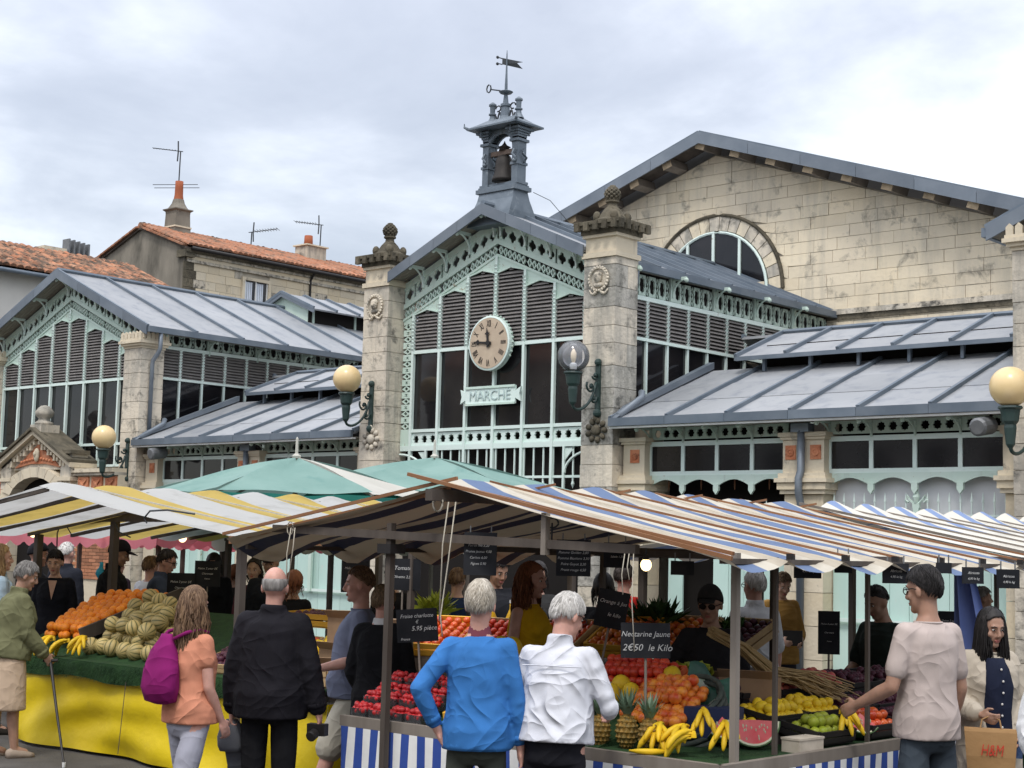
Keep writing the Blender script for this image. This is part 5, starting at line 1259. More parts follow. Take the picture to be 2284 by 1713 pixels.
# ------------------------------------------------------------------ fruit
def ball_mesh(name, r, seg=12, rings=8, sz=1.0, m=None, fn=None):
    mb = MB(); mb.ball((0,0,0), (r, r, r*sz), seg, rings)
    if fn: mb.v = [fn(Vector(v)) for v in mb.v]
    me = mb.mesh(name, True); me.materials.append(m); return me
def scatter(me, name, label, cat, group, pts, sc=(.92,1.08), rot=True):
    for p in pts:
        o = bpy.data.objects.new(name, me); COL.objects.link(o); k = random.uniform(*sc)
        o.location = p; o.scale = (k,k,k)
        if rot: o.rotation_euler = (random.uniform(-.5,.5), random.uniform(-.5,.5), random.uniform(0,6.28))
        o["label"] = label; o["category"] = cat; o["group"] = group
def heap(c00, c10, c11, c01, nu, nv, r, jit=.3, layers=1, keep=1.0):
    """points over the slanted quad c00..c01 plus upper layers, lifted by radius"""
    c = [Vector(q) for q in (c00, c10, c11, c01)]; n = (c[1]-c[0]).cross(c[3]-c[0]).normalized()
    if n.z < 0: n = -n
    out = []
    for L_ in range(layers):
        for j in range(nv-L_):
            for i in range(nu-L_):
                u, v = (i+.5+.5*L_)/nu, (j+.5+.5*L_)/nv
                if j % 2: u += .25/nu
                if random.random() > keep: continue
                p = c[0].lerp(c[1], u).lerp(c[3].lerp(c[2], u), v)
                out.append(p + n*(r*.9+L_*r*1.45) + Vector((random.uniform(-1,1), random.uniform(-1,1), random.uniform(-.5,.5)))*r*jit)
    return out
M['orange'] = mat("orange_peel", (.80,.25,.012), (.72,.20,.01), 6, .42, rnd=.14, bump=.002, bump_scale=220, spec=.4)
def melon_mat():
    m, N, L, b = new_mat("striped_melon_skin")
    tc = N.new("ShaderNodeTexCoord"); g = N.new("ShaderNodeTexGradient"); g.gradient_type = 'RADIAL'; L.new(tc.outputs["Object"], g.inputs[0])
    a = N.new("ShaderNodeMath"); a.operation = 'MULTIPLY'; L.new(g.outputs["Fac"], a.inputs[0]); a.inputs[1].default_value = 10
    f = N.new("ShaderNodeMath"); f.operation = 'FRACT'; L.new(a.outputs[0], f.inputs[0])
    r = N.new("ShaderNodeValToRGB"); L.new(f.outputs[0], r.inputs[0]); e = r.color_ramp.elements
    e[0].position = .0; e[0].color = (.07,.08,.025,1); e[1].position = 1.0; e[1].color = (.07,.08,.025,1)
    for p, c in ((.06,(.07,.08,.025,1)),(.13,(.38,.295,.11,1)),(.5,(.50,.38,.155,1)),(.87,(.38,.295,.11,1)),(.93,(.07,.08,.025,1))):
        k = e.new(p); k.color = c
    ge = N.new("ShaderNodeNewGeometry")
    col = mixrgb(N, L, noise_fac(N, L, ge.outputs["Position"], 16, 5, .6, .5, .85), r.outputs[0], (.25,.22,.085))
    oi = N.new("ShaderNodeObjectInfo"); mr = N.new("ShaderNodeMapRange"); mr.inputs[3].default_value = .82; mr.inputs[4].default_value = 1.2; L.new(oi.outputs["Random"], mr.inputs[0])
    cm = N.new("ShaderNodeCombineColor"); [L.new(mr.outputs[0], cm.inputs[i]) for i in range(3)]
    L.new(mixrgb(N, L, 1.0, col, cm.outputs[0], 'MULTIPLY'), b.inputs["Base Color"]); b.inputs["Roughness"].default_value = .6
    return m
M['melon'] = melon_mat()
M['banana'] = mat("banana_peel", (.74,.46,.012), (.62,.42,.02), 9, .5, stain=(.20,.13,.03), stain_scale=14, stain_lo=.64, stain_hi=.74, rnd=.12)
M['nectarine'] = mat("nectarine_skin", (.62,.075,.02), (.80,.30,.03), 14, .38, rnd=.16, spec=.45)
M['red_fruit'] = mat("red_fruit_skin", (.50,.022,.015), (.62,.07,.02), 12, .38, rnd=.2, spec=.45)
M['tomato'] = mat("tomato_skin", (.60,.05,.02), (.68,.13,.02), 9, .3, rnd=.2, spec=.5)
M['strawberry'] = mat("strawberry_skin", (.40,.010,.018), (.50,.03,.03), 30, .4, rnd=.2, bump=.003, bump_scale=160, spec=.45)
M['lemon'] = mat("lemon_peel", (.76,.52,.02), (.70,.46,.02), 9, .45, rnd=.12)
M['lime'] = mat("green_apple_skin", (.24,.30,.02), (.34,.36,.04), 9, .4, rnd=.2)
M['plum'] = mat("dark_plum_skin", (.05,.012,.025), (.11,.03,.05), 12, .45, rnd=.3)
M['pink_fruit'] = mat("pink_fruit_skin", (.42,.05,.09), (.55,.16,.10), 12, .45, rnd=.25)
M['leaf'] = mat("fruit_leaf", (.035,.09,.025), (.06,.13,.03), 9, .6, rnd=.3)
M['pineleaf'] = mat("pineapple_leaf", (.12,.19,.12), (.18,.25,.17), 6, .6, rnd=.2)
M['pine'] = mat("pineapple_skin", (.30,.165,.03), (.13,.10,.03), 40, .6, rnd=.1, bump=.004, bump_scale=60)
M['melon_red'] = mat("watermelon_flesh", (.62,.06,.07), (.66,.17,.16), 9, .4)
M['rind'] = mat("watermelon_rind", (.07,.14,.04), (.03,.07,.02), 12, .5)
M['rind_white'] = mat("watermelon_white", (.62,.62,.44), rough=.5)

om = ball_mesh("orange", .046, 14, 10, .95, M['orange'])
pts = heap((-13.52,8.44,.90), (-12.90,8.44,.90), (-12.92,9.46,1.30), (-13.85,9.30,1.25), 8, 12, .046, .25, 2, .95)
scatter(om, "orange", "orange in the sloping heap behind the melons", "orange", "oranges heaped on the yellow stall", pts)
def melon_fn(v):
    a = math.atan2(v.y, v.x); k = 1-.022*max(0, math.cos(10*a))**4
    return Vector((v.x*k, v.y*k, v.z))
mm = ball_mesh("melon", .079, 40, 12, .98, M['melon'], melon_fn)
pts = heap((-12.55,8.20,.80), (-11.45,8.18,.80), (-11.75,9.05,1.12), (-12.85,9.25,1.22), 6, 5, .079, .22, 1) + heap((-12.4,8.36,.90), (-11.65,8.34,.88), (-11.9,8.95,1.12), (-12.75,9.12,1.22), 4, 4, .079, .25, 1)
k0 = 30
pts = pts[:k0] + [p + Vector((0,-.02,.10)) for p in pts[k0:]]
for p in pts:
    o = bpy.data.objects.new("melon", mm); COL.objects.link(o); o.location = p; q = random.uniform(.9,1.08); o.scale = (q,q,q)
    o.rotation_euler = (R(90)+random.uniform(-.6,.6), random.uniform(-.5,.5), random.uniform(0,6.28)) if random.random() < .6 else (random.uniform(-.5,.5), random.uniform(-.5,.5), random.uniform(0,6.28))
    tag(o, "green ribbed melon in the big heap on the turf covered table", "melon", "melons heaped on the yellow stall")
def banana_mesh():
    mb = MB(); path = [(.0,0,.100),(.018,0,.102),(.045,0,.098),(.085,0,.083),(.122,0,.056),(.148,0,.024),(.160,0,.0),(.164,0,-.012)]
    mb.tube(path, [.006,.007,.014,.0175,.0185,.0165,.010,.005], 7); return mb.mesh("banana", True)
BAN = banana_mesh(); BAN.materials.append(M['banana'])
def bananas(label, x, y, z, rz, n=6, tilt=0.0, sc=1.0):
    t = thing("banana_bunch", label, "bananas", (x, y, z), rz, "bunches of bananas on the stalls")
    for k in range(n):
        o = link("banana", BAN, None, t, local=True); row = k % 2; a = (k-(n-1)/2)*.24+random.uniform(-.04,.04)
        o.location = (0, 0, .012+.022*row); o.rotation_euler = (random.uniform(-.12,.12)+a*.35, .10-.22*row+random.uniform(-.05,.05), a); q = sc*random.uniform(.84,1.0); o.scale = (q,q,q)
    MB().lathe([(.017,0),(.014,.02),(.009,.035)], (-.004,0,.10*sc), 7).build("stem", M['banana'], t, local=True)
    return t
for k, (x, y, z, rz) in enumerate(((-12.88,8.13,.82,.2), (-12.62,8.12,.82,-.5), (-12.47,8.2,.85,.7), (-13.35,8.2,.82,1.2))):
    bananas(("bananas fanned out at the left end below the oranges", "bananas leaning between the fan and the melons", "bananas tucked against the lowest melons", "bananas half hidden beside the old lady's arm")[k], x, y, z, rz-1.9, 6, sc=1.15)
for k, (x, y, z, rz, n) in enumerate(((-5.27,7.20,.82,-1.2,6), (-5.12,7.22,.82,-1.6,6), (-5.10,7.36,.90,-1.0,5), (-4.95,7.34,.85,-.9,6), (-5.0,7.12,.80,-2.3,4), (-4.84,8.42,.86,-.6,5))):
    bananas(("bananas at the front corner beside the pineapples", "bananas in the middle of the corner pile", "bananas on top behind the corner pile", "long bananas leaning by the red melon slice", "greenish bananas lying on the counter edge", "bananas beside the second red melon wedge")[k], x, y, z, rz, n, sc=1.0)
one = link("banana", BAN, None); one.location = (-5.30, 7.02, .815); one.rotation_euler = (R(88), 0, R(12)); tag(one, "single banana lying along the front counter edge", "banana")
# nectarines in a tilted basket, and other heaps
nm = ball_mesh("nectarine", .036, 14, 10, .96, M['nectarine'])
pts = heap((-5.78,7.46,.90), (-5.32,7.42,.88), (-5.40,7.86,1.06), (-5.86,7.88,1.08), 8, 7, .036, .3, 1) + heap((-5.70,7.55,1.0), (-5.42,7.55,1.0), (-5.46,7.85,1.12), (-5.76,7.85,1.12), 5, 4, .036, .3, 1)
scatter(nm, "nectarine", "nectarine spilling from the tipped wicker basket", "nectarine", "nectarines in the tipped basket", pts)
bk = thing("wicker_basket", "dark round wicker basket tipped forward under the nectarines", "basket", (-5.55, 7.75, .9))
for k in range(6):
    r_ = .30-.012*k; zc_ = .86+.035*k
    MB().tube([(-5.50+r_*math.cos(a), 7.72+r_*.85*math.sin(a), zc_+.12*math.sin(a)) for a in [2*math.pi*i/26 for i in range(27)]], .016, 5).build("wicker_ring", mat("dark_wicker", (.045,.06,.05), (.08,.09,.075), 20, .8) if k == 0 else bpy.data.materials["dark_wicker"], bk, smooth=True)
tm_ = ball_mesh("peach", .034, 12, 8, .9, M['red_fruit'])
scatter(tm_, "peach", "red peach in the tray behind the nectarine price board", "peach", "red peaches in trays", heap((-6.22,7.86,1.04), (-5.72,7.86,1.06), (-5.80,8.10,1.17), (-6.34,8.10,1.17), 9, 4, .034, .2, 2))
def tray(label, x0, x1, y0, y1, z, h, m, tilt=0.0, rz=0.0, cat="crate", group="fruit trays and crates", name="fruit_crate"):
    t = thing(name, label, cat, ((x0+x1)/2, y0, z), rz, group); w = (x1-x0)/2; d = y1-y0; c, s = math.cos(tilt), math.sin(tilt)
    def bx(nm, a, b, e, f, g, i):
        mb = MB().box(a, b, e, f, g, i); mb.v = [(v[0], v[1]*c-v[2]*s, v[1]*s+v[2]*c) for v in mb.v]; mb.build(nm, M[m], t, local=True)
    bx("bottom", -w, w, 0, d, 0, .012)
    for k in range(2):
        z0 = .015+k*h*.52; z1 = z0+h*.42
        bx("slat", -w, w, -.012, 0, z0, z1); bx("slat", -w, w, d, d+.012, z0, z1); bx("slat", -w-.012, -w, 0, d, z0, z1); bx("slat", w, w+.012, 0, d, z0, z1)
    for sx in (-1, 1):
        for yy in (.0, d-.025): bx("corner_post", sx*w-(.025 if sx > 0 else 0), sx*w+(0 if sx > 0 else .025), yy, yy+.025, 0, h*1.12)
    return t
tray("red edged tray of peaches behind the nectarines", -6.28, -5.74, 7.84, 8.14, 1.0, .07, 'tomato', .4)
# strawberries: punnets on the left end of the front counter
def berry_fn(v): return Vector((v.x*(1-.35*max(0,-v.z)/.02*.5), v.y*(1-.35*max(0,-v.z)/.02*.5), v.z*1.25))
bm1 = ball_mesh("strawberry", .0205, 8, 6, 1.0, M['strawberry'], berry_fn)
for r_ in range(4):
    for c_ in range(4):
        x = -7.50+.165*c_+.02*r_*-1; y = 7.03+.125*r_; z = .80+.055*r_+.012*(r_ % 2)
        lb = "clear strawberry punnet on the left end of the front counter"
        t = thing("strawberry_punnet", lb, "punnet", (x, y, z), .0, "strawberry punnets on the front counter")
        p_ = MB()
        for (a, b, e, f) in ((-.07,.07,-.055,-.052),(-.07,.07,.052,.055),(-.07,-.067,-.055,.055),(.067,.07,-.055,.055)): p_.box(a, b, e, f, 0, .05)
        p_.build("punnet_side", M['plastic_clear'], t, local=True)
        MB().box(-.068,.068,-.053,.053,.002,.005).build("punnet_base", M['plastic_clear'], t, local=True)
        for k in range(18):
            px, py = ((-.05+.033*(k % 4), -.036+.036*(k//4 % 3)) if k < 12 else (-.034+.034*((k-12) % 3), -.018+.036*((k-12)//3))); px += random.uniform(-.008,.008); py += random.uniform(-.006,.006)
            o = bpy.data.objects.new("strawberry", bm1); COL.objects.link(o); o.location = (x+px, y+py, z+.034+.028*(k > 11)+random.uniform(0,.008)); o.rotation_euler = tuple(random.uniform(0,6.28) for _ in range(3))
            q = random.uniform(.85,1.15); o.scale = (q,q,q)
            tag(o, "red strawberry filling the punnets at the left of the front stall", "strawberry", "strawberries in punnets")
# pineapples
def pineapple(label, x, y, z, s=1.0, first=[None]):
    t = thing("pineapple", label, "pineapple", (x, y, z), random.uniform(0,6), "pineapples at the front corner")
    b = MB(); rows, cols = 9, 12; b.ball((0,0,.085), (.052,.052,.085), 16, 12)
    for j in range(rows):
        th = math.pi*(j+1.0)/(rows+1); 
        for i in range(cols):
            a = 2*math.pi*(i+.5*(j % 2))/cols; rr_ = .052*math.sin(th); p = Vector((rr_*math.cos(a), rr_*math.sin(a), .085+.085*math.cos(th)))
            n = Vector((math.cos(a)*math.sin(th), math.sin(a)*math.sin(th), math.cos(th)*.6)).normalized(); q = Vector((-math.sin(a), math.cos(a), 0)); u = n.cross(q); w = .0125*math.sin(th)+.002
            b.add([p+q*w, p+u*w, p-q*w, p-u*w, p+n*.010], [(0,1,4),(1,2,4),(2,3,4),(3,0,4)])
    b.build("fruit_body", M['pine'], t, local=True)
    lf = MB()
    for j in range(4):
        for i in range(9):
            a = 2*math.pi*(i+.5*j)/9+.2*j; l = .07+.022*j+random.uniform(-.01,.012); o_ = .035-.006*j; up_ = .35+.30*j
            d = Vector((math.cos(a), math.sin(a), 0)); q = Vector((-math.sin(a), math.cos(a), 0)); b0 = Vector((0,0,.165))+d*.012
            m1 = b0 + d*l*.45*math.cos(up_)+Vector((0,0,l*.55)); tip = b0 + d*l*.95*math.cos(up_)+Vector((0,0,l*(.75+.25*j/3)))
            lf.add([b0-q*.008, b0+q*.008, m1+q*.009, m1-q*.009, tip, m1-d*.004], [(0,1,2,3),(3,2,4)])
    lf.build("leaf_crown", M['pineleaf'], t, local=True, kind="stuff")
    t.scale = (s,s,s)
pineapple("pineapple nearest the bananas, right of three", -5.30, 7.13, .79, 1.1); pineapple("middle pineapple of the three by the white shirt", -5.48, 7.16, .79, 1.12); pineapple("pineapple half hidden behind the man's white shirt", -5.64, 7.12, .79, 1.05)
# watermelon pieces
def wedge(label, x, y, z, r, ang, rz, rx):
    t = thing("watermelon_slice", label, "watermelon", (x, y, z), 0, "cut watermelon on the right counter")
    Mx = Matrix.Rotation(rz, 3, 'Z') @ Matrix.Rotation(rx, 3, 'X')
    def arc(rad, yy): return [Vector((rad*math.cos(math.pi+ang*i/14+(math.pi-ang)/2), yy, rad*math.sin(math.pi+ang*i/14+(math.pi-ang)/2)+r)) for i in range(15)]
    for nm, ro, ri, m in (("flesh", r*.88, 0, 'melon_red'), ("white_rind", r*.95, r*.88, 'rind_white'), ("green_rind", r, r*.95, 'rind')):
        o_ = arc(ro, -.03); pts_ = o_ + ([Vector((0,-.03,r))] if ri == 0 else arc(ri, -.03)[::-1])
        mb = MB().prism(pts_, (0,.06,0)); mb.v = [tuple(Mx @ Vector(v)) for v in mb.v]; mb.build(nm, M[m], t, local=True, recalc=True)
    sd = MB()
    for k in range(16):
        a = math.pi+math.pi*random.uniform(.15,.85); q = r*random.uniform(.3,.75); sd.ball(Mx @ Vector((q*math.cos(a), -.031, q*math.sin(a)+r)), (.006,.002,.009), 5, 4)
    sd.build("seeds", M['rind_white'], t, local=True)
wedge("half round watermelon slice standing beside the corner post", -4.99, 7.70, .80, .155, math.pi*.98, R(40), -.3)
wedge("bright red watermelon wedge leaning behind the bananas", -5.0, 7.42, .86, .13, math.pi*.45, R(55), -.5)
wedge("red watermelon wedge by the green apples", -4.80, 8.62, .82, .14, math.pi*.5, R(60), -.6)
FR = {'lemon': (ball_mesh("lemon", .031, 12, 8, 1.25, M['lemon']), .031), 'green apple': (ball_mesh("green_apple", .034, 12, 8, .92, M['lime']), .034), 'plum': (ball_mesh("plum", .026, 10, 7, 1.1, M['plum']), .026),
      'pink peach': (ball_mesh("pink_peach", .034, 10, 7, .95, M['pink_fruit']), .034), 'tomato': (ball_mesh("tomato", .033, 12, 8, .85, M['tomato']), .033), 'apricot': (ball_mesh("apricot", .026, 10, 7, .95, M['nectarine']), .026), 'orange': (om, .046),
      'yellow melon': (ball_mesh("yellow_melon", .06, 14, 10, 1.25, M['lemon']), .06), 'fig': (ball_mesh("fig", .023, 9, 6, 1.2, M['plum']), .023)}
def filled(label, kind, x, y, z, w, d, h=.075, tilt=.15, rz=0.0, m='dark', layers=2):
    tray(label, x-w/2, x+w/2, y, y+d, z, h, m, tilt, rz, name="fruit_crate", group="dark crates of fruit in tiers on the front stall")
    me, r = FR[kind]; Rz = Matrix.Rotation(rz, 3, 'Z'); c, s_ = math.cos(tilt), math.sin(tilt)
    for l_ in range(layers):
        nx, ny = int((w-.02)/(2*r))-l_, int((d-.02)/(2*r))-l_
        for i in range(nx):
            for j in range(ny):
                if random.random() < .06+.12*l_: continue
                lx = (i-(nx-1)/2)*2*r + random.uniform(-.2,.2)*r; ly = d/2+(j-(ny-1)/2)*2*r + random.uniform(-.2,.2)*r; lz = h*.55+r*.6+l_*1.4*r
                o = bpy.data.objects.new(kind.replace(' ','_'), me); COL.objects.link(o); o.location = Vector((x,y,z)) + Rz @ Vector((lx, ly*c-lz*s_, ly*s_+lz)); q = random.uniform(.9,1.1); o.scale = (q,q,q); o.rotation_euler = (random.uniform(-1,1), random.uniform(-1,1), random.uniform(0,6.3))
                tag(o, kind+" lying in the "+label, kind.split()[-1], kind+" in the "+label)
E_ = R(90)      # crates on the right counter face +X
def side_crate(label, kind, x, y, z, w=.40, d=.27, **k): filled(label, kind, x, y, z, w, d, rz=E_, tilt=.18, **k)
side_crate("low dark crate of green apples at the counter edge", 'green apple', -4.78, 8.25, .80)
side_crate("low dark crate of lemons behind the white printed box", 'lemon', -5.08, 7.86, .80, w=.22, d=.22)
side_crate("low dark crate of tomatoes beyond the melon wedge", 'tomato', -4.78, 8.85, .80)
side_crate("low dark crate of figs at the counter edge", 'fig', -4.78, 9.28, .80)
side_crate("low dark crate of plums near the end of the counter", 'plum', -4.78, 9.71, .80)
side_crate("middle tier crate of lemons behind the garlic stems", 'lemon', -5.06, 8.18, .87)
side_crate("middle tier crate of yellow lemons next to the apples", 'lemon', -5.06, 8.60, .87)
side_crate("middle tier crate of plums under the dry stems", 'plum', -5.06, 9.02, .87)
side_crate("middle tier crate of dark figs by the tall man's hand", 'fig', -5.06, 9.44, .87)
side_crate("middle tier crate of plums at the far end", 'plum', -5.06, 9.86, .87)
side_crate("upper tier crate of plums behind the lemons", 'plum', -5.38, 8.35, .97, d=.30)
side_crate("upper tier crate of pink peaches left of the tall board", 'pink peach', -5.38, 8.79, .97, d=.30)
side_crate("upper tier crate of pink peaches below the tall board", 'pink peach', -5.38, 9.23, .97, d=.30)
side_crate("upper tier crate of figs by the green shirted man", 'fig', -5.38, 9.67, .97, d=.30)
side_crate("upper tier crate of plums at the counter's far end", 'plum', -5.38, 10.1, .97, d=.30)
for k, (lb, kind, x, y, z) in enumerate((("front crate of tomatoes right of the strawberries", 'tomato', -6.60, 7.05, .80), ("front crate of apricots behind the blue sweater", 'apricot', -6.18, 7.05, .80), ("second row crate of plums behind the blue sweater", 'plum', -6.62, 7.42, .92), ("second row crate of tomatoes behind the white shirt", 'tomato', -6.20, 7.42, .92), ("third row crate of oranges behind both men", 'orange', -6.66, 7.80, 1.03), ("third row crate of yellow melons behind both men", 'yellow melon', -7.10, 7.80, 1.03), ("second row crate of apricots beyond the strawberries", 'apricot', -7.05, 7.55, .95))):
    filled(lb, kind, x, y, z, .38, .34, tilt=.25, m='crate' if k % 2 else 'yellow_crate')
scatter(FR['yellow melon'][0], "yellow_melon", "yellow melon behind the nectarines and the red tray", "melon", "yellow melons behind the nectarines", [(-5.98,7.66,1.02), (-5.86,7.70,1.04), (-6.0,7.78,1.06), (-5.74,7.93,1.13)])
bx = thing("cardboard_box", "white printed cardboard fruit box at the counter edge", "box", (-4.79, 7.90, .79), R(-3))
MB().box(-.06,.06,-.12,.12,0,.075).build("carton", mat("printed_card", (.52,.46,.38), (.40,.35,.28), 9, .8), bx, local=True)
MB().box(-.064,.064,-.124,.124,.068,.08).build("rim", bpy.data.materials["printed_card"], bx, local=True)
put_text("BIO", .06, Matrix.Translation((.0625,0,.036)) @ Matrix.Rotation(R(90), 4, 'Z') @ Matrix.Rotation(R(90), 4, 'X'), M['dark'], bx); bx.children[-1].matrix_parent_inverse = Matrix.Identity(4)
lbx = thing("label_box", "dark blue carton with white print behind the bananas", "box", (-5.22, 7.62, .84), R(25))
MB().box(-.16,.16,-.02,.16,0,.17).build("carton", mat("navy_card", (.02,.03,.08), rough=.6), lbx, local=True)
MB().box(.05,.13,-.024,-.021,.03,.10).build("paper_label", M['white_paint'], lbx, local=True)
put_text("OREN", .04, Matrix.Translation((-.05,-.024,.05)) @ Matrix.Rotation(R(90), 4, 'X'), M['chalk'], lbx); lbx.children[-1].matrix_parent_inverse = Matrix.Identity(4)
bag = thing("plastic_bag", "crumpled green and white printed bag lying over the basket", "bag", (-5.5, 7.95, 1.1))
MB().grid(lambda u, v: (-5.62+.34*u, 7.98-.12*v+.02*math.sin(u*9), 1.22-.2*v-.10*u+.03*math.sin(u*8+v*6)+.02*math.sin(v*13)), 16, 12).build("sheet", mat("green_plastic", (.05,.16,.11), (.04,.10,.08), 6, .4), bag, smooth=True)
MB().grid(lambda u, v: (-5.54+.15*u, 7.93-.06*v, 1.165-.09*v-.10*u+.02*math.sin(u*8)), 8, 6).build("printed_patch", mat("bag_print", (.52,.54,.48), (.3,.42,.3), 20, .5), bag, smooth=True)
for lb, (x, y, z, w, d, h) in (("brown cardboard box behind the green bag", (-5.42,8.32,1.0,.34,.22,.14)), ("wide shallow cardboard tray behind the vendor's board", (-5.8,8.45,1.02,.5,.3,.09))):
    t = thing("cardboard_box", lb, "box", (x, y, z), R(20)); MB().box(-w/2,w/2,-d/2,d/2,0,h).build("carton", mat("brown_card_"+str(int(w*100)), (.30,.19,.11), (.24,.15,.09), 5, .85), t, local=True)
    MB().prism([(-w/2,-d/2,h),(w/2,-d/2,h),(w/2,-d/2-.05,h+.05),(-w/2,-d/2-.05,h+.05)], (0,.004,.002)).build("flap", bpy.data.materials["brown_card_"+str(int(w*100))], t, local=True)
# dried garlic braid sprawling over the right counter
gb = thing("garlic_braid", "bundle of dry straw coloured garlic stems hanging over the lemons", "garlic braid", (-5.4, 8.6, 1.0))
for k in range(70):
    a = Vector((-5.72,8.35,1.40)) + Vector((random.uniform(-.03,.03), random.uniform(-.03,.03), random.uniform(-.03,.03)))
    c_ = Vector((-5.46,8.62,1.14)) + Vector((random.uniform(-.06,.06), random.uniform(-.06,.06), random.uniform(-.03,.05)))
    e = Vector((-5.14+random.uniform(-.14,.10), 8.78+random.uniform(-.12,.3), 1.03+random.uniform(-.06,.06)))
    MB().tube([a, a.lerp(c_, .5)+Vector((0,0,.03)), c_, c_.lerp(e, .55)+Vector((0,0,random.uniform(0,.05))), e], [.008,.009,.007,.005,.003], 4).build("stem", mat("straw_stem", (.42,.30,.15), (.32,.22,.10), 12, .9) if k == 0 else bpy.data.materials["straw_stem"], gb, smooth=True)
# wooden crates tilted on the inner counters
cr_pts = []
for k, (lb, x, y, z, w, d, m, rz, fm, fcol) in enumerate((
    ("yellow crate of red tomatoes behind the strawberry price board", -9.0, 9.2, 1.0, .42, .5, 'yellow_crate', R(18), 'tomato', 0),
    ("yellow crate of tomatoes beside the first, nearer the blue sweater", -8.6, 9.35, 1.0, .42, .5, 'crate', R(12), 'red_fruit', 0),
    ("wooden crate of dark red fruit by the yellow topped woman", -8.1, 9.55, 1.02, .42, .5, 'crate', R(10), 'tomato', 0),
    ("yellow crate with apricots on the vendor's back shelf", -7.62, 9.75, 1.06, .45, .5, 'yellow_crate', R(8), 'nectarine', 0),
    ("wooden crate of orange fruit in front of the red shirted man", -7.22, 9.95, 1.08, .42, .5, 'crate', R(0), 'nectarine', 0),
    ("wooden crate under the bunch of dark leaves", -6.85, 10.1, 1.08, .40, .5, 'crate', R(-5), 'plum', 0),
    ("yellow crate at the walking man's back", -9.7, 10.0, .98, .5, .4, 'yellow_crate', R(40), 'lemon', 0),
    ("yellow crate beside the melons on the yellow stall", -10.85, 9.4, 1.14, .7, .4, 'yellow_crate', R(0), 'plum', 0),
    ("wooden crate of cherries on the turf by the magenta rucksack", -11.05, 8.15, .80, .30, .24, 'crate', R(15), 'plum', 0))):
    tray(lb, x-w/2, x+w/2, y, y+d, z, .11, m, .42 if k < 7 else .05, rz, group="wooden and yellow crates on the counters")
    me = ball_mesh("crate_fruit", .034 if m else .03, 10, 7, .93, M[fm]); n_ = int(w/.07), int(d/.07)
    Rz = Matrix.Rotation(rz, 3, 'Z'); tl = .42 if k < 7 else .05
    for i in range(n_[0]):
        for j in range(n_[1]):
            lx, ly = -w/2+.04+(w-.07)*i/max(1,n_[0]-1), .04+(d-.07)*j/max(1,n_[1]-1)
            p = Vector((x, y, z)) + Rz @ Vector((lx+random.uniform(-.01,.01), ly*math.cos(tl)-.07*math.sin(tl), ly*math.sin(tl)+.075+random.uniform(0,.02)))
            cr_pts.append(p); o = bpy.data.objects.new("fruit", me); COL.objects.link(o); o.location = p; q = random.uniform(.9,1.1); o.scale = (q,q,q)
            nm_ = {'tomato':'tomato','red_fruit':'red apple','nectarine':'apricot','plum':'dark plum','lemon':'lemon'}[fm]
            tag(o, nm_+" lying in the "+lb, nm_.split()[-1], "fruit in the "+lb); o.name = nm_.replace(' ','_')
MB().box(-9.3, -6.6, 9.15, 10.7, .94, 1.0).build("inner_shelf", M['wood_dark'], rs)
MB().box(-9.3, -6.6, 9.13, 9.15, .1, .98).build("inner_front", M['wood_dark'], rs)
for k, (lb, kind, x, y, z) in enumerate((("crate of plums on the yellow stall behind the black jacket", 'plum', -10.55, 8.2, .80), ("crate of apricots on the yellow stall beside the bald man", 'apricot', -10.05, 8.2, .80), ("crate of tomatoes at the back of the yellow stall", 'tomato', -10.5, 8.75, .88), ("crate of lemons at the back right of the yellow stall", 'lemon', -10.0, 8.75, .88))):
    filled(lb, kind, x, y, z, .44, .42, tilt=.3, m='crate')
for k, (lb, x, y, z, w, d, h, rz) in enumerate((("upper brown cardboard box at the right end of the yellow stall", -9.35, 8.75, 1.06, .50, .36, .24, R(8)), ("lower brown cardboard box at the right end of the yellow stall", -9.32, 8.70, .80, .60, .42, .25, R(-4)), ("torn brown cardboard box beside the walking man", -9.2, 8.25, .80, .36, .28, .16, R(14)))):
    t = thing("cardboard_box", lb, "box", (x, y, z), rz, "cardboard boxes on the yellow stall")
    MB().box(-w/2,w/2,-d/2,d/2,0,h).build("carton", M['card'], t, local=True); MB().prism([(-w/2,-d/2,h),(w/2,-d/2,h),(w/2,-d/2-.06,h+.07),(-w/2,-d/2-.06,h+.06)], (0,.004,.002)).build("flap", M['card'], t, local=True)
tray("open slatted wooden crate at the front right corner of the yellow stall", -9.42, -9.02, 8.04, 8.3, .80, .14, 'crate', 0, R(5), group="wooden and yellow crates on the counters")
tray("empty slatted wooden crate standing on the ground by the yellow cloth", -8.93, -8.6, 8.3, 8.7, .0, .22, 'crate', 0, R(8), group="wooden and yellow crates on the counters")
# herbs and leaves
def leafy(label, x, y, z, r, h, n, m, spiky=True):
    t = thing("leafy_bunch", label, "herbs", (x, y, z)); lf = MB()
    for k in range(n):
        a = random.uniform(0, 6.28); e = random.uniform(.15, 1.3); l = h*random.uniform(.6, 1.1); d = Vector((math.cos(a)*math.cos(e), math.sin(a)*math.cos(e), math.sin(e)))
        b0 = Vector((x,y,z)) + d*l*.15 + Vector((random.uniform(-r,r), random.uniform(-r,r), 0))*.6; q = d.orthogonal().normalized(); q.rotate(Matrix.Rotation(random.uniform(0,6), 3, d)); w = .02 if spiky else .035
        lf.add([b0-q*w*.4, b0+q*w*.4, b0+d*l*.5+q*w, b0+d*l*.5-q*w, b0+d*l+Vector((0,0,-.02))], [(0,1,2,3),(3,2,4)])
    lf.build("leaves", M[m], t, kind="stuff")
leafy("dark spiky bunch of leaves on the crates before the red shirt", -7.6, 10.3, 1.30, .20, .24, 240, 'leaf')
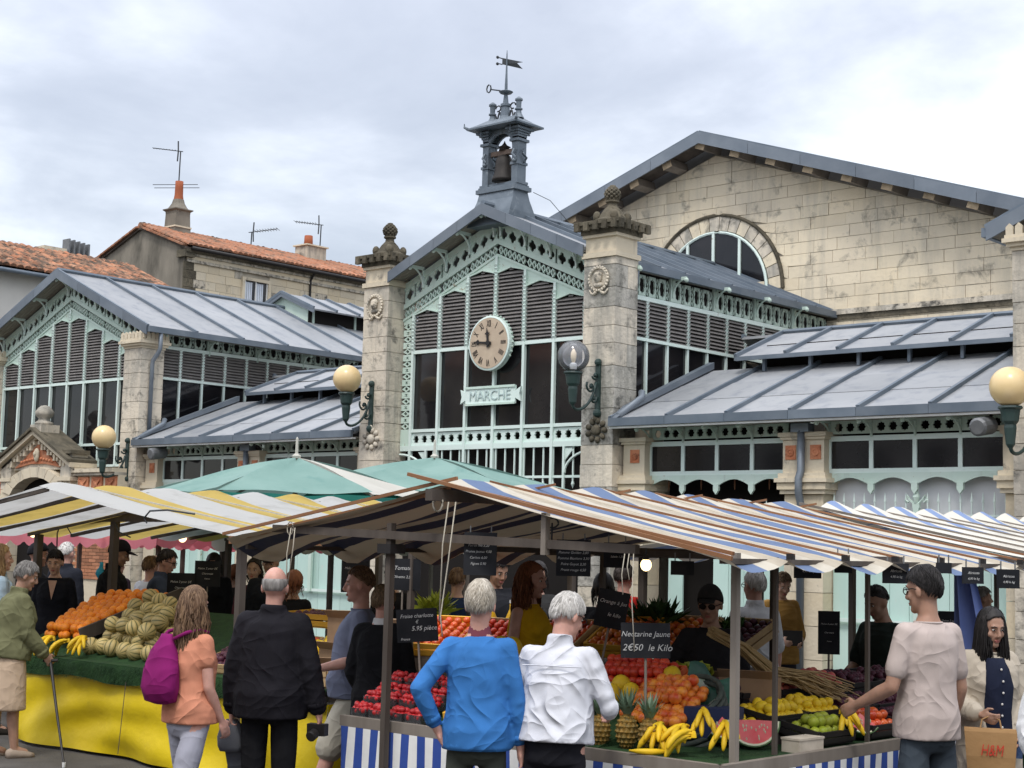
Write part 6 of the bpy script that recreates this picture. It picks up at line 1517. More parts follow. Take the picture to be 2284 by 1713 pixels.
leafy("green leaves at the back of the right crates", -7.0, 10.45, 1.28, .2, .14, 140, 'leaf', False)
leafy("pale lettuce leaves beside the peach tray", -5.78, 8.22, 1.14, .12, .09, 90, 'lime', False)
leafy("yellow green bunch behind the walking man", -10.3, 10.5, 1.25, .14, .25, 130, 'lime')
# jugs and small things on the back shelf
for k, (x, y, c, lb) in enumerate(((-9.0,9.85,(.62,.36,.02),"amber juice bottle beside the price board, left"), (-8.85,9.95,(.62,.36,.02),"amber juice bottle beside the price board, middle"), (-8.7,10.05,(.62,.36,.02),"amber juice bottle beside the price board, right"), (-10.0,9.7,(.05,.30,.45),"blue crate corner behind the walking man"))):
    t = thing("juice_bottle" if k < 3 else "blue_crate", lb, "bottle" if k < 3 else "crate", (x, y, 1.0))
    mm_ = mat("bottle_colour_%d" % (0 if k < 3 else 1), c, rough=.3)
    if k < 3:
        MB().lathe([(.05,0),(.055,.02),(.055,.18),(.03,.24),(.02,.27),(.02,.31)], (x,y,1.12), 12).build("bottle_body", mm_, t, smooth=True); MB().lathe([(.023,0),(.023,.025)], (x,y,1.43), 10).build("bottle_cap", M['white_paint'], t)
    else:
        tt_ = MB()
        for (a,b,e,f) in ((-.2,.2,-.15,-.13),(-.2,.2,.13,.15),(-.2,-.18,-.15,.15),(.18,.2,-.15,.15)): tt_.box(x+a,x+b,y+e,y+f,1.08,1.24)
        tt_.box(x-.2,x+.2,y-.15,y+.15,1.06,1.08); tt_.build("crate_body", mm_, t)

# ------------------------------------------------------------------ chalk price boards
def board(label, c, w, h, yaw, lines=(), tilt=0.0, roll=0.0, hang=None, stick=None, shear=.25):
    """lines = [(text, size, x offset, z offset)] in board units; yaw turns the face from -Y towards +X"""
    t = thing("price_board", label, "chalkboard", c, 0, "chalk price boards")
    Mw = Matrix.Translation(c) @ Matrix.Rotation(yaw, 4, 'Z') @ Matrix.Rotation(-tilt, 4, 'X') @ Matrix.Rotation(roll, 4, 'Y')
    def tr(mb): mb.v = [tuple(Mw @ Vector(v)) for v in mb.v]; return mb
    tr(MB().box(-w/2,w/2,-.006,.006,-h/2,h/2)).build("slate", M['slate'], t)
    for s, sz, dx, dz in lines: put_text(s, sz, Mw @ Matrix.Translation((dx,-.0085,dz)) @ Matrix.Rotation(R(90), 4, 'X'), M['chalk'], t, .0005, shear, "chalk_writing")
    if hang:
        for sx in (-.32, .32):
            a = Mw @ Vector((sx*w,0,h/2-.012)); MB().tube([a, (a.x, a.y, a.z+hang)], .005, 4).build("clip", M['steel'], t)
    if stick: MB().tube([Mw @ Vector((0,.01,-h/2)), Mw @ Vector((0,.01,-h/2-stick))], .008, 5).build("stake", M['wood_grey'], t)
yv = R(35)
board("chalkboard in front, reading Nectarine Jaune 2€50 le Kilo", (-5.33, 7.12, 1.40), .275, .195, yv, (("Nectarine Jaune", .042, 0, .035), ("2€50  le Kilo", .052, .01, -.04)), roll=R(-1), stick=.34)
board("black board beside the post, reading Fraise charlotte 5.95 pièce", (-7.215, 7.20, 1.385), .265, .21, yv, (("Fraise charlotte", .034, 0, .06), ("€", .03, 0, .022), ("5.95 pièce", .040, .045, -.02), ("France", .022, -.08, -.085)), roll=R(-5), stick=.4)
board("leaning board reading Orange à Jus le kilo behind the white shirt", (-6.26, 8.0, 1.52), .20, .24, yv, (("Orange à Jus", .034, 0, .045), ("le kilo", .034, .02, -.035)), roll=R(10), stick=.3)
board("hanging chalk menu left of the woman in yellow", (-6.42, 6.92, 1.855), .20, .255, R(30), tuple((s, .021, -.01, .085-.036*i) for i, s in enumerate(("Pommes Reinettes 2,80","Poires Bio 3,20","Prunes jaunes 4,50","Cerises 6,00","Figues 5,90"))), hang=.05)
board("hanging chalk list of apples above the woman in yellow", (-5.97, 7.25, 1.845), .205, .215, R(32), tuple((s, .0215, 0, .065-.034*i) for i, s in enumerate(("Pomme Royal Gala 3,20","Pomme Golden 2,80","Pomme Bicolore 3,50","Poire Guyot 3,20","Prune rouge 4,50"))), hang=.05)
board("faint hanging board right of the apple list", (-6.22, 7.99, 1.865), .17, .16, R(32), (("Tomates 2,50", .018, 0, .03), ("Salade 1,20", .018, 0, -.01)), hang=.06)
board("dark board standing behind the short haired shopper", (-9.05, 8.85, 1.66), .29, .25, yv, (("Tomate", .045, 0, .05), ("Olivette 2,50", .03, 0, -.02)), stick=.3)
for k, (c, w, h, yw, lb) in enumerate((((-5.60,7.84,1.80), .14, .085, R(40), "small dark board tucked under the canopy edge by the lit bulb"), ((-5.03,8.34,1.82), .175, .125, R(55), "hanging board left of the thin post on the right side"), ((-4.88,8.50,1.845), .11, .10, R(55), "small hanging board right of the thin post"), ((-4.63,8.69,1.80), .17, .12, R(55), "hanging board behind the tall man's head"), ((-4.42,8.90,1.84), .10, .065, R(55), "tiny hanging board above the blue parasol cloth"), ((-4.29,9.02,1.80), .14, .10, R(55), "hanging board above the man in the blue shirt"), ((-4.13,9.16,1.785), .15, .115, R(55), "hanging board cut by the right edge"))):
    board(lb, c, w, h, yw, (("Abricots", .022, 0, .015), ("4,90 le kg", .02, 0, -.02)) if k in (1, 3, 5, 6) else (), hang=.06)
for c, w, h, lb in (((-5.73,9.79,1.36), .15, .30, "tall narrow dark board on the right crates"), ((-5.09,10.36,1.42), .18, .22, "dark board beside the tall man's shoulder"), ((-13.27,9.82,1.40), .29, .30, "large dark price board in front of the man with glasses"), ((-13.06,9.99,1.55), .27, .26, "upper dark price board right of the man with glasses"), ((-10.2,9.4,1.62), .25, .3, "dark price board beside the bald man's head")):
    board(lb, c, w, h, yv, (("Melon 2 pour 5€", w*.11, 0, h*.2), ("Charentais", w*.1, 0, 0), ("France", w*.08, 0, -h*.2)), stick=.5)
bulb("big lit bulb hanging under the canopy over the counter", (-5.62, 7.50, 1.815), .10, 'bulb', .033)
bulb("small lit bulb deep under the canopy behind the blue sweater", (-8.0, 10.4, 1.86), .06, 'bulb_small', .03)
# blue and white cloth hanging behind the tall man
hc = thing("hanging_cloth", "folded blue and white sunshade cloth hanging behind the tall man", "cloth", (-4.75, 9.9, 1.0))
MB().grid(lambda u, v: (-4.88+.30*u*(.35+.65*v)+.02*math.sin(u*12), 9.95+.1*u+.03*math.sin(u*14+1), 1.82-.72*v), 18, 10).build("cloth", mat("periwinkle_cloth", (.14,.19,.42), (.11,.15,.34), 3, .8), hc, smooth=True)
# ------------------------------------------------------------------ people
def cloth_mat(name, c, var=.82, fold=.010, scale=9, rough=.85, stretch=(1.3,1.3,.5), spec=.15):
    m, N, L, b = new_mat(name)
    tc = N.new("ShaderNodeTexCoord"); mp = N.new("ShaderNodeMapping"); mp.inputs["Scale"].default_value = stretch; mp.inputs["Rotation"].default_value = (.3,.35,.2)
    L.new(tc.outputs["Object"], mp.inputs[0])
    c2 = tuple(v*var for v in c)
    L.new(mixrgb(N, L, noise_fac(N, L, mp.outputs[0], 3.5, 5), c, c2), b.inputs["Base Color"])
    b.inputs["Roughness"].default_value = rough; b.inputs["Specular IOR Level"].default_value = spec
    def ridges(rot, sc, pw):          # sparse creases running one way across the cloth
        mq = N.new("ShaderNodeMapping"); mq.vector_type = 'TEXTURE'; mq.inputs["Rotation"].default_value = rot; mq.inputs["Scale"].default_value = (.16, .16, .95)
        L.new(tc.outputs["Object"], mq.inputs[0])
        nn = N.new("ShaderNodeTexNoise"); nn.inputs["Scale"].default_value = sc; nn.inputs["Detail"].default_value = 1.0; nn.inputs["Distortion"].default_value = .35; L.new(mq.outputs[0], nn.inputs["Vector"])
        m1 = N.new("ShaderNodeMath"); m1.operation = 'MULTIPLY_ADD'; L.new(nn.outputs["Fac"], m1.inputs[0]); m1.inputs[1].default_value = 2.0; m1.inputs[2].default_value = -1.0
        m2 = N.new("ShaderNodeMath"); m2.operation = 'ABSOLUTE'; L.new(m1.outputs[0], m2.inputs[0])
        m3 = N.new("ShaderNodeMath"); m3.operation = 'SUBTRACT'; m3.inputs[0].default_value = 1.0; L.new(m2.outputs[0], m3.inputs[1])
        m4 = N.new("ShaderNodeMath"); m4.operation = 'POWER'; L.new(m3.outputs[0], m4.inputs[0]); m4.inputs[1].default_value = pw; return m4.outputs[0]
    msk = noise_fac(N, L, tc.outputs["Object"], 4.5, 1, .5, .42, .66)
    r1, r2, r3 = ridges((.2, .75, .3), .85, 5), ridges((-.3, -.70, 1.1), .95, 5), ridges((.1, 1.5, .5), 1.1, 6)
    mA = N.new("ShaderNodeMix"); L.new(msk, mA.inputs[0]); L.new(r1, mA.inputs[2]); L.new(r2, mA.inputs[3])
    mB = N.new("ShaderNodeMath"); mB.operation = 'MULTIPLY_ADD'; L.new(r3, mB.inputs[0]); mB.inputs[1].default_value = .45; L.new(mA.outputs[0], mB.inputs[2]); n = mB
    n2 = N.new("ShaderNodeTexNoise"); n2.inputs["Scale"].default_value = 400; L.new(tc.outputs["Object"], n2.inputs["Vector"])
    b1 = N.new("ShaderNodeBump"); b1.inputs["Distance"].default_value = fold; L.new(n.outputs[0], b1.inputs["Height"])
    b2 = N.new("ShaderNodeBump"); b2.inputs["Distance"].default_value = .0008; L.new(n2.outputs["Fac"], b2.inputs["Height"]); L.new(b1.outputs[0], b2.inputs["Normal"]); L.new(b2.outputs[0], b.inputs["Normal"])
    return m
def skin_mat(name, c):
    m = mat(name, c, tuple(v*.82 for v in c), 14, .5, spec=.35)
    b = m.node_tree.nodes["Principled BSDF"]; b.inputs["Subsurface Weight"].default_value = .12; b.inputs["Subsurface Radius"].default_value = (.02,.008,.004); return m
SKIN = {k: skin_mat("skin_"+k, c) for k, c in (('fair',(.56,.34,.25)), ('pink',(.60,.33,.26)), ('tan',(.40,.23,.16)), ('olive',(.46,.28,.19)))}
HAIR = {k: mat("hair_"+k, a, b_, 40, .55, stretch=(1,1,.2), spec=.3) for k, a, b_ in (('white',(.62,.57,.49),(.44,.39,.32)), ('snow',(.68,.66,.63),(.55,.52,.49)), ('grey',(.33,.31,.29),(.15,.14,.13)), ('blond',(.44,.29,.13),(.25,.15,.07)), ('brown',(.13,.075,.045),(.24,.15,.085)), ('black',(.012,.010,.010),(.03,.026,.025)), ('red',(.27,.10,.045),(.17,.06,.03)), ('sandy',(.27,.19,.11),(.16,.11,.065)), ('dark',(.03,.022,.018),(.055,.042,.035)))}
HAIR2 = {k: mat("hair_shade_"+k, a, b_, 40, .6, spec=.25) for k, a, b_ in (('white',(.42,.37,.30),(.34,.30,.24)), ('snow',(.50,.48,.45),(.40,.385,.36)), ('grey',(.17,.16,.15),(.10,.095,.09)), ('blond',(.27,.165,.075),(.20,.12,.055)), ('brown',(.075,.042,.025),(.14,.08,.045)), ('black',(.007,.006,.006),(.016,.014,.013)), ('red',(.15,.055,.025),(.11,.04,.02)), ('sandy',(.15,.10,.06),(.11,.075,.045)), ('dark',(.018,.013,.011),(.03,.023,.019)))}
EYE = mat("eye_white", (.6,.58,.55), rough=.3); IRIS = mat("eye_iris", (.02,.015,.012), rough=.2); LIP = mat("lips", (.36,.12,.10), rough=.5)
_tx = bpy.data.textures.new("cloth_folds", 'CLOUDS'); _tx.noise_scale = .16; _tx.noise_depth = 2
CLOTH = {}
def CM(c, **k):
    key = (c, tuple(sorted(k.items())))
    if key not in CLOTH: CLOTH[key] = cloth_mat("cloth_%d" % len(CLOTH), c, **k)
    return CLOTH[key]
def ring(cx, cy, cz, rx, ry, n=20, p=.85, T=None):
    out = []
    for k in range(n):
        a = 2*math.pi*k/n; c, s = math.cos(a), math.sin(a)
        v = Vector((cx+rx*math.copysign(abs(c)**p, c), cy+ry*math.copysign(abs(s)**p, s), cz)); out.append(T(v) if T else v)
    return out
def limb(mb, pts, rs, seg=10, sub=4):
    """smooth tapered tube through the joints with rounded ends"""
    pts = [Vector(p) for p in pts]; P_, R_ = [], []
    for i in range(len(pts)-1):
        for j in range(sub):
            t = j/sub; P_.append(pts[i].lerp(pts[i+1], t)); R_.append(rs[i]+(rs[i+1]-rs[i])*t)
    P_.append(pts[-1]); R_.append(rs[-1]); mb.tube(P_, R_, seg)
    for p, r in zip(pts, rs): mb.ball(p, r*.985, seg, 6)
def person(label, head, phi, skin='fair', hair=('short','brown'), top=None, bottom=None, shoes=(.03,.025,.02), sex='m', fat=0.0, lean=0.0, twist=0.0,
           headrot=(0,0), L=((-.16,-.02,-1),(-.05,.18,-1)), Rr=((.16,-.02,-1),(.05,.18,-1)), legs=((0,0),(0,0)), near=False, glasses=None, face=True, curl=.5, group=None, extra=None, sh=0.0, wf=1.0):
    X, Y, Z = head; th = R(41.7-phi)
    t_lean = -R(lean)
    MU = Matrix.Translation((0,0,.95)) @ Matrix.Rotation(t_lean, 4, 'X') @ Matrix.Rotation(R(twist), 4, 'Z') @ Matrix.Translation((0,0,-.95))
    U = lambda v: MU @ Vector(v)
    HM = MU @ Matrix.Translation((0,-.01,1.50)) @ Matrix.Rotation(-R(headrot[0]), 4, 'Z') @ Matrix.Rotation(-R(headrot[1]), 4, 'X') @ Matrix.Translation((0,.015,.135))
    Hp = lambda v: HM @ Vector(v)
    topz = Hp((0,0,.125)); s = Z/topz.z
    off = Matrix.Rotation(th, 3, 'Z') @ Vector((topz.x*s, topz.y*s, 0))
    root = thing("person", label, "person", (X-off.x, Y-off.y, 0), th, group)
    root.scale = (s*wf,s,s)
    vox = .0075 if near else .0125
    f = sex == 'f'; w = .90 if f else 1.0
    sho = (.142 if f else .163) + sh
    def fin(mb, name, m, voxel, disp=0.0, smooth=3, parent=None):
        o = mb.build(name, m, parent or root, local=True)
        r = o.modifiers.new("remesh", 'REMESH'); r.mode = 'VOXEL'; r.voxel_size = voxel; r.use_smooth_shade = True
        sm = o.modifiers.new("smooth", 'SMOOTH'); sm.factor = .5; sm.iterations = smooth
        if disp:
            d = o.modifiers.new("folds", 'DISPLACE'); d.texture = _tx; d.strength = disp*.4; d.mid_level = .5; d.texture_coords = 'GLOBAL'
        return o
    # ---------------- joints
    arms = []
    for sx, (ud, fd) in ((-1, L), (1, Rr)):
        sp = Vector((sx*sho, -.01, 1.40)); e = sp + Vector(ud).normalized()*.30; h = e + Vector(fd).normalized()*.25
        arms.append((sx, U(sp), U(e), U(h), (MU.to_3x3() @ Vector(fd)).normalized()))
    lg = []
    for sx, (ta, kb) in ((-1, legs[0]), (1, legs[1])):
        hp = Vector((sx*.095, 0, .90)); a, b_ = R(ta), R(kb)
        kn = hp + Vector((sx*.012, math.sin(a), -math.cos(a)))*.43; an = kn + Vector((0, math.sin(a-b_), -math.cos(a-b_)))*.40
        lg.append((sx, hp, kn, an, a-b_))
    drop = min(l[3].z for l in lg)-.075
    # ---------------- body
    body = MB()
    torso = ((.84,.145,.105,0),(.94,.152*(1.04 if f else 1),.112,0),(1.04,.138*w,.10,0),(1.12,.130*w,.096,.005),(1.26,.148*w,.11,.008),(1.36,.150*w,.10,0),(1.42,.12*w,.078,-.008),(1.46,.075,.062,-.01),(1.50,.052,.055,-.008))
    body.loft([ring(0, yo, z, rx, ry, 20, .85, U) for z, rx, ry, yo in torso])
    limb(body, [U((0,-.012,1.44)), Hp((0,-.02,-.06))], [.058 if not f else .050, .054 if not f else .047], 12, 3)
    body.ball(Hp((0,-.012,.022)), (.077,.097,.103), 20, 14, HM.to_3x3()); body.ball(Hp((0,.018,-.045)), (.063 if not f else .058,.070,.085), 16, 12, HM.to_3x3()); body.ball(Hp((0,.066,-.100)), (.030,.022,.022), 10, 8, HM.to_3x3())
    body.ball(Hp((0,.074,.028)), (.052,.018,.013), 10, 6, HM.to_3x3())
    for sx in (-1, 1): body.ball(Hp((sx*.042,.058,-.03)), (.022,.022,.024), 8, 6, HM.to_3x3()); body.ball(Hp((sx*.081,-.012,-.012)), (.011,.020,.034), 8, 8, HM.to_3x3())
    body.tube([Hp((0,.084,.022)), Hp((0,.098,-.012)), Hp((0,.108,-.034))], [.008,.012,.014], 8); body.ball(Hp((0,.100,-.036)), (.019,.013,.010), 8, 6, HM.to_3x3())
    for sx, sp, e, h, fd in arms:
        k = .88 if f else 1.0
        limb(body, [sp, e], [.052*k, .041*k], 12, 4); limb(body, [e, e.lerp(h,.35), h], [.041*k, .042*k, .027*k], 12, 3)
        inn = Vector((-sx,0,0)); inn = (inn - fd*inn.dot(fd)); inn = inn.normalized() if inn.length > .1 else Vector((0,-1,0)).cross(fd).normalized()
        side = fd.cross(inn).normalized()
        if side.y < 0 and abs(side.y) > .2: side = -side                       # thumb side to the front
        Mh = Matrix((side, inn, fd)).transposed(); pc = h + fd*.055
        body.ball(pc, (.040,.018,.052), 12, 8, Mh); limb(body, [h, pc], [.026*k,.024], 10, 2)
        for q in range(4):
            b0 = h + fd*.088 + side*(.031-.0205*q); ln = (.068,.078,.073,.056)[q]
            cu = R(50*curl+6*q); d1 = (fd*math.cos(cu*.5)+inn*math.sin(cu*.5)); d2 = (fd*math.cos(cu*1.3)+inn*math.sin(cu*1.3)); d3 = (fd*math.cos(cu*1.9)+inn*math.sin(cu*1.9))
            p1 = b0 + d1*ln*.45; p2 = p1 + d2*ln*.33; limb(body, [h+fd*.05+side*(.026-.018*q), b0, p1, p2, p2+d3*ln*.25], [.0095,.0095,.0088,.0082,.007], 8, 2)
        t0 = h + fd*.025 + side*.024; t1 = t0 + (fd*.7+side*.75+inn*.25).normalized()*.042; limb(body, [t0, t1, t1+(fd*.95+side*.2+inn*.35).normalized()*.032], [.013,.0105,.0085], 8, 2)
    for sx, hp, kn, an, a in lg:
        limb(body, [hp, kn], [.078, .052], 14, 4); limb(body, [kn, kn.lerp(an,.3)+Vector((0,-.012,0)), an], [.052,.055,.036], 12, 4)
        limb(body, [an, an+Vector((0,.10,-.035))], [.036,.034], 10, 3)
    body.v = [(v[0], v[1], v[2]-drop) for v in body.v]
    D_ = Vector((0,0,-drop))
    fin(body, "body", SKIN[skin], vox, 0, 2)
    shift = lambda mb: setattr(mb, 'v', [(v[0], v[1], v[2]-drop) for v in mb.v]) or mb
    # ---------------- trousers, shorts or skirt
    hemz = top.get('hem', .86) if top else .86
    if bottom:
        kind, c = bottom[0], bottom[1]; mb = MB(); e_ = bottom[2] if len(bottom) > 2 else .014
        eh_ = e_ if hemz > .9 or hemz < .7 else min(e_, .35*top.get('e', .016)) if top else e_
        m_b = CM(c, fold=.008, scale=7)
        if kind == 'skirt':
            zl_ = bottom[3]; mb.loft([ring(0, 0, z, rx, ry, 24, .9) for z, rx, ry in ((1.06,.160,.125),(.98,.178+e_,.14),(.88,.188+e_,.15),((.88+zl_)/2,.20+e_,.165),(zl_,.205+e_,.175))])
        else:
            hipk = 1.05 if f else 1.0
            mb.loft([ring(0, -.004, z, rx, ry, 22, .85) for z, rx, ry in ((min(1.03, hemz+.03) if hemz > .9 else .965,.145*hipk+eh_+fat*.5,.106+eh_+fat*.5),(.95 if hemz < .9 else .94,.146*hipk+eh_+fat*.3,.108+eh_+fat*.3),(.88,.150*hipk+eh_,.114+eh_),(.82,.15+eh_,.112+eh_),(.77,.11,.09))])
            for sx, hp, kn, an, a in lg:
                if kind == 'shorts': limb(mb, [hp+Vector((0,0,-.02)), hp.lerp(kn,.5), kn.lerp(an,.02)], [.088+e_,.088+e_,.085+e_], 14, 4)
                else:
                    end = an if kind == 'trousers' else kn.lerp(an,.62)
                    limb(mb, [hp+Vector((0,-.005,-.06)), hp.lerp(kn,.55), kn, end], [.072+eh_,.068+e_,.056+e_*1.1,.048+e_*(1.4 if kind == 'trousers' else .5)], 14, 4)
        fin(shift(mb), "skirt" if kind == 'skirt' else kind, m_b, .012 if near else .016, .012, 3)
    # ---------------- shoes
    for sx, hp, kn, an, a in lg:
        mb = MB(); yaw = .12*sx
        mb.loft([[Vector((an.x+sx*.008+x*1.0+yaw*(y+.06)*.5, an.y+y, max(an.z-.075,drop)+z)) for x, z in ((-w_,0),(w_,0),(w_*.9,h_*.7),(0,h_),(-w_*.9,h_*.7))] for y, w_, h_ in ((-.075,.025,.07),(-.05,.036,.085),(.0,.038,.09),(.07,.044,.07),(.13,.044,.05),(.175,.026,.035))])
        shift(mb).build("shoe", CM(shoes, fold=.002), root, local=True, smooth=True, recalc=True)
    # ---------------- top
    if top:
        c = top['c']; e_ = top.get('e', .016); hem = top.get('hem', .86); sl = top.get('sleeve', .9); mb = MB(); m = CM(c, fold=top.get('fold', .011), scale=top.get('scale', 8), var=top.get('var', .85))
        prof = [(hem,.158,.118,0),(.96,.158,.120,0),(1.05,.148,.114,0),(1.14,.146,.112,.004),(1.26,.160,.122,.006),(1.35,.160,.112,0),(1.405,.140,.088,-.008),(1.445,.092,.068,-.012)]
        if hem > .9: prof[1] = ((hem+1.05)/2,.165,.12,0)
        nk = top.get('neck', 1.465)
        prof.append((nk,.068,.062,-.010))
        if top.get('collar'): prof += [(nk+.03,.066,.064,-.012),(nk+.055,.060,.060,-.016)]
        rings_ = []
        for z, rx, ry, yo in prof:
            wt = w if z > 1.0 and z < 1.43 else 1.0
            wx_ = (.018 if z < .9 else .012) if (z < 1.0 and hem < .9) else 0; fb = wx_ + fat*max(0, 1-abs(z-1.08)/.30) + fat*.5*(z < .97)
            rings_.append(ring(0, yo+fb*.35, z, rx*wt+e_*(1 if z < 1.43 else .4)+fb*.8, ry+e_*(1 if z < 1.43 else .4)+fb+(0.022 if f and 1.2 < z < 1.34 else 0)*.6, 24, .84, U))
        mb.loft(rings_)
        if f and not top.get('loose'):
            for sx in (-1, 1): mb.ball(U((sx*.075,.085+e_,1.27)), (.066,.055,.062), 12, 8)
        for sx, sp, el, h, fd in arms:
            c0 = sp.lerp(U((sx*.08,-.01,1.38)), .6)
            if sl > 0:
                if sl <= .5:
                    end = sp.lerp(el, min(1, sl*2)); limb(mb, [c0, sp, end], [.054+e_,.050+e_*.7,.048+e_*.9], 14, 4)
                else:
                    end = el.lerp(h, (sl-.5)*2); r_end = (.032 if not top.get('puff') else .045)+e_*.7
                    limb(mb, [c0, sp, sp.lerp(el,.5), el, el.lerp(end,.45), end], [.054+e_*.9,.050+e_*.7,(.045+e_*.8)*(1.25 if top.get('puff') else 1),.040+e_*.9+(.02 if top.get('puff') else 0),.039+e_*.8+(.03 if top.get('puff') else 0),r_end], 14, 3)
        fin(shift(mb), top.get('name', "shirt"), m, .011 if near else .016, top.get('disp', .022), 3)
        if sl > .5 and near:
            for sx, sp, el, h, fd in arms:
                end = el.lerp(h, (sl-.5)*2); cf = MB(); cf.tube([end-fd*.03, end+fd*.004], .035+e_*.7, 14); shift(cf).build("cuff", m, root, local=True, smooth=True)
        if top.get('band'):
            bd = MB(); bd.loft([ring(0,0,z,.168+e_+fat*.5+.002,.124+e_+fat*.6+.002,28,.84,U) for z in (hem-.004, hem+.045)]); shift(bd).build("waistband", m, root, local=True, smooth=True)
        if top.get('yoke'):
            yk = MB()
            for sx in (-1, 1): pass
            yk.tube([U((x, -.125-e_*.9-.012*math.cos(x*8), 1.335)) for x in [-.17+.034*i for i in range(11)]], .0035, 5); shift(yk).build("yoke_seam", m, root, local=True)
        if top.get('inner'):
            ci = MB(); ci.loft([ring(0,-.008,z,r_,r_*.95,20,1,U) for z, r_ in ((1.43,.085),(1.47,.070),(1.505,.062),(1.515,.058))]); shift(ci).build("shirt_collar", CM(top['inner'], fold=.002), root, local=True, smooth=True)
        if top.get('vneck'):
            vn = MB(); vn.prism([U((-.045,.118+e_,1.44)), U((.045,.118+e_,1.44)), U((.0,.142+e_,1.24))], U((0,.012,0))-U((0,0,0))); shift(vn).build("neckline", SKIN[skin], root, local=True)
        if top.get('front'):
            fr_ = MB(); fr_.loft([[U((x, yy, z)) for x, yy in ((-wd_*1.4,.09),(-wd_*.9,.138+e_+dp),(0,.155+e_+dp),(wd_*.9,.138+e_+dp),(wd_*1.4,.09))] for z, wd_, dp in ((.84,.085,.01),(.95,.088,.008),(1.08,.085,.0),(1.25,.092,.022),(1.36,.075,-.01),(1.43,.05,-.05))]); shift(fr_).build("inner_top", CM(top['front'], fold=.006), root, local=True, smooth=True)
            if top.get('buttons'):
                for k in range(6):
                    z = 1.36-.075*k; yb = .158+e_+(.022 if z < 1.33 and z > 1.16 else (-.004 if z > 1.33 else 0.004)); MB().ball(U((.0, yb, z))+D_, (.008,.005,.008), 8, 6).build("button", EYE, root, local=True)
    # ---------------- head details
    hk, hc = hair; hm = HAIR[hc] if hc in HAIR else hc
    if face:
        for sx in (-1, 1):
            MB().ball(Hp((sx*.031,.0755,.006))+D_, (.0115,.008,.0058), 10, 8, HM.to_3x3()).build("eye", EYE, root, local=True, smooth=True)
            MB().ball(Hp((sx*.031,.083,.006))+D_, (.0062,.0035,.0062), 8, 6, HM.to_3x3()).build("iris", IRIS, root, local=True, smooth=True)
            MB().tube([Hp((sx*.014,.088,.026))+D_, Hp((sx*.034,.086,.032))+D_, Hp((sx*.052,.072,.024))+D_], [.003,.0034,.0015], 6).build("eyebrow", HAIR['dark'] if isinstance(hc, tuple) else hm if hc not in ('white','snow') else HAIR['grey'], root, local=True)
        MB().ball(Hp((0,.0865,-.064))+D_, (.023,.008,.0045), 10, 6, HM.to_3x3()).ball(Hp((0,.0855,-.072))+D_, (.019,.009,.006), 10, 6, HM.to_3x3()).build("mouth", LIP, root, local=True, smooth=True)
    if glasses:
        g = MB()
        for sx in (-1, 1):
            g.tube([Hp((sx*.033+.024*math.cos(a), .094, .004+.019*math.sin(a)))+D_ for a in [2*math.pi*i/12 for i in range(13)]], .0028, 5)
            g.tube([Hp((sx*.057,.092,.010))+D_, Hp((sx*.084,.02,.010))+D_, Hp((sx*.086,-.015,0))+D_], .003, 5)
        g.bar(Hp((-.01,.096,.006))+D_, Hp((.01,.096,.006))+D_, .004); g.build("spectacles", CM(glasses, fold=.001), root, local=True)
        if glasses == (.005,.005,.005):
            for sx in (-1,1): MB().ball(Hp((sx*.033,.093,.004))+D_, (.024,.003,.019), 10, 6, HM.to_3x3()).build("dark_lens", IRIS, root, local=True)
    rng = random.Random(len(label)*7+int(abs(X)*100))
    def scalp(a, t, k=1.0):
        return Hp((.083*k*math.sin(t)*math.sin(a), -.014+.104*k*math.sin(t)*math.cos(a), .022+.110*k*math.cos(t)))+D_
    lim = {'short':(52,92,122), 'crop':(52,88,116), 'bald':None, 'long':(50,104,128), 'bob':(46,104,124), 'cap':(70,96,118), 'beanie':(70,92,112), 'hood':(62,104,130)}
    def tmax(a, q):
        c = math.cos(a); return R(q[1]+(q[0]-q[1])*max(0,c)**.8 if c >= 0 else q[1]+(q[2]-q[1])*(-c)**.8)
    if hk in lim and lim[hk]:
        q = lim[hk]; mb = MB(); na, nt = 36, 12; th_ = 1.012 if hk in ('crop',) else (1.13 if hk in ('cap','beanie','hood') else 1.05)
        if hk == 'bob': th_ = 1.16
        def hp_(u, v):
            a = 2*math.pi*u; t = tmax(a, q)*min(1, v*1.06)*(1+(.035*math.sin(9*a+1)+.025*math.sin(23*a))*(hk in ('short','crop','bob','long'))); k = th_*(1+(.022*math.sin(11*a+5*v*6+math.sin(a*3)*2) if hk not in ('cap','beanie','hood') else 0)*(v > .12)*(v < .98)+(rng.uniform(-.008,.008) if hk not in ('cap','beanie','hood','crop') and u < 1 and v > .1 else 0))
            if v > .99: k = .985 if hk not in ('cap','beanie','hood') else .95
            return scalp(a, t, k)
        mb.grid(hp_, na, nt); mb.build({'cap':"cap",'beanie':"beanie",'hood':"hood"}.get(hk, "hair"), hm if hk not in ('cap','beanie','hood') else CM(hc, fold=.004) if isinstance(hc, tuple) else hm, root, local=True, smooth=True, recalc=True)
        if hk == 'cap':
            pk_ = MB(); pk_.grid(lambda u, v: scalp((u-.5)*1.5, R(70), 1.10)+ (Hp((0,.085*v*math.cos((u-.5)*1.9),-.012*v))-Hp((0,0,0))) + (Hp((0,0,-.012*(2*u-1)**2))-Hp((0,0,0))), 10, 4); o = pk_.build("cap_peak", CM(hc, fold=.002), root, local=True, smooth=True); sd = o.modifiers.new("solid", 'SOLIDIFY'); sd.thickness = .006
    if hk == 'bald':
        mb = MB(); mb.grid(lambda u, v: scalp(R(75+210*u), R(74+(44 if .2 < u < .8 else 30)*v), 1.006+.007*math.sin(u*40)*math.sin(v*9)-(.05 if v > .95 or v < .02 else 0)), 26, 6); mb.build("hair", hm, root, local=True, smooth=True)
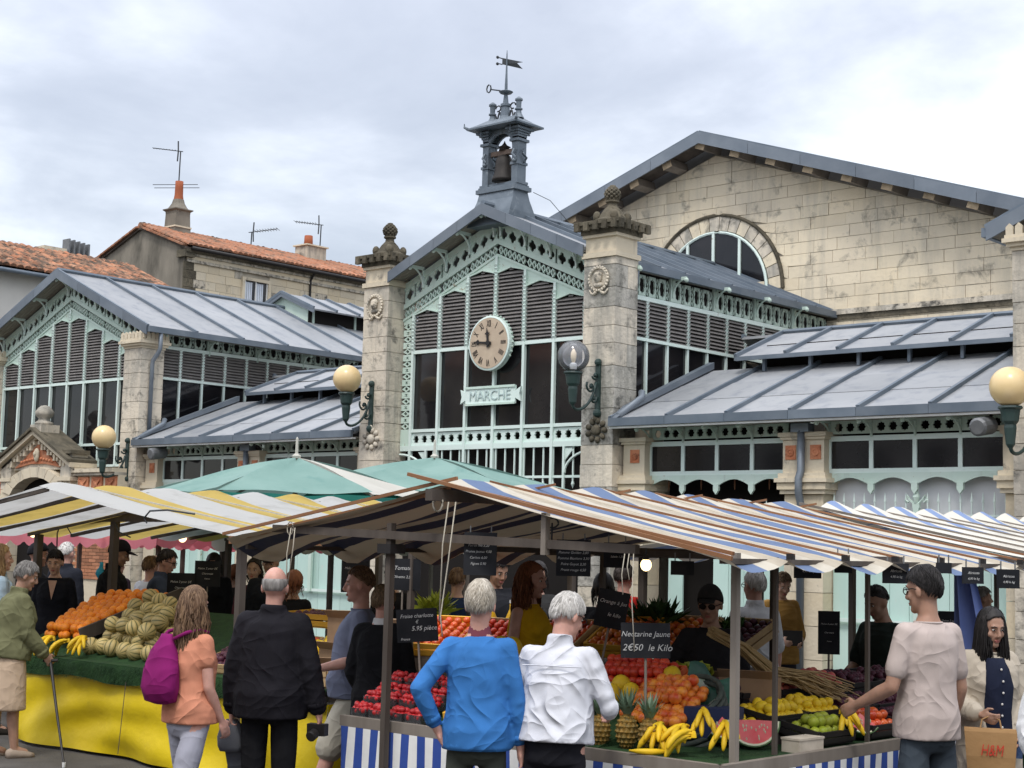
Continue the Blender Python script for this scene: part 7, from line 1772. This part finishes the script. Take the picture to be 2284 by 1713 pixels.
    strands = {'short':(2200 if near else 400), 'crop':(1400 if near else 300), 'long':(700 if near else 240), 'bob':(200 if near else 90), 'bald':0}.get(hk, 0)
    if strands:
        for tone in (0, 1):
            st = MB()
            if hk in ('short','crop'):
                kl = 1.0 if hk == 'short' else .962
                for k in range(strands//2):
                    a = rng.uniform(0, 6.283); t0 = rng.uniform(.03, 1.0)*tmax(a, lim[hk])*.90; pts_ = []; sw = .5*math.sin(2*a+1.3)+.3*math.sin(5*a+4*t0)+rng.uniform(-.15,.15); up_ = rng.uniform(-.01,.022)*(2 if rng.random() < .08 else 1)
                    for i in range(5): pts_.append(scalp(a+sw*i*.11, t0+(.105 if hk == 'short' else .05)*i, (1.045+up_*i*.45+.022*math.sin(i*.8))*kl))
                    st.tube(pts_, [.0022,.0030,.0030,.0024,.0006], 3, cap=False)
            else:
                ln = (.50 if hc == 'black' else .36) if hk == 'long' else .17
                for k in range(strands//2):
                    a = R(rng.uniform(64, 296) if hc == 'black' else rng.uniform(76, 284)); t0 = rng.uniform(.12, 1)*tmax(a, lim[hk]); p0 = scalp(a, t0, 1.075); pts_ = [scalp(a, t0*.55, 1.07), p0]
                    out = (p0-Hp((0,-.015,.02))-D_); out.z = 0; out = out.normalized() if out.length > 0 else Vector((0,-1,0))
                    l = ln*rng.uniform(.72,1.1); wv = rng.uniform(0,1.5)+a*6; bulge = (.028 if hk == 'long' else .02)*rng.uniform(.4,1.15)
                    amp = .003 if hc == 'black' else .011
                    for i in range(1, 7):
                        q = i/6; sw = amp*math.sin(q*11+wv); pts_.append(p0 + out*(bulge*math.sin(q*2.4)+sw*.7) + Vector((-out.y,out.x,0))*(sw+.02*(rng.random()-.5)*q) + Vector((0,0,-l*q)))
                    st.tube(pts_, [.003,.0042,.0045,.0045,.0045,.004,.0035,.0008], 4, cap=False)
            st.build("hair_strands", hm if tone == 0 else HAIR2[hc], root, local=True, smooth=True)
    if top and near:                         # neckband and stitched hem
        if not top.get('collar') and not top.get('inner'):
            nkz = top.get('neck', 1.465); nb2 = MB(); nb2.tube([Vector(v)+D_ for v in ring(0,-.010,nkz-.006,.070+e_*.4,.064+e_*.4,24,.9,U)]+[Vector(ring(0,-.010,nkz-.006,.070+e_*.4,.064+e_*.4,24,.9,U)[0])+D_], .007, 6); nb2.build("neckband", m, root, local=True, smooth=True)
    if extra: extra(root, U, Hp, D_, arms, s, CM)
    return root
BLK = (.010,.010,.012)
def holder(store, key):
    def f(root, U, Hp, D_, arms, s, CM_):
        mw = Matrix.Translation(root.location) @ Matrix.Rotation(root.rotation_euler.z, 4, 'Z') @ Matrix.Diagonal((s,s,s,1))
        store[key] = [mw @ (a[3]+a[4]*.09+D_) for a in arms] + [mw @ (a[1]+D_) for a in arms] + [mw]
    return f
HAND = {}
hang = lambda sx, o=.14, fw=.12: ((sx*o,-.03,-1), (sx*.04,fw,-1))
person("man with thick white hair seen from behind in a bright blue sweater, hand on hip", (-5.75,6.21,1.71), 4, 'pink', ('short','white'), dict(c=(.042,.175,.46), e=.015, hem=.86, band=True, inner=(.18,.05,.07), name="sweater", disp=.03), ('trousers',(.05,.055,.045)), headrot=(6,-2), L=((-.58,-.42,-.80),(.42,.25,-.88)), Rr=((.22,-.05,-1),(.10,.16,-1)), near=True, glasses=(.18,.02,.02), fat=.03, curl=.8, wf=.95)
person("white haired man in a white shirt bending towards the fruit counter, seen from behind", (-5.45,6.63,1.64), 18, 'pink', ('short','snow'), dict(c=(.66,.67,.72), e=.018, hem=.92, sleeve=.82, yoke=True, collar=True, disp=.035, fold=.02), ('trousers',(.012,.012,.016)), lean=7, headrot=(34,16), L=((-.35,.1,-.95),(.3,.9,-.25)), Rr=((.42,.15,-.9),(-.25,.95,-.12)), near=True, glasses=(.02,.02,.02), fat=.055, sh=.008)
person("bald man in a black jacket seen from behind with a camera in his hand", (-7.82,6.52,1.73), 8, 'pink', ('bald','grey'), dict(c=(.013,.012,.016), e=.042, hem=.80, sleeve=.98, collar=True, name="jacket", disp=.04, var=.7), ('trousers',BLK,.02), headrot=(-4,0), L=((-.22,-.05,-1),(-.05,.10,-1)), Rr=((.30,-.05,-1),(.20,.15,-1)), near=True, fat=.04, curl=1.0, sh=.01, extra=holder(HAND, 'dark'))
person("woman with wavy brown hair in a peach top and pale grey cropped trousers", (-7.97,6.02,1.61), 38, 'pink', ('long','brown'), dict(c=(.62,.26,.16), e=.014, hem=.86, sleeve=.22, neck=1.46, loose=True, disp=.015), ('cropped',(.36,.36,.42),.02), sex='f', headrot=(-8,4), L=((-.2,.05,-1),(.1,.3,-1)), Rr=((.16,.02,-1),(.0,.5,-.9)), legs=((12,4),(-16,8)), near=True, fat=.02, shoes=(.4,.35,.3), extra=holder(HAND, 'orange'))
person("grey haired woman in an olive jacket and beige skirt leaning on a black cane", (-12.3,7.51,1.65), 52, 'tan', ('short','grey'), dict(c=(.145,.145,.075), e=.04, hem=.88, sleeve=.96, collar=True, loose=True, name="jacket", disp=.035), ('skirt',(.56,.42,.30),.02,.42), sex='f', lean=9, headrot=(18,10), L=((-.2,.05,-1),(-.05,.3,-1)), Rr=((.20,.28,-.95),(.02,.75,-.62)), near=True, legs=((-4,0),(6,2)), shoes=(.35,.28,.22), curl=1.1, fat=.02, extra=holder(HAND, 'grey'))
person("dark haired man in a grey T-shirt and beige shorts walking left with a water bottle", (-8.46,7.82,1.78), -96, 'pink', ('crop','brown'), dict(c=(.17,.19,.27), e=.02, hem=.84, sleeve=.28, disp=.022), ('shorts',(.44,.41,.34),.022), headrot=(0,4), L=((-.22,.12,-1),(-.02,.98,-.22)), Rr=((.2,-.2,-1),(.05,.2,-1)), legs=((24,6),(-18,16)), near=True, fat=.05, curl=1.2, extra=holder(HAND, 'purple'))
person("short sandy haired person in black with a white collar beside the post", (-8.03,7.69,1.60), 10, 'pink', ('short','sandy'), dict(c=BLK, e=.045, hem=.66, sleeve=.95, inner=(.72,.72,.72), name="coat", disp=.03), ('shorts',BLK), sex='f', headrot=(14,8), L=((-.22,.1,-1),(.2,.6,-.8)), Rr=((.22,.1,-1),(-.2,.6,-.8)), near=True)
person("tall black haired man in a pale T-shirt seen from behind at the right counter", (-4.28,8.32,1.84), -22, 'tan', ('short','black'), dict(c=(.50,.42,.385), e=.018, hem=.84, sleeve=.34, disp=.02, fold=.009), ('trousers',(.052,.066,.082),.024), headrot=(-24,8), L=((-.30,.02,-.95),(-.28,.80,-.42)), Rr=((.22,.0,-1),(.05,.45,-.9)), near=True, glasses=(.02,.02,.02), fat=.008, wf=.92)
person("young woman with long black hair in a cream cardigan holding a paper bag", (-4.24,9.2,1.59), 172, 'tan', ('long','black'), dict(c=(.46,.40,.32), e=.045, hem=.66, sleeve=.9, loose=True, name="cardigan", front=(.012,.016,.035), buttons=True, disp=.03), ('trousers',(.03,.075,.13)), sex='f', headrot=(-8,14), L=((-.25,.1,-1),(.35,.55,-.75)), Rr=((.42,.05,-.95),(-.40,.88,-.22)), near=True, curl=1.2, extra=holder(HAND, 'girl'))
person("red haired woman in a bright yellow sleeveless top facing right", (-7.60,8.78,1.78), 122, 'pink', ('long','red'), dict(c=(.70,.40,.012), e=.018, hem=.98, sleeve=0, disp=.02), ('trousers',(.02,.018,.018),.02), sex='f', headrot=(-8,6), L=((-.18,.1,-1),(.1,.6,-.8)), Rr=((.25,-.02,-1),(-.05,.45,-.9)), near=True)
person("stall holder in a black T-shirt, flat cap and sunglasses behind the fruit", (-6.11,8.87,1.66), 186, 'tan', ('cap',(.03,.028,.028)), dict(c=(.022,.021,.024), e=.022, hem=.84, sleeve=.36, disp=.02), ('trousers',BLK), headrot=(14,12), L=((-.25,.2,-1),(.5,.6,-.5)), Rr=((.5,.25,-.85),(-.75,.65,-.05)), near=True, glasses=(.005,.005,.005), fat=.05)
person("white haired man in a white polo shirt with a dark strap across his back", (-7.21,11.11,1.75), -20, 'pink', ('short','snow'), dict(c=(.68,.69,.72), e=.024, hem=.86, sleeve=.44, collar=True, disp=.03), ('trousers',(.12,.12,.13)), headrot=(-10,0), fat=.03, glasses=(.02,.02,.02))
person("short haired woman in a mustard top reading a black booklet", (-8.64,13.89,1.69), 168, 'fair', ('short','sandy'), dict(c=(.34,.19,.05), e=.024, hem=.8, sleeve=.75, loose=True), ('trousers',(.03,.03,.04)), sex='f', headrot=(0,26), L=((-.2,.2,-1),(.3,.8,-.25)), Rr=((.2,.2,-1),(-.3,.8,-.2)), extra=holder(HAND, 'mustard'))
person("bearded man in a dark green T-shirt looking down at the right counter", (-5.89,10.68,1.66), -128, 'tan', ('crop','black'), dict(c=(.025,.035,.03), e=.022, hem=.84, sleeve=.4), ('trousers',BLK), headrot=(6,26), L=((-.2,.25,-1),(.1,.9,-.5)), Rr=((.2,.25,-1),(-.1,.9,-.5)))
person("grey haired man in a blue denim shirt walking right past the gate", (-7.14,15.24,1.61), 92, 'tan', ('short','grey'), dict(c=(.075,.13,.24), e=.024, hem=.8, sleeve=.92, collar=True), ('trousers',(.05,.06,.08)))
person("blonde long haired woman in a pale blue denim jacket behind the olive jacket", (-13.85,8.12,1.79), 62, 'fair', ('long','blond'), dict(c=(.34,.44,.52), e=.035, hem=.9, sleeve=.92, collar=True, loose=True, name="jacket"), ('trousers',(.08,.1,.14)), sex='f', near=True)
person("bearded man in a black beanie and dark jacket facing right", (-15.62,9.64,1.80), 72, 'pink', ('beanie',(.012,.012,.016)), dict(c=(.013,.014,.02), e=.035, hem=.84, sleeve=.95, collar=True, name="jacket"), ('trousers',BLK), headrot=(12,8))
person("pale faced woman with dark tied hair in an open black coat facing the camera", (-14.72,9.25,1.73), 172, 'fair', ('short','black'), dict(c=(.010,.011,.017), e=.035, hem=.62, sleeve=.95, vneck=True, loose=True, name="coat"), ('trousers',BLK), sex='f', headrot=(6,12), L=((-.2,.1,-1),(.0,.35,-1)), near=True)
person("man with close cropped white hair in a navy jacket, back turned", (-16.72,10.68,1.81), 24, 'pink', ('crop','snow'), dict(c=(.016,.018,.026), e=.035, hem=.84, sleeve=.95, collar=True, name="jacket"), ('trousers',BLK))
person("dark curly haired person half hidden behind the navy jacket", (-17.0,11.6,1.66), 30, 'fair', ('short','brown'), dict(c=(.03,.02,.03), e=.03, hem=.84), ('trousers',BLK), face=False)
person("man in a black baseball cap and black jacket leaning over the oranges", (-14.35,9.86,1.84), 84, 'tan', ('cap',(.014,.011,.016)), dict(c=(.012,.012,.014), e=.035, hem=.84, sleeve=.95, collar=True, name="jacket"), ('trousers',BLK), lean=4, headrot=(6,16), L=((-.1,.35,-.9),(0,.8,-.6)), Rr=((.15,.35,-.9),(0,.8,-.6)), near=True)
person("person in a white sweatshirt behind the man in the cap", (-15.1,10.75,1.68), 36, 'pink', ('short','brown'), dict(c=(.62,.64,.72), e=.035, hem=.84, sleeve=.92), ('trousers',BLK), L=((-.2,.1,-1),(.1,.8,-.5)), Rr=((.45,.1,-.9),(.2,.85,-.5)))
person("dark haired man with glasses in a slate blue hooded sweater facing right", (-14.13,10.31,1.76), 88, 'pink', ('short','dark'), dict(c=(.055,.07,.11), e=.032, hem=.84, sleeve=.95, collar=True, name="sweater"), ('trousers',BLK), headrot=(4,14), lean=4, glasses=(.01,.01,.01), L=((-.1,.35,-.9),(0,.9,-.4)), Rr=((.1,.35,-.9),(0,.9,-.4)))
person("dark haired woman bending behind the dark price boards", (-15.2,11.7,1.70), 178, 'fair', ('bob','black'), dict(c=BLK, e=.03, hem=.84), ('trousers',BLK), sex='f', headrot=(0,30))
person("person with a reddish bob behind the dark price boards", (-15.6,12.35,1.58), 10, 'fair', ('bob','red'), dict(c=(.02,.017,.017), e=.03, hem=.84), ('trousers',BLK), sex='f', face=False)
person("man in a dark cap and black pullover behind the bald man", (-12.94,10.7,1.79), 176, 'tan', ('cap',(.012,.010,.012)), dict(c=(.012,.014,.02), e=.035, hem=.84, sleeve=.95), ('trousers',BLK), headrot=(8,14))
person("person with a red brown bob standing behind the bald man's shoulder", (-12.0,10.25,1.60), 20, 'fair', ('bob','red'), dict(c=BLK, e=.03, hem=.84), ('trousers',BLK), sex='f', face=False)
person("stall worker in a dark vest over a pale grey T-shirt beneath the hanging menu", (-9.7,10.75,1.79), 150, 'tan', ('short','black'), dict(c=(.02,.021,.026), e=.03, hem=.84, sleeve=.3), ('trousers',BLK), headrot=(0,24), L=((-.25,.2,-1),(.2,.7,-.6)), Rr=((.35,.2,-1),(-.2,.7,-.6)))
person("smiling dark haired woman in a dark coat behind the blue sweater", (-9.65,11.2,1.75), 190, 'fair', ('bob','black'), dict(c=(.03,.03,.03), e=.035, hem=.7, vneck=True), ('trousers',BLK), sex='f', headrot=(-10,8))
person("black haired person in black, back turned, right of the yellow top", (-8.5,10.74,1.68), 8, 'fair', ('bob','black'), dict(c=BLK, e=.035, hem=.8), ('trousers',BLK), sex='f', face=False)
person("person in a bright red T-shirt beyond the crates", (-8.93,11.59,1.77), 30, 'pink', ('short','dark'), dict(c=(.48,.02,.012), e=.024, hem=.84, sleeve=.35), ('trousers',BLK), L=((-.5,.1,-.8),(-.3,.3,-1)))
person("passer-by in a puff sleeved white blouse cut off by the right edge", (-3.40,8.20,1.62), 150, 'olive', ('long','dark'), dict(c=(.70,.70,.70), e=.035, hem=.9, sleeve=.88, puff=True, loose=True, disp=.03), ('trousers',BLK), sex='f', Rr=((.35,.02,-1),(.15,.45,-.9)), L=((-.3,.1,-1),(-.05,.4,-1)), near=True, curl=.6)
person("dark haired shopper in a dark coat at the far left edge behind the blonde", (-15.89,9.3,1.75), 70, 'fair', ('short','dark'), dict(c=(.02,.02,.025), e=.035, hem=.8), ('trousers',BLK))
person("brown haired shopper in a grey top behind the man in glasses", (-16.0,11.45,1.67), 40, 'fair', ('short','brown'), dict(c=(.10,.10,.11), e=.03, hem=.84), ('trousers',BLK), face=False)
person("dark haired shopper in maroon behind the peach top", (-13.94,11.3,1.68), 185, 'olive', ('bob','dark'), dict(c=(.09,.02,.03), e=.03, hem=.84), ('trousers',BLK), sex='f')
person("dark haired shopper in black between the bald man and the walking man", (-11.6,11.2,1.69), 200, 'olive', ('short','black'), dict(c=BLK, e=.035, hem=.84), ('trousers',BLK))
person("shopper in dark blue at the back left of the blue sweater", (-10.78,11.3,1.67), 20, 'fair', ('short','brown'), dict(c=(.02,.035,.08), e=.03, hem=.84), ('trousers',BLK), face=False)
# ---- things people hold
M['sack'] = cloth_mat("magenta_nylon", (.22,.012,.12), fold=.012, scale=10)
rk = thing("rucksack", "magenta drawstring rucksack on the back of the woman in peach", "rucksack", (-8.1, 5.98, 1.1)); mw = HAND['orange'][-1]
sk_ = MB(); sk_.loft([ring(0, yo, z, rx, ry, 18, .9) for z, rx, ry, yo in ((.95,.05,.03,-.185),(.97,.13,.075,-.19),(1.06,.155,.095,-.20),(1.18,.145,.085,-.195),(1.30,.115,.06,-.18),(1.38,.06,.03,-.165),(1.41,.05,.02,-.16))]); sk_.v = [tuple(mw @ (Vector(v)+Vector((-.07,0,.03)))) for v in sk_.v]; sk_.build("sack", M['sack'], rk, smooth=True)
stp = MB()
for sx in (-1, 1): stp.tube([mw @ Vector((sx*.06-.05,-.17,1.41)), mw @ Vector((sx*.09-.01,-.12,1.455)), mw @ Vector((sx*.10,-.03,1.475)), mw @ Vector((sx*.10,.05,1.45))], .012, 6)
stp.build("strap", M['sack'], rk, smooth=True)
hl, hr = HAND['dark'][0], HAND['dark'][1]
cmr = thing("camera", "black compact camera held low by the bald man", "camera", tuple(hr)); q = Vector(hr)+Vector((.0,-.02,-.045))
MB().obox(q-Vector((.055,.04,.04)), (.11,.05,0), (-.03,.06,0), (.01,-.01,.075)).build("camera_body", M['dark'], cmr); MB().lathe([(.032,0),(.034,.05),(.028,.055)], q+Vector((.02,-.04,-.02)), 14, axis=(.3,-.9,-.3)).build("camera_lens", M['dark'], cmr)
gc = thing("grey_cap", "grey peaked cap hanging from the bald man's left hand", "cap", tuple(hl)); q = Vector(hl)
cp_ = MB(); cp_.loft([[q+Vector((.75*x,.66*x,0))+Vector((-.66*y,.75*y,0))+Vector((0,0,-z)) for x, y in [(rx*math.cos(2*math.pi*k/14), ry*math.sin(2*math.pi*k/14)) for k in range(14)]] for z, rx, ry in ((-.01,.035,.02),(.03,.07,.04),(.10,.09,.05),(.16,.085,.05),(.19,.07,.04))]); cp_.build("crown", CM((.13,.135,.15), fold=.01), gc, smooth=True)
MB().grid(lambda u, v: q+Vector((.75,.66,0))*(-.07+.14*u)*(1-.35*v)+Vector((-.3,.35,0))*.05*v+Vector((.02,.02,-.17-.13*v-.02*math.sin(u*3.14))), 8, 5).build("peak", CM((.10,.105,.12)), gc, smooth=True)
h = HAND['grey'][1]; cn = thing("cane", "black walking cane gripped by the woman in the olive jacket", "walking stick", (h.x, h.y, 0))
tip = Vector((-11.5, 7.42, .0)); MB().tube([Vector(h)+Vector((0,0,.0)), Vector(h).lerp(tip,.5), tip+Vector((0,0,.03))], [.014,.012,.010], 8).build("shaft", M['dark'], cn); MB().lathe([(.013,0),(.015,.04)], tip, 8).build("rubber_tip", M['white_paint'], cn); MB().tube([Vector(h)+Vector((-.05,-.04,.01)), Vector(h)+Vector((.05,.04,.015))], .014, 8).build("handle", M['dark'], cn)
h = Vector(HAND['purple'][0]); wb = thing("water_bottle", "clear water bottle with blue label in the walking man's hand", "bottle", tuple(h)); b0 = h+Vector((0,0,-.17))
MB().lathe([(.030,0),(.034,.01),(.034,.05),(.031,.06),(.034,.07),(.034,.13),(.018,.165),(.014,.18)], b0, 14).build("bottle_body", M['plastic_clear'], wb, smooth=True); MB().lathe([(.0345,0),(.0345,.045)], b0+Vector((0,0,.035)), 14).build("label_band", mat("blue_label", (.05,.12,.42), (.5,.55,.62), 25, .4), wb, smooth=True); MB().lathe([(.015,0),(.015,.02)], b0+Vector((0,0,.18)), 10).build("bottle_cap", M['white_paint'], wb)
h = Vector(HAND['girl'][1]); pb = thing("paper_bag", "brown paper shopping bag with red letters held by the young woman", "paper bag", (h.x, h.y, h.z-.4), R(24))
M['kraft'] = mat("kraft_paper", (.36,.21,.09), (.30,.17,.07), 3, .8, bump=.012, bump_scale=5)
bgm = MB(); bgm.loft([[Vector((x*wx, y*wy, z)) for x, y in ((-1,-1),(0,-1.15),(1,-1),(1,0),(1,1),(0,1),(-1,1),(-1,0))] for z, wx, wy in ((-.32,.125,.05),(-.30,.13,.055),(-.16,.14,.05),(-.02,.15,.03),(-.0,.152,.022))]); bgm.build("bag_body", M['kraft'], pb, local=True)
pb.location = (h.x, h.y, h.z-.055)
MB().tube([(-.06,-.02,0),(-.05,-.01,.05),(0,0,.075),(.05,-.01,.05),(.06,-.02,0)], .005, 5).build("handle", M['kraft'], pb, local=True)
tx_ = put_text("H&M", .075, Matrix.Translation((.005,-.062,-.125)) @ Matrix.Rotation(R(90), 4, 'X') @ Matrix.Diagonal((.8,1.25,1,1)), mat("red_print", (.55,.05,.03), rough=.6), pb, .0008, .25); tx_.matrix_parent_inverse = Matrix.Identity(4)
h = Vector(HAND['girl'][0]); cb = thing("cup", "blue patterned pouch in the young woman's other hand", "pouch", tuple(h)); MB().obox(h-Vector((.04,.03,.06)), (.08,.02,0), (-.01,.03,0), (0,0,.13)).build("pouch_body", mat("navy_pattern", (.02,.04,.12), (.06,.10,.2), 40, .6), cb)
lead = thing("pink_strap", "thin pink strap hanging from the young woman's hand", "strap", tuple(h)); MB().tube([h+Vector((-.05,-.02,.05)), h+Vector((-.01,-.04,-.15)), h+Vector((.06,-.06,-.45)), h+Vector((.10,-.05,-.75))], [.004,.005,.009,.009], 6).build("band", mat("pink_webbing", (.45,.2,.24), rough=.7), lead)
h = (Vector(HAND['mustard'][0])+Vector(HAND['mustard'][1]))/2; bk_ = thing("booklet", "black booklet held open by the woman in mustard", "booklet", tuple(h)); MB().obox(h+Vector((-.10,-.03,-.02)), (.17,.09,0), (-.02,.03,.15), (.004,-.01,0)).build("cover", M['dark'], bk_)
cy = thing("plastic_bag", "small crumpled bright cyan plastic bag between the navy jacket and the cap", "bag", (-14.47, 9.66, 1.48))
mb = MB(); mb.loft([ring(-14.47+.01*math.sin(z*40), 9.66, z, r_*(1+.2*math.sin(z*60)), r_*.7, 12, 1) for z, r_ in ((1.40,.008),(1.43,.02),(1.46,.045),(1.50,.062),(1.54,.058),(1.57,.03),(1.60,.02),(1.63,.028))]); mb.build("bag_body", mat("cyan_plastic", (.02,.42,.62), (.03,.30,.50), 20, .35), cy, smooth=True)
